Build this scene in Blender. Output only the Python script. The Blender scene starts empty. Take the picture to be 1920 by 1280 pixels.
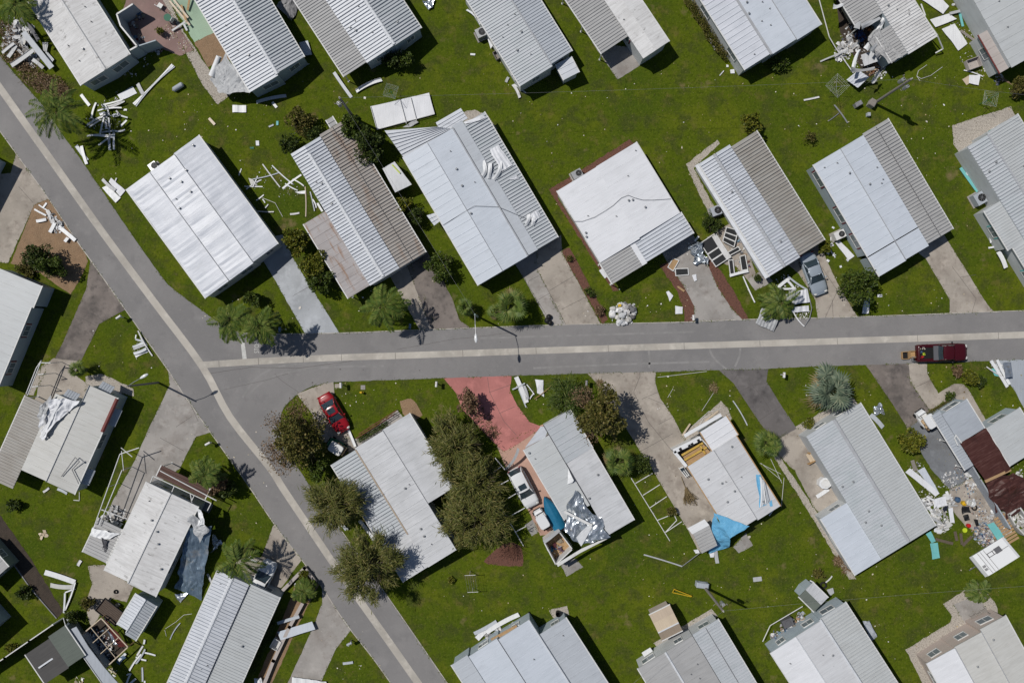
import bpy, math, random
from mathutils import Vector, Matrix, noise as mnoise

R = random.Random(7)
S = 16.5            # pixels of the 1920 wide photograph per metre of ground
H = 90.5            # height of the drone above the ground
scene = bpy.context.scene
COL = scene.collection

# ------------------------------------------------------------------ camera
cam_d = bpy.data.cameras.new("camera")
cam_d.lens = 28.0
cam_d.sensor_width = 36.0
cam_d.clip_start = 1.0
cam_d.clip_end = 2000.0
cam = bpy.data.objects.new("camera", cam_d)
cam.location = (0, 0, H)
COL.objects.link(cam)
scene.camera = cam

# ------------------------------------------------------------------ sky, sun, exposure
SUN_EL = math.radians(57)
SUN_AZ = math.atan2(-0.895, 0.446)          # towards the sun, measured from +Y to +X
world = bpy.data.worlds.new("World")
scene.world = world
world.use_nodes = True
wn = world.node_tree.nodes
sky = wn.new("ShaderNodeTexSky")
sky.sky_type = 'NISHITA'
sky.sun_disc = False
sky.sun_elevation = SUN_EL
sky.sun_rotation = SUN_AZ
sky.air_density = 1.0
sky.dust_density = 0.6
bg = wn["Background"]
bg.inputs["Strength"].default_value = 0.05
world.node_tree.links.new(sky.outputs[0], bg.inputs["Color"])
sun_d = bpy.data.lights.new("sun", 'SUN')
sun_d.energy = 3.5
sun_d.angle = math.radians(0.5)
sun_d.color = (1.0, 0.96, 0.90)
sun = bpy.data.objects.new("sun", sun_d)
ldir = Vector((0.895 * math.cos(SUN_EL), -0.446 * math.cos(SUN_EL), -math.sin(SUN_EL)))
sun.rotation_euler = ldir.to_track_quat('-Z', 'Y').to_euler()
sun.location = (-30, 15, 60)
COL.objects.link(sun)
vs = scene.view_settings
vs.view_transform = 'Standard'
vs.look = 'None'
vs.exposure = 0.0
vs.gamma = 1.0
scene.cycles.max_bounces = 5
scene.cycles.diffuse_bounces = 3
scene.cycles.glossy_bounces = 3
scene.cycles.transparent_max_bounces = 4

# ------------------------------------------------------------------ pixel of the survey photograph -> metres
def P(px, py, z=0.0):
    k = (1 - z / H) / S
    return Vector(((px - 960) * k, (640 - py) * k, z))

# ------------------------------------------------------------------ materials
def nmat(name, base, layers=(), rough=0.65, bump=0.0, bscale=6.0, bstretch=(1, 1, 1), spec=0.3, metal=0.0, island=None, rnd=True):
    m = bpy.data.materials.new(name)
    m.use_nodes = True
    nt = m.node_tree
    N, L = nt.nodes, nt.links
    b = N["Principled BSDF"]
    b.inputs["Roughness"].default_value = rough
    b.inputs["Metallic"].default_value = metal
    b.inputs["Specular IOR Level"].default_value = spec
    tc = N.new("ShaderNodeTexCoord")
    vec = tc.outputs["Object"]
    if rnd:
        oi = N.new("ShaderNodeObjectInfo")
        mu = N.new("ShaderNodeMath"); mu.operation = 'MULTIPLY'; mu.inputs[1].default_value = 37.0
        L.new(oi.outputs["Random"], mu.inputs[0])
        ad = N.new("ShaderNodeVectorMath"); ad.operation = 'ADD'
        L.new(vec, ad.inputs[0]); L.new(mu.outputs[0], ad.inputs[1])
        vec = ad.outputs[0]

    def noise(scale, stretch, detail=5.0, r=0.6):
        mp = N.new("ShaderNodeMapping")
        mp.inputs["Scale"].default_value = stretch
        L.new(vec, mp.inputs["Vector"])
        nz = N.new("ShaderNodeTexNoise")
        nz.inputs["Scale"].default_value = scale
        nz.inputs["Detail"].default_value = detail
        nz.inputs["Roughness"].default_value = r
        L.new(mp.outputs[0], nz.inputs["Vector"])
        return nz.outputs["Fac"]
    rgb = N.new("ShaderNodeRGB")
    rgb.outputs[0].default_value = (*base, 1)
    col = rgb.outputs[0]
    if island:
        ge = N.new("ShaderNodeNewGeometry")
        cr = N.new("ShaderNodeValToRGB")
        els = cr.color_ramp.elements
        while len(els) < len(island):
            els.new(0.5)
        for i, c in enumerate(island):
            els[i].position = i / (len(island) - 1)
            els[i].color = (*c, 1)
        L.new(ge.outputs["Random Per Island"], cr.inputs[0])
        col = cr.outputs[0]
    for (c, scale, lo, hi, amt, st) in layers:
        f = noise(scale, st)
        mr = N.new("ShaderNodeMapRange")
        mr.inputs["From Min"].default_value = lo
        mr.inputs["From Max"].default_value = hi
        mr.inputs["To Max"].default_value = amt
        L.new(f, mr.inputs["Value"])
        mx = N.new("ShaderNodeMix"); mx.data_type = 'RGBA'
        L.new(mr.outputs[0], mx.inputs[0])
        L.new(col, mx.inputs[6])
        mx.inputs[7].default_value = (*c, 1)
        col = mx.outputs[2]
    L.new(col, b.inputs["Base Color"])
    if bump:
        f = noise(bscale, bstretch)
        bp = N.new("ShaderNodeBump")
        bp.inputs["Strength"].default_value = bump
        bp.inputs["Distance"].default_value = 0.1
        L.new(f, bp.inputs["Height"])
        L.new(bp.outputs[0], b.inputs["Normal"])
    return m

I1 = (1, 1, 1)
STR = (5, 0.35, 1)       # streaks running across the roof, down the slope
def roofmat(name, base, dirt, amt, rough=0.45, streak=0.5, bump=0.05, spec=0.35, extra=()):
    return nmat(name, base, [(dirt, 1.2, 0.45, 0.72, amt, STR), (dirt, 0.35, 0.42, 0.75, amt * 0.8, I1),
                             (tuple(x * 1.12 for x in base), 2.0, 0.5, 0.8, streak, STR),
                             ((0.25, 0.24, 0.22), 7.0, 0.68, 0.82, amt * 0.6, I1), (tuple(x * .5 for x in base), 2.6, 0.60, 0.74, amt * 0.9, (6, 0.22, 1)), (tuple(x * .72 for x in base), 0.6, 0.55, 0.72, amt * 0.8, (1.6, 0.6, 1))] + list(extra), rough=rough, bump=bump, bscale=3.0, bstretch=(3, 0.5, 1), spec=spec)
M = {}
M['white'] = roofmat("white_metal_roof", (0.53, 0.555, 0.60), (0.36, 0.38, 0.41), 0.55)
M['white2'] = roofmat("grey_white_metal_roof", (0.45, 0.47, 0.50), (0.32, 0.37, 0.38), 0.5)
M['old'] = roofmat("weathered_white_roof", (0.63, 0.63, 0.63), (0.37, 0.36, 0.35), 0.6, rough=0.7, extra=[((0.16, 0.15, 0.14), 1.5, 0.60, 0.72, 0.7, (1.2, 0.8, 1))])
M['pure'] = roofmat("clean_white_roof", (0.67, 0.68, 0.71), (0.54, 0.55, 0.57), 0.45, rough=0.6)
M['blue'] = roofmat("bluish_white_roof", (0.52, 0.56, 0.62), (0.42, 0.46, 0.51), 0.5, rough=0.5)
M['blue2'] = roofmat("dull_bluish_roof", (0.43, 0.46, 0.50), (0.34, 0.36, 0.39), 0.5, rough=0.55)
M['crinkle'] = roofmat("wrinkled_white_roof", (0.56, 0.58, 0.63), (0.43, 0.46, 0.51), 0.6, rough=0.43, bump=0.15, spec=0.4)
M['grey'] = roofmat("grey_metal_roof", (0.37, 0.37, 0.37), (0.25, 0.25, 0.25), 0.5, rough=0.6)
M['tan'] = roofmat("tan_grey_metal_roof", (0.33, 0.32, 0.30), (0.20, 0.17, 0.14), 0.55, rough=0.7)
M['rust'] = roofmat("rust_stained_roof", (0.38, 0.36, 0.36), (0.20, 0.17, 0.16), 0.5, rough=0.75, extra=[((0.24, 0.13, 0.07), 0.8, 0.52, 0.66, 0.75, (0.5, 3, 1))])
M['rusttan'] = roofmat("rust_streaked_tan_roof", (0.34, 0.32, 0.30), (0.22, 0.19, 0.17), 0.5, rough=0.75, extra=[((0.23, 0.13, 0.07), 0.5, 0.52, 0.7, 0.6, (0.4, 1.6, 1))])
M['stain'] = roofmat("mottled_silver_roof", (0.55, 0.56, 0.58), (0.38, 0.39, 0.40), 0.7, rough=0.5)
M['stain2'] = roofmat("stained_pale_roof", (0.56, 0.57, 0.59), (0.42, 0.42, 0.43), 0.6, rough=0.65, extra=[((0.12, 0.12, 0.12), 1.6, 0.68, 0.78, 0.7, (1, 0.8, 1))])
M['light'] = roofmat("light_grey_roof", (0.46, 0.48, 0.49), (0.36, 0.37, 0.37), 0.45)
M['cream'] = roofmat("cream_grey_roof", (0.52, 0.52, 0.50), (0.40, 0.39, 0.36), 0.5, rough=0.65)
M['pinkgrey'] = roofmat("pinkish_grey_roof", (0.40, 0.36, 0.34), (0.30, 0.27, 0.25), 0.5, rough=0.7)
M['bluegrey'] = roofmat("blue_grey_roof", (0.36, 0.39, 0.43), (0.27, 0.29, 0.32), 0.6, rough=0.6)
M['brown'] = nmat("dark_brown_tarp", (0.06, 0.022, 0.018), [((0.12, 0.058, 0.05), 1.0, 0.5, 0.68, 0.7, STR), ((0.03, 0.012, 0.01), 0.6, 0.5, 0.7, 0.6, I1)], rough=0.45, bump=0.5, bscale=2.5, bstretch=(2.2, 0.5, 1))
M['tan1'] = roofmat("light_tan_roof", (0.52, 0.43, 0.32), (0.42, 0.34, 0.25), 0.4)
M['tan2'] = roofmat("tan_roof", (0.40, 0.32, 0.24), (0.32, 0.26, 0.20), 0.4)
M['dark'] = roofmat("charcoal_shingle_roof", (0.075, 0.072, 0.07), (0.05, 0.05, 0.05), 0.5, rough=0.85)
M['green'] = roofmat("grey_green_roof", (0.13, 0.15, 0.13), (0.09, 0.10, 0.09), 0.5, rough=0.85)
M['capw'] = nmat("ridge_cap_white", (0.60, 0.62, 0.65), [((0.45, 0.46, 0.48), 1.5, 0.45, 0.7, 0.6, I1)], rough=0.5)
M['capg'] = nmat("ridge_cap_grey", (0.38, 0.39, 0.41), [((0.28, 0.28, 0.29), 1.5, 0.45, 0.7, 0.6, I1)], rough=0.5)
M['trim'] = nmat("white_trim", (0.62, 0.62, 0.61), [((0.40, 0.38, 0.35), 2.0, 0.5, 0.75, 0.6, I1)], rough=0.5)
M['trimd'] = nmat("dark_trim", (0.10, 0.10, 0.11), rough=0.6)
M['trimr'] = nmat("dark_red_trim", (0.16, 0.04, 0.035), rough=0.6)
M['wall'] = nmat("pale_siding", (0.50, 0.52, 0.53), [((0.38, 0.39, 0.40), 0.8, 0.45, 0.7, 0.5, (1, 1, 3))], rough=0.6)
M['wallb'] = nmat("blue_grey_siding", (0.36, 0.42, 0.46), [((0.29, 0.33, 0.37), 0.8, 0.45, 0.7, 0.5, (1, 1, 3))], rough=0.6)
M['wallp'] = nmat("pinkish_siding", (0.46, 0.39, 0.35), [((0.38, 0.33, 0.30), 0.8, 0.45, 0.7, 0.5, (1, 1, 3))], rough=0.6)
M['wallg'] = nmat("grey_green_siding", (0.20, 0.23, 0.20), rough=0.7)
M['glass'] = nmat("window_glass", (0.03, 0.045, 0.055), rough=0.08, spec=0.6)
M['pane'] = nmat("curtained_pane", (0.15, 0.18, 0.20), rough=0.25, spec=0.5)
M['screen'] = nmat("dark_insect_screen", (0.022, 0.023, 0.025), rough=0.6)
M['shutter'] = nmat("maroon_shutter", (0.16, 0.04, 0.05), rough=0.6)
M['teal'] = nmat("turquoise_paint", (0.14, 0.42, 0.42), [((0.2, 0.45, 0.44), 3.0, 0.4, 0.7, 0.5, I1)], rough=0.6)
M['vent'] = nmat("vent_metal", (0.20, 0.20, 0.21), [((0.4, 0.4, 0.4), 5.0, 0.5, 0.7, 0.5, I1)], rough=0.5)
M['black'] = nmat("black_plastic", (0.012, 0.012, 0.013), rough=0.55)
M['rubber'] = nmat("rubber", (0.016, 0.016, 0.016), rough=0.85)
M['steel'] = nmat("galvanised_steel", (0.36, 0.37, 0.38), [((0.25, 0.25, 0.26), 4.0, 0.4, 0.7, 0.6, I1)], rough=0.45, metal=0.5)
M['wood'] = nmat("raw_timber", (0.42, 0.27, 0.13), [((0.28, 0.17, 0.08), 2.0, 0.4, 0.7, 0.7, (1, 6, 1))], rough=0.8)
M['insul'] = nmat("yellow_insulation", (0.55, 0.36, 0.08), [((0.40, 0.24, 0.06), 4.0, 0.4, 0.7, 0.7, I1)], rough=0.95, bump=0.6, bscale=8)
M['deck'] = nmat("plywood_floor", (0.38, 0.25, 0.13), [((0.26, 0.16, 0.09), 1.5, 0.4, 0.7, 0.7, (6, 1, 1))], rough=0.8)
M['pole'] = nmat("weathered_pole_wood", (0.24, 0.22, 0.20), [((0.14, 0.12, 0.10), 3.0, 0.4, 0.7, 0.7, (4, 4, 0.5))], rough=0.9)
M['concrete_pole'] = nmat("grey_green_pole", (0.20, 0.27, 0.25), rough=0.7)
M['foil'] = nmat("silver_foil", (0.62, 0.66, 0.70), [((0.30, 0.34, 0.38), 1.2, 0.42, 0.6, 0.8, I1), ((0.5, 0.42, 0.30), 1.6, 0.58, 0.7, 0.5, I1)], rough=0.24, metal=0.75, bump=0.35, bscale=1.3)
M['tarpb'] = nmat("light_blue_tarp", (0.13, 0.38, 0.60), [((0.20, 0.46, 0.66), 1.5, 0.45, 0.7, 0.6, I1)], rough=0.5, bump=0.4, bscale=2.0, bstretch=(3, 1, 1))
M['boatc'] = nmat("blue_boat_cover", (0.008, 0.115, 0.22), [((0.012, 0.15, 0.27), 2.0, 0.4, 0.7, 0.7, I1)], rough=0.6, bump=0.4, bscale=2.0)
M['panelw'] = nmat("white_sheet_metal", (0.70, 0.71, 0.72), [((0.50, 0.51, 0.53), 1.5, 0.45, 0.7, 0.5, STR)], rough=0.45)
M['panelg'] = nmat("grey_sheet_metal", (0.40, 0.41, 0.42), [((0.27, 0.27, 0.28), 1.2, 0.45, 0.7, 0.6, STR)], rough=0.45)
M['cloth'] = nmat("mixed_junk", (0.3, 0.3, 0.3), rough=0.8, island=[(0.55, 0.55, 0.55), (0.02, 0.06, 0.16), (0.35, 0.22, 0.12), (0.6, 0.58, 0.55), (0.10, 0.02, 0.02), (0.03, 0.13, 0.22), (0.62, 0.62, 0.62), (0.05, 0.05, 0.05), (0.35, 0.30, 0.22)])
M['junkw'] = nmat("mixed_white_scrap", (0.6, 0.6, 0.6), rough=0.6, island=[(0.68, 0.68, 0.69), (0.45, 0.46, 0.47), (0.72, 0.72, 0.72), (0.30, 0.27, 0.24), (0.62, 0.63, 0.64), (0.05, 0.05, 0.055), (0.66, 0.64, 0.60)])
M['litter'] = nmat("pale_litter", (0.6, 0.6, 0.6), rough=0.7, island=[(0.70, 0.69, 0.66), (0.55, 0.50, 0.38), (0.40, 0.30, 0.15), (0.72, 0.72, 0.71), (0.30, 0.22, 0.10), (0.62, 0.58, 0.46)])
M['redpaint'] = nmat("red_car_paint", (0.27, 0.007, 0.013), rough=0.26, spec=0.6)
M['maroon'] = nmat("dark_red_car_paint", (0.048, 0.003, 0.006), rough=0.28, spec=0.6)
M['silver'] = nmat("silver_blue_car_paint", (0.37, 0.42, 0.47), rough=0.25, spec=0.6, metal=0.3)
M['carwhite'] = nmat("white_car_paint", (0.66, 0.67, 0.68), rough=0.22, spec=0.5)
M['lens'] = nmat("lamp_lens", (0.5, 0.5, 0.48), rough=0.1, spec=0.6)
M['lensr'] = nmat("tail_lamp_lens", (0.25, 0.01, 0.01), rough=0.2, spec=0.6)
M['yellow'] = nmat("yellow_paint", (0.55, 0.36, 0.02), rough=0.6)
M['hgreen'] = nmat("dark_green_plastic", (0.02, 0.12, 0.07), rough=0.6)
M['bluep'] = nmat("blue_plastic", (0.06, 0.11, 0.19), rough=0.5)
M['redp'] = nmat("red_plastic", (0.45, 0.02, 0.02), rough=0.5)
M['lime'] = nmat("lime_plastic", (0.45, 0.55, 0.03), rough=0.5)
M['seat'] = nmat("tan_vinyl", (0.45, 0.33, 0.20), rough=0.6)
# ground cover
M['grass'] = nmat("mown_lawn", (0.075, 0.103, 0.008), [
    ((0.048, 0.078, 0.009), 0.11, 0.44, 0.58, 0.7, I1), ((0.108, 0.128, 0.010), 0.22, 0.50, 0.62, 0.7, I1),
    ((0.052, 0.062, 0.017), 0.5, 0.50, 0.62, 0.7, I1), ((0.135, 0.112, 0.034), 0.55, 0.57, 0.70, 0.6, I1), ((0.038, 0.056, 0.006), 1.4, 0.50, 0.66, 0.4, I1),
    ((0.024, 0.040, 0.004), 3.2, 0.51, 0.66, 0.5, I1), ((0.150, 0.170, 0.020), 4.2, 0.55, 0.69, 0.5, I1), ((0.21, 0.15, 0.085), 0.33, 0.63, 0.74, 0.65, I1), ((0.20, 0.165, 0.075), 5.5, 0.61, 0.70, 0.6, I1)],
    rough=1.0, bump=0.8, bscale=5.0, spec=0.0, rnd=False)
M['scuff'] = nmat("scuffed_asphalt", (0.25, 0.242, 0.238), [((0.21, 0.205, 0.2), 1.2, 0.42, 0.58, 0.9, I1)], rough=0.9)
M['tuft'] = nmat("grass_tufts", (0.06, 0.09, 0.008), rough=0.9, spec=0.1, island=[(0.035, 0.06, 0.006), (0.08, 0.11, 0.010), (0.055, 0.085, 0.008), (0.13, 0.125, 0.02)])
M['porchb'] = roofmat("dark_brown_porch_roof", (0.10, 0.055, 0.045), (0.05, 0.03, 0.025), 0.6, rough=0.8)
M['asphalt'] = nmat("grey_asphalt", (0.222, 0.214, 0.211), [((0.175, 0.17, 0.17), 0.07, 0.42, 0.6, 0.7, I1), ((0.265, 0.255, 0.25), 0.3, 0.5, 0.7, 0.55, I1), ((0.165, 0.16, 0.16), 0.7, 0.55, 0.7, 0.5, I1), ((0.30, 0.285, 0.27), 2.0, 0.6, 0.75, 0.4, I1),
    ((0.15, 0.147, 0.147), 12.0, 0.5, 0.75, 0.45, I1), ((0.28, 0.272, 0.265), 25.0, 0.55, 0.8, 0.4, I1), ((0.13, 0.125, 0.125), 0.9, 0.68, 0.78, 0.45, (1, 4, 1))], rough=0.9, bump=0.3, bscale=20, rnd=False)
def concrete(name, c, amt=0.5, stain=(0.16, 0.13, 0.11)):
    return nmat(name, c, [(tuple(x * 0.74 for x in c), 0.3, 0.42, 0.6, 0.85, I1), (stain, 0.4, 0.48, 0.66, amt, (1, 1, 1)), (tuple(min(1, x * 1.3) for x in c), 0.7, 0.54, 0.68, 0.55, I1), (stain, 1.6, 0.56, 0.7, amt * .7, (1, 1, 1)),
                          (tuple(min(1, x * 1.2) for x in c), 1.2, 0.5, 0.75, 0.5, I1), (tuple(x * 0.6 for x in c), 9.0, 0.58, 0.8, 0.5, I1),
                          (tuple(x * 0.55 for x in c), 2.5, 0.64, 0.76, 0.5, I1)], rough=0.85, bump=0.25, bscale=14)
M['conc'] = concrete("beige_concrete", (0.37, 0.33, 0.285))
M['concb'] = concrete("bluish_concrete", (0.40, 0.42, 0.445), 0.3, (0.28, 0.29, 0.30))
M['concg'] = concrete("grey_concrete", (0.33, 0.31, 0.29), 0.4)
M['concd'] = concrete("dark_stained_concrete", (0.20, 0.172, 0.155), 0.85, (0.085, 0.075, 0.07))
M['concbl'] = concrete("blackened_driveway", (0.15, 0.138, 0.135), 0.85, (0.065, 0.06, 0.06))
M['concp'] = concrete("pink_painted_concrete", (0.44, 0.175, 0.16), 0.25, (0.30, 0.12, 0.11))
M['slab'] = concrete("grey_painted_slab", (0.185, 0.195, 0.21), 0.45, (0.13, 0.13, 0.135))
M['strip'] = concrete("pale_concrete_gutter", (0.45, 0.42, 0.375), 0.25, (0.33, 0.29, 0.25))
M['brick'] = concrete("salmon_pavers", (0.44, 0.28, 0.22), 0.3, (0.32, 0.21, 0.17))
M['paver'] = concrete("grey_pavers", (0.30, 0.29, 0.275), 0.4)
M['redpav'] = concrete("dull_red_pavers", (0.25, 0.165, 0.15), 0.4)
M['greenslab'] = concrete("green_painted_slab", (0.31, 0.42, 0.31), 0.2, (0.30, 0.34, 0.26))
M['gravel'] = nmat("pale_gravel", (0.42, 0.38, 0.33), [((0.22, 0.19, 0.16), 6.0, 0.45, 0.65, 0.8, I1), ((0.55, 0.51, 0.45), 14.0, 0.5, 0.7, 0.7, I1)], rough=0.95, bump=1.0, bscale=10, rnd=False)
M['mulch'] = nmat("red_mulch", (0.15, 0.07, 0.05), [((0.08, 0.04, 0.03), 5.0, 0.45, 0.65, 0.8, I1), ((0.24, 0.12, 0.09), 9.0, 0.55, 0.75, 0.6, I1)], rough=0.95, bump=1.0, bscale=9, rnd=False)
M['sand'] = nmat("tan_wood_chips", (0.27, 0.175, 0.105), [((0.17, 0.115, 0.07), 1.2, 0.45, 0.7, 0.7, I1), ((0.36, 0.27, 0.18), 8.0, 0.5, 0.75, 0.7, I1), ((0.12, 0.085, 0.05), 14.0, 0.55, 0.75, 0.6, I1)], rough=0.95, bump=0.9, bscale=9, rnd=False)
M['dirt'] = nmat("dark_soil", (0.055, 0.042, 0.033), [((0.03, 0.025, 0.02), 1.5, 0.45, 0.7, 0.7, I1), ((0.10, 0.08, 0.06), 6.0, 0.55, 0.75, 0.6, I1)], rough=0.95, bump=0.9, bscale=7, rnd=False)
M['paint'] = nmat("worn_road_paint", (0.52, 0.52, 0.50), [((0.33, 0.33, 0.32), 3.0, 0.45, 0.7, 0.8, I1)], rough=0.7)
M['joint'] = nmat("dark_joint", (0.10, 0.09, 0.085), rough=0.9)
# foliage
def leafmat(name, cols, rough=0.55):
    return nmat(name, cols[0], [(tuple(x * 1.5 for x in cols[-1]), 0.9, 0.58, 0.75, 0.5, I1)], rough=rough, spec=0.25, island=cols)
M['leaf'] = leafmat("green_leaves", [(0.022, 0.042, 0.006), (0.060, 0.092, 0.010), (0.040, 0.068, 0.008), (0.105, 0.125, 0.018)])
M['leafd'] = leafmat("dark_leaves", [(0.014, 0.030, 0.005), (0.040, 0.062, 0.010), (0.068, 0.088, 0.015)])
M['leafy'] = leafmat("yellow_green_leaves", [(0.050, 0.066, 0.006), (0.125, 0.135, 0.012), (0.082, 0.102, 0.010), (0.20, 0.17, 0.02)])
M['leafo'] = leafmat("olive_leaves", [(0.046, 0.048, 0.010), (0.105, 0.098, 0.020), (0.070, 0.074, 0.013), (0.19, 0.145, 0.045)])
M['needle'] = leafmat("olive_needles", [(0.042, 0.055, 0.009), (0.110, 0.115, 0.022), (0.068, 0.080, 0.013), (0.20, 0.165, 0.055)])
M['twig'] = leafmat("brown_twigs", [(0.10, 0.062, 0.032), (0.19, 0.125, 0.07), (0.14, 0.085, 0.045), (0.26, 0.19, 0.12)])
M['palm'] = leafmat("palm_fronds", [(0.030, 0.058, 0.009), (0.065, 0.105, 0.015), (0.090, 0.130, 0.022), (0.16, 0.175, 0.04)])
M['palmb'] = leafmat("silvery_palm_fronds", [(0.065, 0.095, 0.06), (0.13, 0.165, 0.115), (0.09, 0.125, 0.08), (0.22, 0.24, 0.16)])
M['palmd'] = leafmat("dry_palm_fronds", [(0.16, 0.115, 0.055), (0.26, 0.20, 0.11), (0.12, 0.08, 0.035)])
M['bark'] = nmat("bark", (0.12, 0.095, 0.07), [((0.06, 0.045, 0.035), 4.0, 0.4, 0.7, 0.7, (3, 3, 0.5))], rough=0.9, bump=0.5)
M['barkr'] = nmat("reddish_branches", (0.13, 0.06, 0.04), rough=0.9)

# ------------------------------------------------------------------ mesh collecting
class MB:
    def __init__(s):
        s.v, s.f = [], []

    def add(s, vs, fs):
        o = len(s.v)
        s.v.extend(Vector(p) for p in vs)
        s.f.extend([tuple(i + o for i in f) for f in fs])
        return s

    def quad(s, a, b, c, d):
        return s.add([a, b, c, d], [(0, 1, 2, 3)])

    def hexa(s, lo, hi):
        n = len(lo)
        fs = [tuple(range(n - 1, -1, -1)), tuple(range(n, 2 * n))]
        fs += [(i, (i + 1) % n, n + (i + 1) % n, n + i) for i in range(n)]
        return s.add(list(lo) + list(hi), fs)

    def box(s, c, size, rz=0.0, tilt=None):
        x, y, z = (q / 2 for q in size)
        m = Matrix.Rotation(rz, 3, 'Z')
        if tilt is not None:
            m = m @ tilt
        c = Vector(c)
        pts = [c + m @ Vector(p) for p in ((-x, -y, -z), (x, -y, -z), (x, y, -z), (-x, y, -z), (-x, -y, z), (x, -y, z), (x, y, z), (-x, y, z))]
        return s.hexa(pts[:4], pts[4:])

    def tube(s, a, b, r0, r1=None, n=8, cap=True):
        a, b = Vector(a), Vector(b)
        r1 = r0 if r1 is None else r1
        d = (b - a)
        if d.length < 1e-6:
            return s
        d.normalize()
        up = Vector((0, 0, 1)) if abs(d.z) < 0.9 else Vector((1, 0, 0))
        e = d.cross(up).normalized()
        g = d.cross(e)
        o = len(s.v)
        for p, r in ((a, r0), (b, r1)):
            for i in range(n):
                t = 2 * math.pi * i / n
                s.v.append(p + e * (r * math.cos(t)) + g * (r * math.sin(t)))
        s.f += [(o + i, o + (i + 1) % n, o + n + (i + 1) % n, o + n + i) for i in range(n)]
        if cap:
            s.f += [tuple(o + i for i in range(n - 1, -1, -1)), tuple(o + n + i for i in range(n))]
        return s

    def path(s, pts, r, n=5):
        for a, b in zip(pts[:-1], pts[1:]):
            s.tube(a, b, r, r, n)
        return s

    def disc(s, c, rx, ry, z0, z1, n=16, rz=0.0, taper=1.0):
        lo, hi = [], []
        for i in range(n):
            t = 2 * math.pi * i / n
            x, y = rx * math.cos(t), ry * math.sin(t)
            X, Y = x * math.cos(rz) - y * math.sin(rz), x * math.sin(rz) + y * math.cos(rz)
            lo.append(Vector((c[0] + X, c[1] + Y, z0)))
            hi.append(Vector((c[0] + X * taper, c[1] + Y * taper, z1)))
        return s.hexa(lo, hi)

    def blob(s, c, r, nu=10, nv=6):
        o = len(s.v)
        for j in range(nv + 1):
            ph = math.pi * j / nv
            for i in range(nu):
                t = 2 * math.pi * i / nu
                s.v.append(Vector((c[0] + r[0] * math.sin(ph) * math.cos(t), c[1] + r[1] * math.sin(ph) * math.sin(t), c[2] + r[2] * math.cos(ph))))
        s.f += [(o + j * nu + i, o + j * nu + (i + 1) % nu, o + (j + 1) * nu + (i + 1) % nu, o + (j + 1) * nu + i) for j in range(nv) for i in range(nu)]
        return s

def frame_of(o):
    return Matrix.Translation(o.location) @ Matrix.Rotation(o.rotation_euler[2], 4, 'Z')

def link(name, mb, m, parent=None, smooth=False, base=None):
    """one mesh object from points given in world metres; a top-level one gets its origin at its base"""
    if parent is None:
        if base is None:
            xs = [p.x for p in mb.v]; ys = [p.y for p in mb.v]; zs = [p.z for p in mb.v]
            base = Vector(((min(xs) + max(xs)) / 2, (min(ys) + max(ys)) / 2, min(zs)))
        inv = Matrix.Translation(-Vector(base))
    else:
        f = Matrix.Identity(4)
        chain, q = [], parent
        while q is not None:
            chain.append(q); q = q.parent
        for q in reversed(chain):
            f = f @ frame_of(q)
        inv = f.inverted()
    me = bpy.data.meshes.new(name)
    me.from_pydata([inv @ p for p in mb.v], [], mb.f)
    me.materials.append(M[m] if isinstance(m, str) else m)
    if smooth:
        me.polygons.foreach_set("use_smooth", [True] * len(me.polygons))
    me.update()
    o = bpy.data.objects.new(name, me)
    COL.objects.link(o)
    if parent is None:
        o.location = base
    else:
        o.parent = parent
    return o

def tag(o, label, cat, group=None):
    o["label"] = label
    o["category"] = cat
    if group:
        o["group"] = group
    return o

def thing(name, label, cat, loc, rz=0.0, group=None):
    o = bpy.data.objects.new(name, None)
    o.empty_display_size = 0.3
    o.location = loc
    o.rotation_euler = (0, 0, rz)
    COL.objects.link(o)
    return tag(o, label, cat, group)

def structure(name, mb, m):
    o = link(name, mb, m, base=Vector((0, 0, 0)))
    o["kind"] = "structure"
    return o
# ================================================================== the ground
def spline(pts, step=4):
    out = []
    n = len(pts)
    for i in range(n - 1):
        p0, p1, p2, p3 = (Vector(pts[max(0, min(n - 1, i + k))]) for k in (-1, 0, 1, 2))
        for j in range(step):
            t = j / step
            out.append(0.5 * ((2 * p1) + (p2 - p0) * t + (2 * p0 - 5 * p1 + 4 * p2 - p3) * t * t + (3 * p1 - p0 - 3 * p2 + p3) * t ** 3))
    out.append(Vector(pts[-1]))
    return [(p.x, p.y) for p in out]

def rough_poly(px, jit, step=0.35):
    w = [P(x, y) for x, y in px]
    out = []
    for a, b in zip(w, w[1:] + w[:1]):
        n = max(1, int((b - a).length / step))
        for i in range(n):
            p = a.lerp(b, i / n)
            q = p * 1.7
            out.append(p + Vector((mnoise.noise(q), mnoise.noise(q + Vector((9, 4, 2))), 0)) * jit + Vector((mnoise.noise(q * 3.1), mnoise.noise(q * 3.1 + Vector((5, 1, 7))), 0)) * jit * 0.6)
    return out

def sheet_on_ground(name, px, m, z, jit=0.07):
    pts = rough_poly(px, jit)
    mb = MB()
    lo = [p + Vector((0, 0, -0.05)) for p in pts]
    hi = [Vector((p.x, p.y, z)) for p in pts]
    n = len(pts)
    mb.add(lo + hi, [tuple(range(n, 2 * n))] + [(i, (i + 1) % n, n + (i + 1) % n, n + i) for i in range(n)])
    return structure(name, mb, m)

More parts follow.
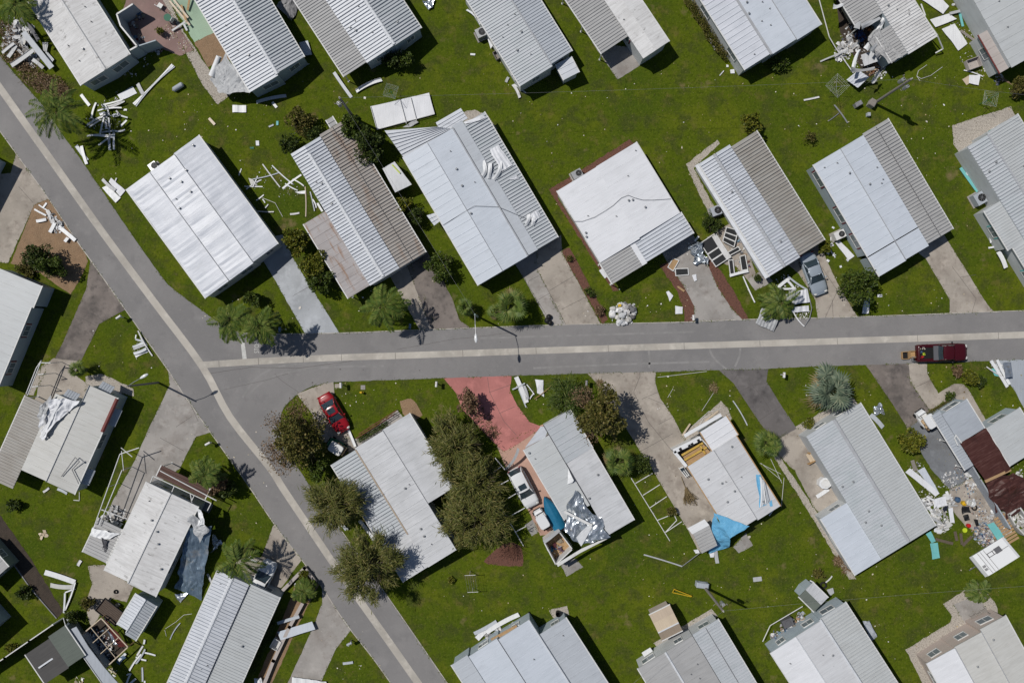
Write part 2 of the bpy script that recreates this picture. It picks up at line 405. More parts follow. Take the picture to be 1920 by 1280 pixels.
def ribbon(name, px, w, m, z):
    mb = MB()
    pts = [P(x, y) for x, y in px]
    L, Rr = [], []
    for i, p in enumerate(pts):
        d = (pts[min(i + 1, len(pts) - 1)] - pts[max(i - 1, 0)]).normalized()
        nn = Vector((-d.y, d.x, 0)) * (w / 2)
        up = Vector((0, 0, z))
        L.append(p + nn + up); Rr.append(p - nn + up)
    for i in range(len(pts) - 1):
        mb.quad(Rr[i], Rr[i + 1], L[i + 1], L[i])
    return structure(name, mb, m)

g = MB()
nG, aG = 40, 260.0
g.add([(-aG + 2 * aG * i / nG, -aG + 2 * aG * j / nG, 0) for j in range(nG + 1) for i in range(nG + 1)],
      [(j * (nG + 1) + i, j * (nG + 1) + i + 1, (j + 1) * (nG + 1) + i + 1, (j + 1) * (nG + 1) + i) for j in range(nG) for i in range(nG)])
structure("ground", g, 'grass')

# roads: one sheet for the two streets and the flare of their junction
street_top = spline([(2100, 577), (1920, 582.7), (1867, 584.6), (1778, 588), (1609, 594), (1520, 596.5), (1405, 599), (1283, 604), (1128, 607.5), (1021, 610), (885, 615), (820, 617.5), (740, 620.5), (656, 624), (560, 626), (470, 625.5), (443, 620), (415, 607.5), (380, 583), (323, 540), (302, 516.5), (258, 455.6), (183, 345.5), (145, 290), (117, 253), (77, 194.5), (0, 105), (-120, -60)])
street_left = spline([(-150, 40), (0, 245), (36, 295), (89, 368), (141, 446), (173, 491), (230, 572), (275, 636), (321, 701), (344, 737), (389, 801), (429, 857), (464, 906), (518, 986), (560, 1040), (593, 1085), (607, 1104), (651, 1170), (700, 1233), (735, 1282), (830, 1420)])
street_right = spline([(940, 1430), (838, 1280), (783, 1200), (731, 1125), (633, 985), (581, 910), (545, 855), (529, 820), (525.7, 793), (531, 767), (551, 745), (570, 731), (590, 723), (624, 716.5), (680, 714), (740, 712), (834, 708.5), (958, 704.5), (1100, 700), (1231, 697), (1346, 693.5), (1440, 691), (1520, 687), (1625, 684), (1719, 681), (1813, 678), (1920, 673.5), (2100, 668)])
sheet_on_ground("road", street_top + street_left + street_right, 'asphalt', 0.024, jit=0.05)
ribbon("road_edging", street_top[:-40], 0.14, 'strip', 0.020)
ribbon("road_edging", street_left, 0.18, 'strip', 0.020)
ribbon("road_edging", street_right[:20], 0.18, 'strip', 0.020)
centre = spline([(-120, -5), (0, 165), (96, 300), (195.7, 440), (290, 567), (379, 686), (431, 781), (505, 875), (534, 920), (600, 1018), (628, 1059), (728, 1200), (785, 1281), (880, 1415)])
ribbon("road_gutter", centre, 0.80, 'strip', 0.030)
cross_g = spline([(374, 684.5), (430, 680.5), (544, 674), (640, 670), (780, 665.5), (960, 659), (1140, 653), (1330, 647), (1520, 641), (1720, 634.5), (1920, 627.5), (2100, 622)])
ribbon("road_gutter", cross_g, 0.74, 'strip', 0.035)
# joints of the gutters
jm = MB()
def bar2(mb, a, b, w, z):
    a, b = P(*a), P(*b)
    d = (b - a).normalized(); n = Vector((-d.y, d.x, 0)) * (w / 2); u = Vector((0, 0, z))
    mb.quad(a - n + u, b - n + u, b + n + u, a + n + u)
for i in range(3, len(cross_g) - 1, 3):
    x, y = cross_g[i]
    bar2(jm, (x, y - 6), (x + 0.6, y + 6), 0.04, 0.040)
structure("road_gutter_joints", jm, 'joint')
st = MB()
a, b, c, d = (P(*q) for q in ((450, 627), (456.5, 627), (463, 673), (455, 673.5)))
for q in (a, b, c, d): q.z = 0.030
st.quad(d, c, b, a)
structure("road_stop_line", st, 'paint')

def letters(text, loc, size, rz, m, name):
    cu = bpy.data.curves.new(name, 'FONT')
    cu.body = text; cu.size = size; cu.align_x = 'CENTER'; cu.align_y = 'CENTER'; cu.space_character = 1.05
    t = bpy.data.objects.new(name, cu)
    t.location = loc; t.rotation_euler = (0, 0, rz)
    t.scale = (0.72, 1, 1)
    COL.objects.link(t)
    cu.materials.append(M[m])
    t["kind"] = "structure"
    return t
letters("STOP", P(482, 651) + Vector((0, 0, 0.031)), 0.74, math.radians(90), 'paint', "road_stop_lettering")

for q in ([(1330, 651), (1333, 662), (1341, 674), (1352, 684), (1362, 692)], [(1388, 652), (1387, 664), (1383, 676), (1378, 687)], [(1216, 657), (1218, 672), (1217, 690)], [(470, 735), (500, 712), (545, 697), (620, 688), (720, 686)], [(455, 745), (485, 705), (540, 684), (640, 680)], [(1000, 690), (1160, 683), (1330, 678)], [(900, 634), (1100, 628), (1300, 622)], [(430, 640), (445, 632), (470, 630)]):
    ribbon("road_scuff", spline(q, 6), .22, 'scuff', .0285)
# tyre scuffs, cracks and dark patches on the asphalt
cr = MB()
def crack(px, w=0.05, z=0.029):
    pts = [P(x, y) for x, y in px]
    fine = []
    for a, b in zip(pts[:-1], pts[1:]):
        n = max(2, int((b - a).length / 0.4))
        for i in range(n):
            fine.append(a.lerp(b, i / n) + Vector((R.uniform(-1, 1), R.uniform(-1, 1), 0)) * 0.03)
    fine.append(pts[-1])
    for a, b in zip(fine[:-1], fine[1:]):
        d = (b - a).normalized(); n = Vector((-d.y, d.x, 0)) * (w / 2); u = Vector((0, 0, z))
        cr.quad(a - n + u, b - n + u, b + n + u, a + n + u)
crack([(380, 702), (470, 688), (560, 690), (650, 678), (730, 662)], 0.04)
crack([(420, 730), (500, 712), (540, 700)], 0.03)
crack([(744, 655), (850, 636), (955, 624)], 0.03)
crack([(560, 735), (530, 715), (515, 700)], 0.03)
for x, y, r in ((638, 692, .09), (681, 693, .06), (786, 666, .07), (787, 694, .06), (586, 717, .10), (938, 641, .05), (205, 479, .06), (1362, 652, .05)):
    cr.disc(P(x, y), r, r * 0.8, 0.024, 0.031, 9)
structure("road_cracks", cr, 'joint')

DRV = [
 ("driveway", 'conc', .016, [(30, 290), (92, 372), (64, 384), (15, 494), (-60, 480), (-60, 330), (20, 325)]),
 ("bark_bed", 'sand', .010, [(88, 366), (150, 452), (165, 490), (150, 525), (132, 552), (75, 512), (20, 494), (64, 384)]),
 ("driveway", 'concd', .016, [(170, 486), (236, 580), (186, 607), (170, 640), (152, 677), (103, 672), (117, 644), (162, 541)]),
 ("patio", 'conc', .014, [(101, 672), (152, 672), (140, 701), (166, 722), (150, 765), (60, 765), (70, 735), (77, 687)]),
 ("gravel_bed", 'gravel', .009, [(160, 705), (190, 700), (250, 728), (251, 742), (215, 735), (190, 745), (160, 730)]),
 ("gravel_bed", 'gravel', .009, [(62, 741), (88, 692), (82, 684), (72, 694), (48, 741)]),
 ("driveway", 'concg', .016, [(316, 692), (396, 810), (368, 818), (350, 851), (338, 877), (305, 900), (250, 975), (195, 975), (211, 940), (253, 863), (281, 799), (307, 745), (318, 722)]),
 ("driveway", 'conc', .016, [(514, 980), (566, 1048), (545, 1077), (527, 1102), (505, 1128), (455, 1100), (488, 1050)]),
 ("driveway", 'concg', .016, [(604, 1100), (660, 1178), (630, 1215), (592, 1300), (530, 1300), (560, 1235), (590, 1168), (604, 1130)]),
 ("driveway", 'concb', .016, [(470, 452), (530, 440), (549, 483), (641, 632), (576, 632), (509, 513)]),
 ("driveway", 'conc', .016, [(728, 512), (768, 490), (822, 624), (790, 624), (745, 544)]),
 ("driveway", 'concd', .018, [(764, 500), (800, 470), (832, 527), (850, 565), (862, 600), (892, 622), (812, 624), (790, 570)]),
 ("driveway", 'concg', .016, [(960, 485), (1007, 470), (1007, 505), (1063, 615), (1034, 615), (981, 520)]),
 ("driveway", 'conc', .015, [(1000, 470), (1052, 440), (1054, 474), (1130, 614), (1060, 615), (1007, 505)]),
 ("mulch_bed", 'mulch', .010, [(1050, 470), (1068, 464), (1139, 598), (1131, 609)]),
 ("mulch_bed", 'mulch', .010, [(1028, 355), (1044, 347), (1180, 262), (1192, 270), (1050, 362), (1046, 372), (1160, 545), (1150, 546)]),
 ("driveway", 'concg', .016, [(1240, 470), (1300, 440), (1326, 494), (1347, 541), (1371, 578), (1400, 607), (1303, 609), (1301, 573), (1287, 545), (1268, 515), (1250, 490)]),
 ("mulch_bed", 'mulch', .011, [(1236, 498), (1255, 490), (1269, 515), (1288, 545), (1302, 573), (1304, 607), (1284, 607), (1283, 583), (1269, 545)]),
 ("mulch_bed", 'mulch', .011, [(1314, 490), (1330, 480), (1358, 517), (1381, 555), (1407, 604), (1396, 604), (1370, 578), (1346, 541), (1325, 494)]),
 ("patio", 'concg', .014, [(1402, 525), (1428, 505), (1450, 527), (1416, 545)]),
 ("patio", 'conc', .013, [(1325, 445), (1375, 415), (1395, 450), (1420, 520), (1405, 528), (1380, 500), (1340, 490)]),
 ("driveway", 'conc', .016, [(1470, 490), (1535, 455), (1572, 535), (1590, 565), (1612, 600), (1534, 602), (1528, 560), (1497, 512)]),
 ("driveway", 'conc', .016, [(1705, 462), (1765, 432), (1843, 558), (1856, 577), (1872, 592), (1780, 595), (1781, 562), (1735, 484)]),
 ("driveway", 'concp', .016, [(826, 702), (960, 698), (956, 732), (970, 760), (993, 791), (1018, 800), (965, 836), (944, 846), (928, 832), (893, 795), (867, 767), (855, 737)]),
 ("driveway", 'brick', .014, [(932, 838), (1018, 795), (1075, 990), (1040, 997), (1013, 1004), (985, 945), (955, 890)]),
 ("driveway", 'conc', .016, [(1096, 694), (1231, 690), (1228, 716), (1237, 745), (1261, 780), (1281, 818), (1310, 850), (1345, 970), (1338, 1020), (1312, 1037), (1291, 995), (1265, 951), (1228, 888), (1204, 852), (1181, 814), (1125, 725)]),
 ("driveway", 'concbl', .016, [(1340, 686), (1442, 684), (1437, 714), (1465, 761), (1494, 803), (1460, 822), (1432, 803), (1394, 747), (1376, 719)]),
 ("patio", 'conc', .014, [(1456, 820), (1493, 801), (1520, 815), (1560, 880), (1600, 950), (1560, 985), (1527, 952), (1490, 882), (1457, 850)]),
 ("gravel_bed", 'gravel', .009, [(1448, 852), (1459, 850), (1529, 956), (1605, 1085), (1592, 1086), (1518, 962)]),
 ("gravel_bed", 'gravel', .009, [(1484, 815), (1490, 800), (1540, 772), (1600, 745), (1610, 760), (1510, 822)]),
 ("driveway", 'concd', .016, [(1618, 676), (1703, 675), (1706, 715), (1745, 772), (1717, 792), (1702, 803), (1670, 752)]),
 ("driveway", 'conc', .0145, [(1702, 676), (1738, 673), (1738, 700), (1759, 737), (1789, 719), (1806, 720), (1816, 730), (1850, 790), (1835, 800), (1768, 752), (1744, 770), (1706, 715)]),
 ("painted_slab", 'slab', .015, [(1700, 802), (1745, 768), (1775, 775), (1822, 880), (1807, 905), (1780, 917), (1744, 877)]),
 ("patio", 'conc', .012, [(1780, 917), (1807, 903), (1830, 890), (1900, 1000), (1850, 1010), (1810, 985), (1780, 950)]),
 ("driveway", 'bluegrey', .016, [(1852, 668), (1990, 664), (1990, 830), (1925, 775), (1900, 728)]),
 ("patio", 'paver', .012, [(1050, 1056), (1080, 1046), (1093, 1063), (1063, 1080)]),
 ("patio", 'paver', .012, [(984, 983), (1000, 972), (1012, 995), (997, 1004)]),
 ("patio", 'paver', .012, [(1375, 1024), (1399, 998), (1412, 1022), (1385, 1037)]),
 ("gravel_bed", 'gravel', .009, [(1768, 1132), (1835, 1088), (1868, 1133), (1872, 1155), (1790, 1200), (1735, 1235), (1760, 1285), (1740, 1300), (1698, 1217), (1782, 1165), (1785, 1155)]),
 ("patio", 'concg', .013, [(1787, 1133), (1830, 1115), (1856, 1148), (1812, 1172)]),
 ("paver_path", 'redpav', .012, [(240, -10), (300, -10), (328, 40), (365, 95), (335, 105), (300, 90), (255, 95), (225, 40)]),
 ("gravel_bed", 'gravel', .009, [(285, -10), (312, -10), (345, 60), (372, 100), (405, 150), (432, 178), (408, 197), (380, 160), (345, 92)]),
 ("painted_slab", 'greenslab', .014, [(314, -10), (376, -10), (412, 55), (364, 80)]),
 ("patio", 'sand', .013, [(364, 80), (412, 55), (440, 108), (390, 126)]),
 ("driveway", 'concg', .014, [(1110, 80), (1188, 90), (1199, 124), (1158, 150)]),
 ("mulch_bed", 'mulch', .010, [(906, 1052), (925, 1033), (942, 1020), (960, 1016), (976, 1023), (982, 1045), (980, 1062), (950, 1061), (916, 1057)]),
 ("sandy_patch", 'sand', .009, [(750, 752), (770, 746), (782, 758), (793, 778), (775, 790), (755, 775)]),
 ("gravel_bed", 'gravel', .009, [(588, 770), (610, 800), (650, 835), (625, 850), (600, 820), (585, 790)]),
 ("driveway", 'conc', .014, [(556, 738), (625, 712), (628, 760), (665, 830), (670, 845), (640, 848), (585, 775)]),
 ("patio", 'concg', .013, [(640, 820), (674, 822), (745, 768), (757, 782), (690, 840), (655, 850)]),
 ("patio", 'gravel', .010, [(862, 212), (890, 206), (912, 214), (932, 242), (925, 250), (900, 240), (868, 225)]),
 ("soil_strip", 'dirt', .010, [(-40, 930), (0, 965), (60, 1050), (119, 1146), (107, 1158), (60, 1105), (0, 1019), (-40, 970)]),
 ("patio", 'conc', .013, [(165, 1060), (195, 1058), (250, 1100), (238, 1128), (210, 1120), (190, 1150), (172, 1175), (163, 1150), (165, 1120), (172, 1095)]),
 ("gravel_bed", 'gravel', .009, [(452, 1040), (492, 1045), (488, 1090), (455, 1085), (432, 1070)]),
 ("gravel_bed", 'sand', .009, [(560, 1080), (580, 1072), (598, 1095), (560, 1170), (520, 1260), (500, 1300), (470, 1300), (530, 1160)]),
 ("gravel_bed", 'gravel', .009, [(1785, 235), (1895, 200), (1905, 220), (1800, 290), (1788, 270)]),
 ("gravel_bed", 'sand', .009, [(1800, 10), (1822, 20), (1850, 120), (1900, 160), (1880, 150), (1855, 130), (1830, 80)]),
 ("gravel_bed", 'gravel', .009, [(1286, 308), (1345, 262), (1350, 270), (1300, 315), (1345, 400), (1340, 410), (1318, 380)]),
 ("gravel_bed", 'gravel', .009, [(1276, 818), (1352, 752), (1364, 765), (1372, 785), (1300, 840)]),
 ("gravel_bed", 'gravel', .009, [(1030, 1142), (1062, 1136), (1068, 1152), (1040, 1162)]),
 ("gravel_bed", 'gravel', .009, [(1225, 1205), (1335, 1140), (1345, 1155), (1240, 1222)]),
]
for nm, mt, z, px in DRV:
    sheet_on_ground(nm, px, mt, z, 0.05 if 'drive' in nm else 0.10)
# concrete edging, joints and cracks of the driveways
dj = MB()
def joint(px, w=0.035, z=0.021):
    for a, b in zip(px[:-1], px[1:]):
        bar2(dj, a, b, w, z)
for j in ([(981, 520), (1035, 608)], [(1007, 505), (1061, 608)], [(991, 527), (1010, 517)], [(1009, 562), (1030, 550)], [(1036, 580), (1049, 573)],
          [(1030, 545), (1080, 515)], [(1053, 580), (1100, 556)], [(1215, 745), (1250, 760)], [(1188, 735), (1200, 705), (1199, 698)], [(1188, 735), (1215, 790), (1260, 845)],
          [(1203, 748), (1233, 735)], [(1235, 795), (1262, 781)], [(1202, 845), (1262, 812)],
          [(1385, 735), (1410, 722), (1436, 718)], [(1420, 790), (1465, 760)], [(1376, 712), (1384, 700), (1388, 693)], [(1410, 722), (1430, 745), (1445, 770)],
          [(1703, 682), (1706, 715), (1744, 770)], [(1718, 725), (1745, 712)], [(1560, 560), (1562, 594)], [(1545, 600), (1570, 545), (1540, 500)],
          [(1800, 520), (1830, 560), (1822, 586)], [(1785, 500), (1800, 520), (1830, 515)], [(914, 707), (918, 735), (945, 790), (968, 815)], [(918, 735), (955, 722)], [(935, 775), (965, 762)],
          [(330, 800), (360, 780)], [(300, 820), (345, 845)], [(345, 730), (372, 790)], [(35, 350), (62, 380)], [(140, 590), (180, 610)], [(549, 555), (580, 537)]):
    joint(j)
structure("driveway_joints", dj, 'joint')

# grass creeping over the edges of roads and drives
RP = [P(*q) for q in street_top + street_left + street_right]
def inside(p):
    c = False
    for a, b in zip(RP, RP[1:] + RP[:1]):
        if (a.y > p.y) != (b.y > p.y) and p.x < (b.x - a.x) * (p.y - a.y) / (b.y - a.y) + a.x: c = not c
    return c
def edge_tufts(polys, n, seed):
    rng = random.Random(seed); mb = MB()
    segs = []
    for k, px in enumerate(polys):
        for a, b in zip(px[:-1], px[1:]):
            if -20 < a[0] < 1940 and -20 < a[1] < 1300:
                segs.append((P(*a), P(*b), k > 2))
    wts = [(q[1] - q[0]).length for q in segs]
    for a, b, k_ in rng.choices(segs, wts, k=n):
        p = a.lerp(b, rng.random()) + Vector((rng.gauss(0, .07), rng.gauss(0, .07), .03))
        if mnoise.noise(p * .8) < -.12 or (k_ and inside(p)): continue
        t = rng.uniform(0, 6.283); d = Vector((math.cos(t), math.sin(t), 0)); e = Vector((-d.y, d.x, 0)); l = rng.uniform(.05, .15); w = rng.uniform(.02, .05)
        mb.add([p - e * w, p + d * l + Vector((0, 0, .03)), p + e * w], [(0, 1, 2)])
    o = structure("grass_edge", mb, 'tuft'); o["kind"] = "stuff"
edge_tufts([street_top, street_left, street_right] + [q + q[:1] for nm, mt, z, q in DRV if mt not in ('dirt', 'sand')], 16000, 77)
# ================================================================== mobile homes
def roof_patch(mb, c00, c10, c01, c11, rib, rng, thick=0.10):
    """ribbed metal roof between four eave/ridge corners; ribs run from the n0 edge to the n1 edge"""
    c00, c10, c01, c11 = (Vector(c) for c in (c00, c10, c01, c11))
    L = ((c10 - c00).length + (c11 - c01).length) / 2
    sp, hh, w = {'rib': (0.355, 0.125, 0.055), 'fine': (0.32, 0.075, 0.05), 'low': (0.95, 0.03, 0.05), 'wide': (0.62, 0.05, 0.06), 'wrink': (0.62, 0.0, 0), None: (1.3, 0.008, 0.03)}[rib]
    prof = [(0.0, 0.0)]
    n = max(1, int(L / sp))
    if rib == 'wrink':
        n = int(L / 0.30)
        prof = [(i / n, rng.uniform(-0.03, 0.03)) for i in range(n + 1)]
    else:
        for i in range(1, n):
            x = i / n
            dw = w / L / 2
            h = hh * rng.uniform(0.8, 1.15)
            prof += [(x - dw * 1.3, 0.0), (x - dw, h), (x + dw, h), (x + dw * 1.3, 0.0)]
        prof.append((1.0, 0.0))
    m = 7 if rib == 'wrink' else 2
    o = len(mb.v)
    for t, dz in prof:
        a = c00.lerp(c10, t); b = c01.lerp(c11, t)
        for j in range(m):
            q = j / (m - 1)
            p = a.lerp(b, q)
            k = dz
            if rib == 'wrink':
                k = dz * (0.25 + 1.1 * (1 - q)) if 0 < j < m - 1 else dz * 0.3
                k += 0.05 * mnoise.noise(Vector((t * L * 0.5, q * 2.0, c00.x)))
            mb.v.append(p + Vector((0, 0, k)))
    for i in range(len(prof) - 1):
        for j in range(m - 1):
            mb.f.append((o + i * m + j, o + (i + 1) * m + j, o + (i + 1) * m + j + 1, o + i * m + j + 1))
    dn = Vector((0, 0, -thick)); e = Vector((0, 0, -0.004))
    for a, b in ((c00, c10), (c10, c11), (c11, c01), (c01, c00)):
        mb.quad(a + dn, b + dn, b + e, a + e)
    mb.quad(c00 + dn, c01 + dn, c11 + dn, c10 + dn)

def building(name, label, cat, A, u, secs, wall='wall', caps=(), vents=(), group=None, windows=True, overhang=(0.16, 0.14), trims='trim', quads=(), posts=True, wshut=None, awn=None, seed=None):
    rng = random.Random(seed if seed is not None else int(A[0] * 7 + A[1]))
    ul = math.hypot(*u); ux, uy = u[0] / ul, u[1] / ul
    nx, ny = uy, -ux
    def px(s, n): return (A[0] + s * ux + n * nx, A[1] + s * uy + n * ny)
    def W(s, n, z): return P(*px(s, n), z)
    walled = [q for q in secs if q[8]]
    ref = walled or secs
    cs = sum((q[0] + q[1]) / 2 for q in ref) / len(ref); cn = sum((q[2] + q[3]) / 2 for q in ref) / len(ref)
    base = W(cs, cn, 0); base.z = 0
    th = thing(name, label, cat, base, math.atan2(-uy, ux), group)
    U = Vector((ux, -uy, 0)); Nn = Vector((nx, -ny, 0))
    first = True
    for (s0, s1, n0, n1, z0, z1, mt, rib, wl) in secs:
        c00, c10, c01, c11 = W(s0, n0, z0), W(s1, n0, z0), W(s0, n1, z1), W(s1, n1, z1)
        mb = MB()
        roof_patch(mb, c00, c10, c01, c11, rib, rng)
        rf = link('roof' if wl else 'carport_roof', mb, mt, th)
    # walls
    wm = MB()
    wins = []
    for (s0, s1, n0, n1, z0, z1, mt, rib, wl) in walled:
        sh0 = any(q is not None and abs(q[3] - n0) < 1.5 and q[2:4] != (n0, n1) and min(q[1], s1) - max(q[0], s0) > 5 for q in walled)
        sh1 = any(abs(q[2] - n1) < 1.5 and q[2:4] != (n0, n1) and min(q[1], s1) - max(q[0], s0) > 5 for q in walled)
        os_, on = overhang
        a0 = on if not sh0 else -0.004
        a1 = on if not sh1 else -0.004
        sg = 1 if n1 > n0 else -1
        def col(s, n, z, ds, dn):
            p = W(s, n, z) + U * ds + Nn * (dn * sg)
            return Vector((p.x, p.y, 0.0)), Vector((p.x, p.y, z - 0.085))
        cols = [col(s0, n0, z0, os_, a0), col(s1, n0, z0, -os_, a0), col(s1, n1, z1, -os_, -a1), col(s0, n1, z1, os_, -a1)]
        wm.hexa([c[0] for c in cols], [c[1] for c in cols])
        nrm = [-Nn * sg, U, Nn * sg, -U]
        for k in range(4):
            if (k == 0 and sh0) or (k == 2 and sh1):
                continue
            p, q = cols[k][0], cols[(k + 1) % 4][0]
            mid = (p + q) / 2
            if nrm[k].dot(-mid) < 3.0:
                continue
            wins.append((p, q, nrm[k], min(cols[k][1].z, cols[(k + 1) % 4][1].z)))
    if wm.v:
        link('wall', wm, wall, th)
    if windows and wm.v:
        for p, q, nn, zt in wins:
            L = (q - p).length
            k = max(1, int(L / 3.6)) if L > 2.6 else 0
            d = (q - p).normalized()
            rz = math.atan2(d.y, d.x)
            for i in range(k):
                t = (i + 0.5 + rng.uniform(-0.12, 0.12)) / k
                c = p.lerp(q, t)
                w, hh = rng.choice([(1.5, 1.0), (1.2, 1.0), (0.9, 1.0), (1.7, 1.1)])
                zc = min(1.62, zt - 0.75)
                c = Vector((c.x, c.y, zc)) + nn * 0.03
                if abs(c.x) > 62 or abs(c.y) > 43:
                    continue
                f = MB()
                for dx, dz, bw, bh in ((0, hh / 2, w + 0.16, 0.08), (0, -hh / 2, w + 0.16, 0.08), (-w / 2 - 0.04, 0, 0.08, hh - 0.09), (w / 2 + 0.04, 0, 0.08, hh - 0.09), (0, 0, 0.05, hh - 0.09)):
                    f.box(c + d * dx + Vector((0, 0, dz)), (bw, 0.09, bh), rz)
                fo = link('window', f, 'trim', th)
                g_ = MB(); g_.box(c - nn * 0.01, (w - 0.004, 0.04, hh - 0.085), rz)
                link('pane', g_, 'pane', fo)
                if wshut:
                    for sd in (-1, 1):
                        s_ = MB()
                        for y2 in range(5):
                            s_.box(c + d * sd * (w / 2 + 0.17) + Vector((0, 0, -hh / 2 + 0.1 + y2 * (hh - 0.2) / 4)), (0.15, 0.05, hh / 5 - 0.02), rz)
                        s_.box(c + d * sd * (w / 2 + 0.17) - nn * 0.012, (0.18, 0.03, hh), rz)
                        link('shutter', s_, wshut, th)
                if awn and i % 2 == 0:
                    aw = MB()
                    top = c + Vector((0, 0, hh / 2 + 0.15)); out = nn * 0.85 + Vector((0, 0, -0.45))
                    aw.hexa([top - d * (w / 2 + .15), top + d * (w / 2 + .15), top + d * (w / 2 + .15) + out, top - d * (w / 2 + .15) + out],
                            [x + Vector((0, 0, 0.05)) for x in (top - d * (w / 2 + .15), top + d * (w / 2 + .15), top + d * (w / 2 + .15) + out, top - d * (w / 2 + .15) + out)])
                    for r in range(1, 5):
                        e0 = top + d * (-w / 2 - .15 + (w + .3) * r / 5) + Vector((0, 0, .06))
                        aw.tube(e0, e0 + out, 0.025, n=4)
                    link('awning', aw, awn, th)
    # posts of open carports
    if posts:
        for (s0, s1, n0, n1, z0, z1, mt, rib, wl) in secs:
            if wl:
                continue
            far = n0 if not any(abs(q[3] - n0) < 4 for q in secs if q is not None and q[8]) else n1
            zf = z0 if far == n0 else z1
            k = max(2, int(abs(s1 - s0) / 55) + 1)
            for i in range(k):
                p = W(s0 + (s1 - s0) * (0.02 + 0.96 * i / (k - 1)), far + (3 if far == min(n0, n1) else -3), zf)
                b = MB(); b.box((p.x, p.y, (p.z - 0.1) / 2), (0.09, 0.09, p.z - 0.1))
                b.box((p.x, p.y, 0.02), (0.2, 0.2, 0.04))
                link('post', b, 'trim', th)
    # eave trims along the outer long edges
    if trims:
        ns = [(q[2], q[4], q[0], q[1]) for q in secs] + [(q[3], q[5], q[0], q[1]) for q in secs]
        for (n, z, s0, s1) in ns:
            if sum(1 for (m_, z_, a, b) in ns if abs(m_ - n) < 1.5 and min(b, s1) - max(a, s0) > 5) > 1:
                continue
            t = MB()
            a, b = W(s0, n, z), W(s1, n, z)
            mid = (a + b) / 2; L = (b - a).length
            sg = 1 if n > cn else -1
            c = mid + Nn * sg * 0.055 + Vector((0, 0, -0.045))
            t.box(c, (L + 0.06, 0.11, 0.10), math.atan2(b.y - a.y, b.x - a.x))
            link('gutter', t, trims, th)
    for (n, z, s0, s1, w, mt) in caps:
        t = MB()
        a, b = W(s0, n, z), W(s1, n, z)
        d = (b - a).normalized(); pn = Vector((-d.y, d.x, 0))
        hz = Vector((0, 0, 0.10)); lz = Vector((0, 0, -0.05))
        A_ = [a - pn * w / 2 + lz, b - pn * w / 2 + lz, b + pn * w / 2 + lz, a + pn * w / 2 + lz]
        B_ = [a - pn * w / 5 + hz, b - pn * w / 5 + hz, b + pn * w / 5 + hz, a + pn * w / 5 + hz]
        t.hexa(A_, B_)
        link('ridge_cap', t, mt, th)
    for v in vents:
        s, n = v[0], v[1]
        zz = None
        for (s0, s1, n0, n1, z0, z1, mt, rib, wl) in secs:
            if s0 - 1 <= s <= s1 + 1 and min(n0, n1) - 1 <= n <= max(n0, n1) + 1:
                zz = z0 + (z1 - z0) * (n - n0) / (n1 - n0)
        if zz is None:
            continue
        p = W(s, n, zz)
        b = MB()
        k = len(v) > 2 and v[2] or rng.choice((0, 0, 1))
        if k == 0:
            b.tube(p + Vector((0, 0, -0.05)), p + Vector((0, 0, 0.22)), 0.05, 0.045, 8)
            b.disc((p.x, p.y), 0.09, 0.09, p.z - 0.02, p.z + 0.06, 10, taper=0.5)
        else:
            b.tube(p + Vector((0, 0, -0.05)), p + Vector((0, 0, 0.16)), 0.08, 0.08, 10)
            b.disc((p.x, p.y), 0.13, 0.13, p.z + 0.16, p.z + 0.24, 12, taper=0.45)
        link('vent', b, 'vent' if k == 0 else 'steel', th)
    for (nm, pts, mt, rib) in quads:
        mb = MB()
        roof_patch(mb, *[P(*q) for q in pts], rib, rng)
        link(nm, mb, mt, th)
    th["_f"] = 0
    del th["_f"]
    return th, W, px

HG = "mobile homes of the park"
def home(*a, **k):
    k.setdefault('group', HG)
    return building('mobile_home', *a, **k)
Y, Nn_ = True, False

# ---- top row, seen from the corner of the long street
h1, W1, _ = home("white mobile home between the corner scrap heap and its own roofless blue porch", "mobile home", (152, 160), (.535, .845),
  [(-190, 0, 0, 54, 2.7, 3.15, 'old', None, Y), (-190, 0, 54, 108, 3.15, 2.7, 'old', None, Y)], wall='wallb', caps=[(54, 3.15, -190, 0, .4, 'old')], vents=[(-75, 20), (-55, 40), (-120, 85), (-40, 22), (-90, 80)])
h2, W2, _ = home("mobile home with bold white ribs and a torn grey awning sheet crumpled at its corner", "mobile home", (469, 173), (.512, .859),
  [(-205, 0, 0, 61, 2.6, 3.3, 'white', 'rib', Y), (-205, -5, 61, 121, 3.3, 2.6, 'white2', 'rib', Y)], wall='wallb', caps=[(61, 3.3, -205, -3, .5, 'capw')], vents=[(-80, 20), (-60, 33, 1), (-130, 25), (-30, 95)])
h3, W3, _ = home("wide white ribbed mobile home with a flat grey carport strip along one side", "mobile home", (645, 144), (.548, .837),
  [(-185, 0, 0, 50, 2.45, 2.6, 'grey', 'fine', Nn_), (-185, 2, 50, 112, 2.7, 3.3, 'white', 'rib', Y), (-185, 3, 112, 171, 3.3, 2.7, 'white2', 'rib', Y)], wall='wallb', caps=[(112, 3.3, -185, 1, .5, 'capw')], vents=[(-70, 60), (-75, 75), (-40, 90), (-95, 95), (-60, 66), (-30, 140)])
h4, W4, _ = home("dull silver ribbed mobile home with a tiny striped shed at its end", "mobile home", (975.6, 161.7), (.526, .85),
  [(-205, 0, 0, 71, 2.7, 3.15, 'white2', 'fine', Y), (-205, -5, 71, 117, 3.1, 2.65, 'blue2', 'fine', Y)], caps=[(71, 3.13, -205, -3, .2, 'capg')], vents=[(-110, 40), (-85, 55), (-60, 30), (-120, 62), (-95, 20), (-40, 48)])
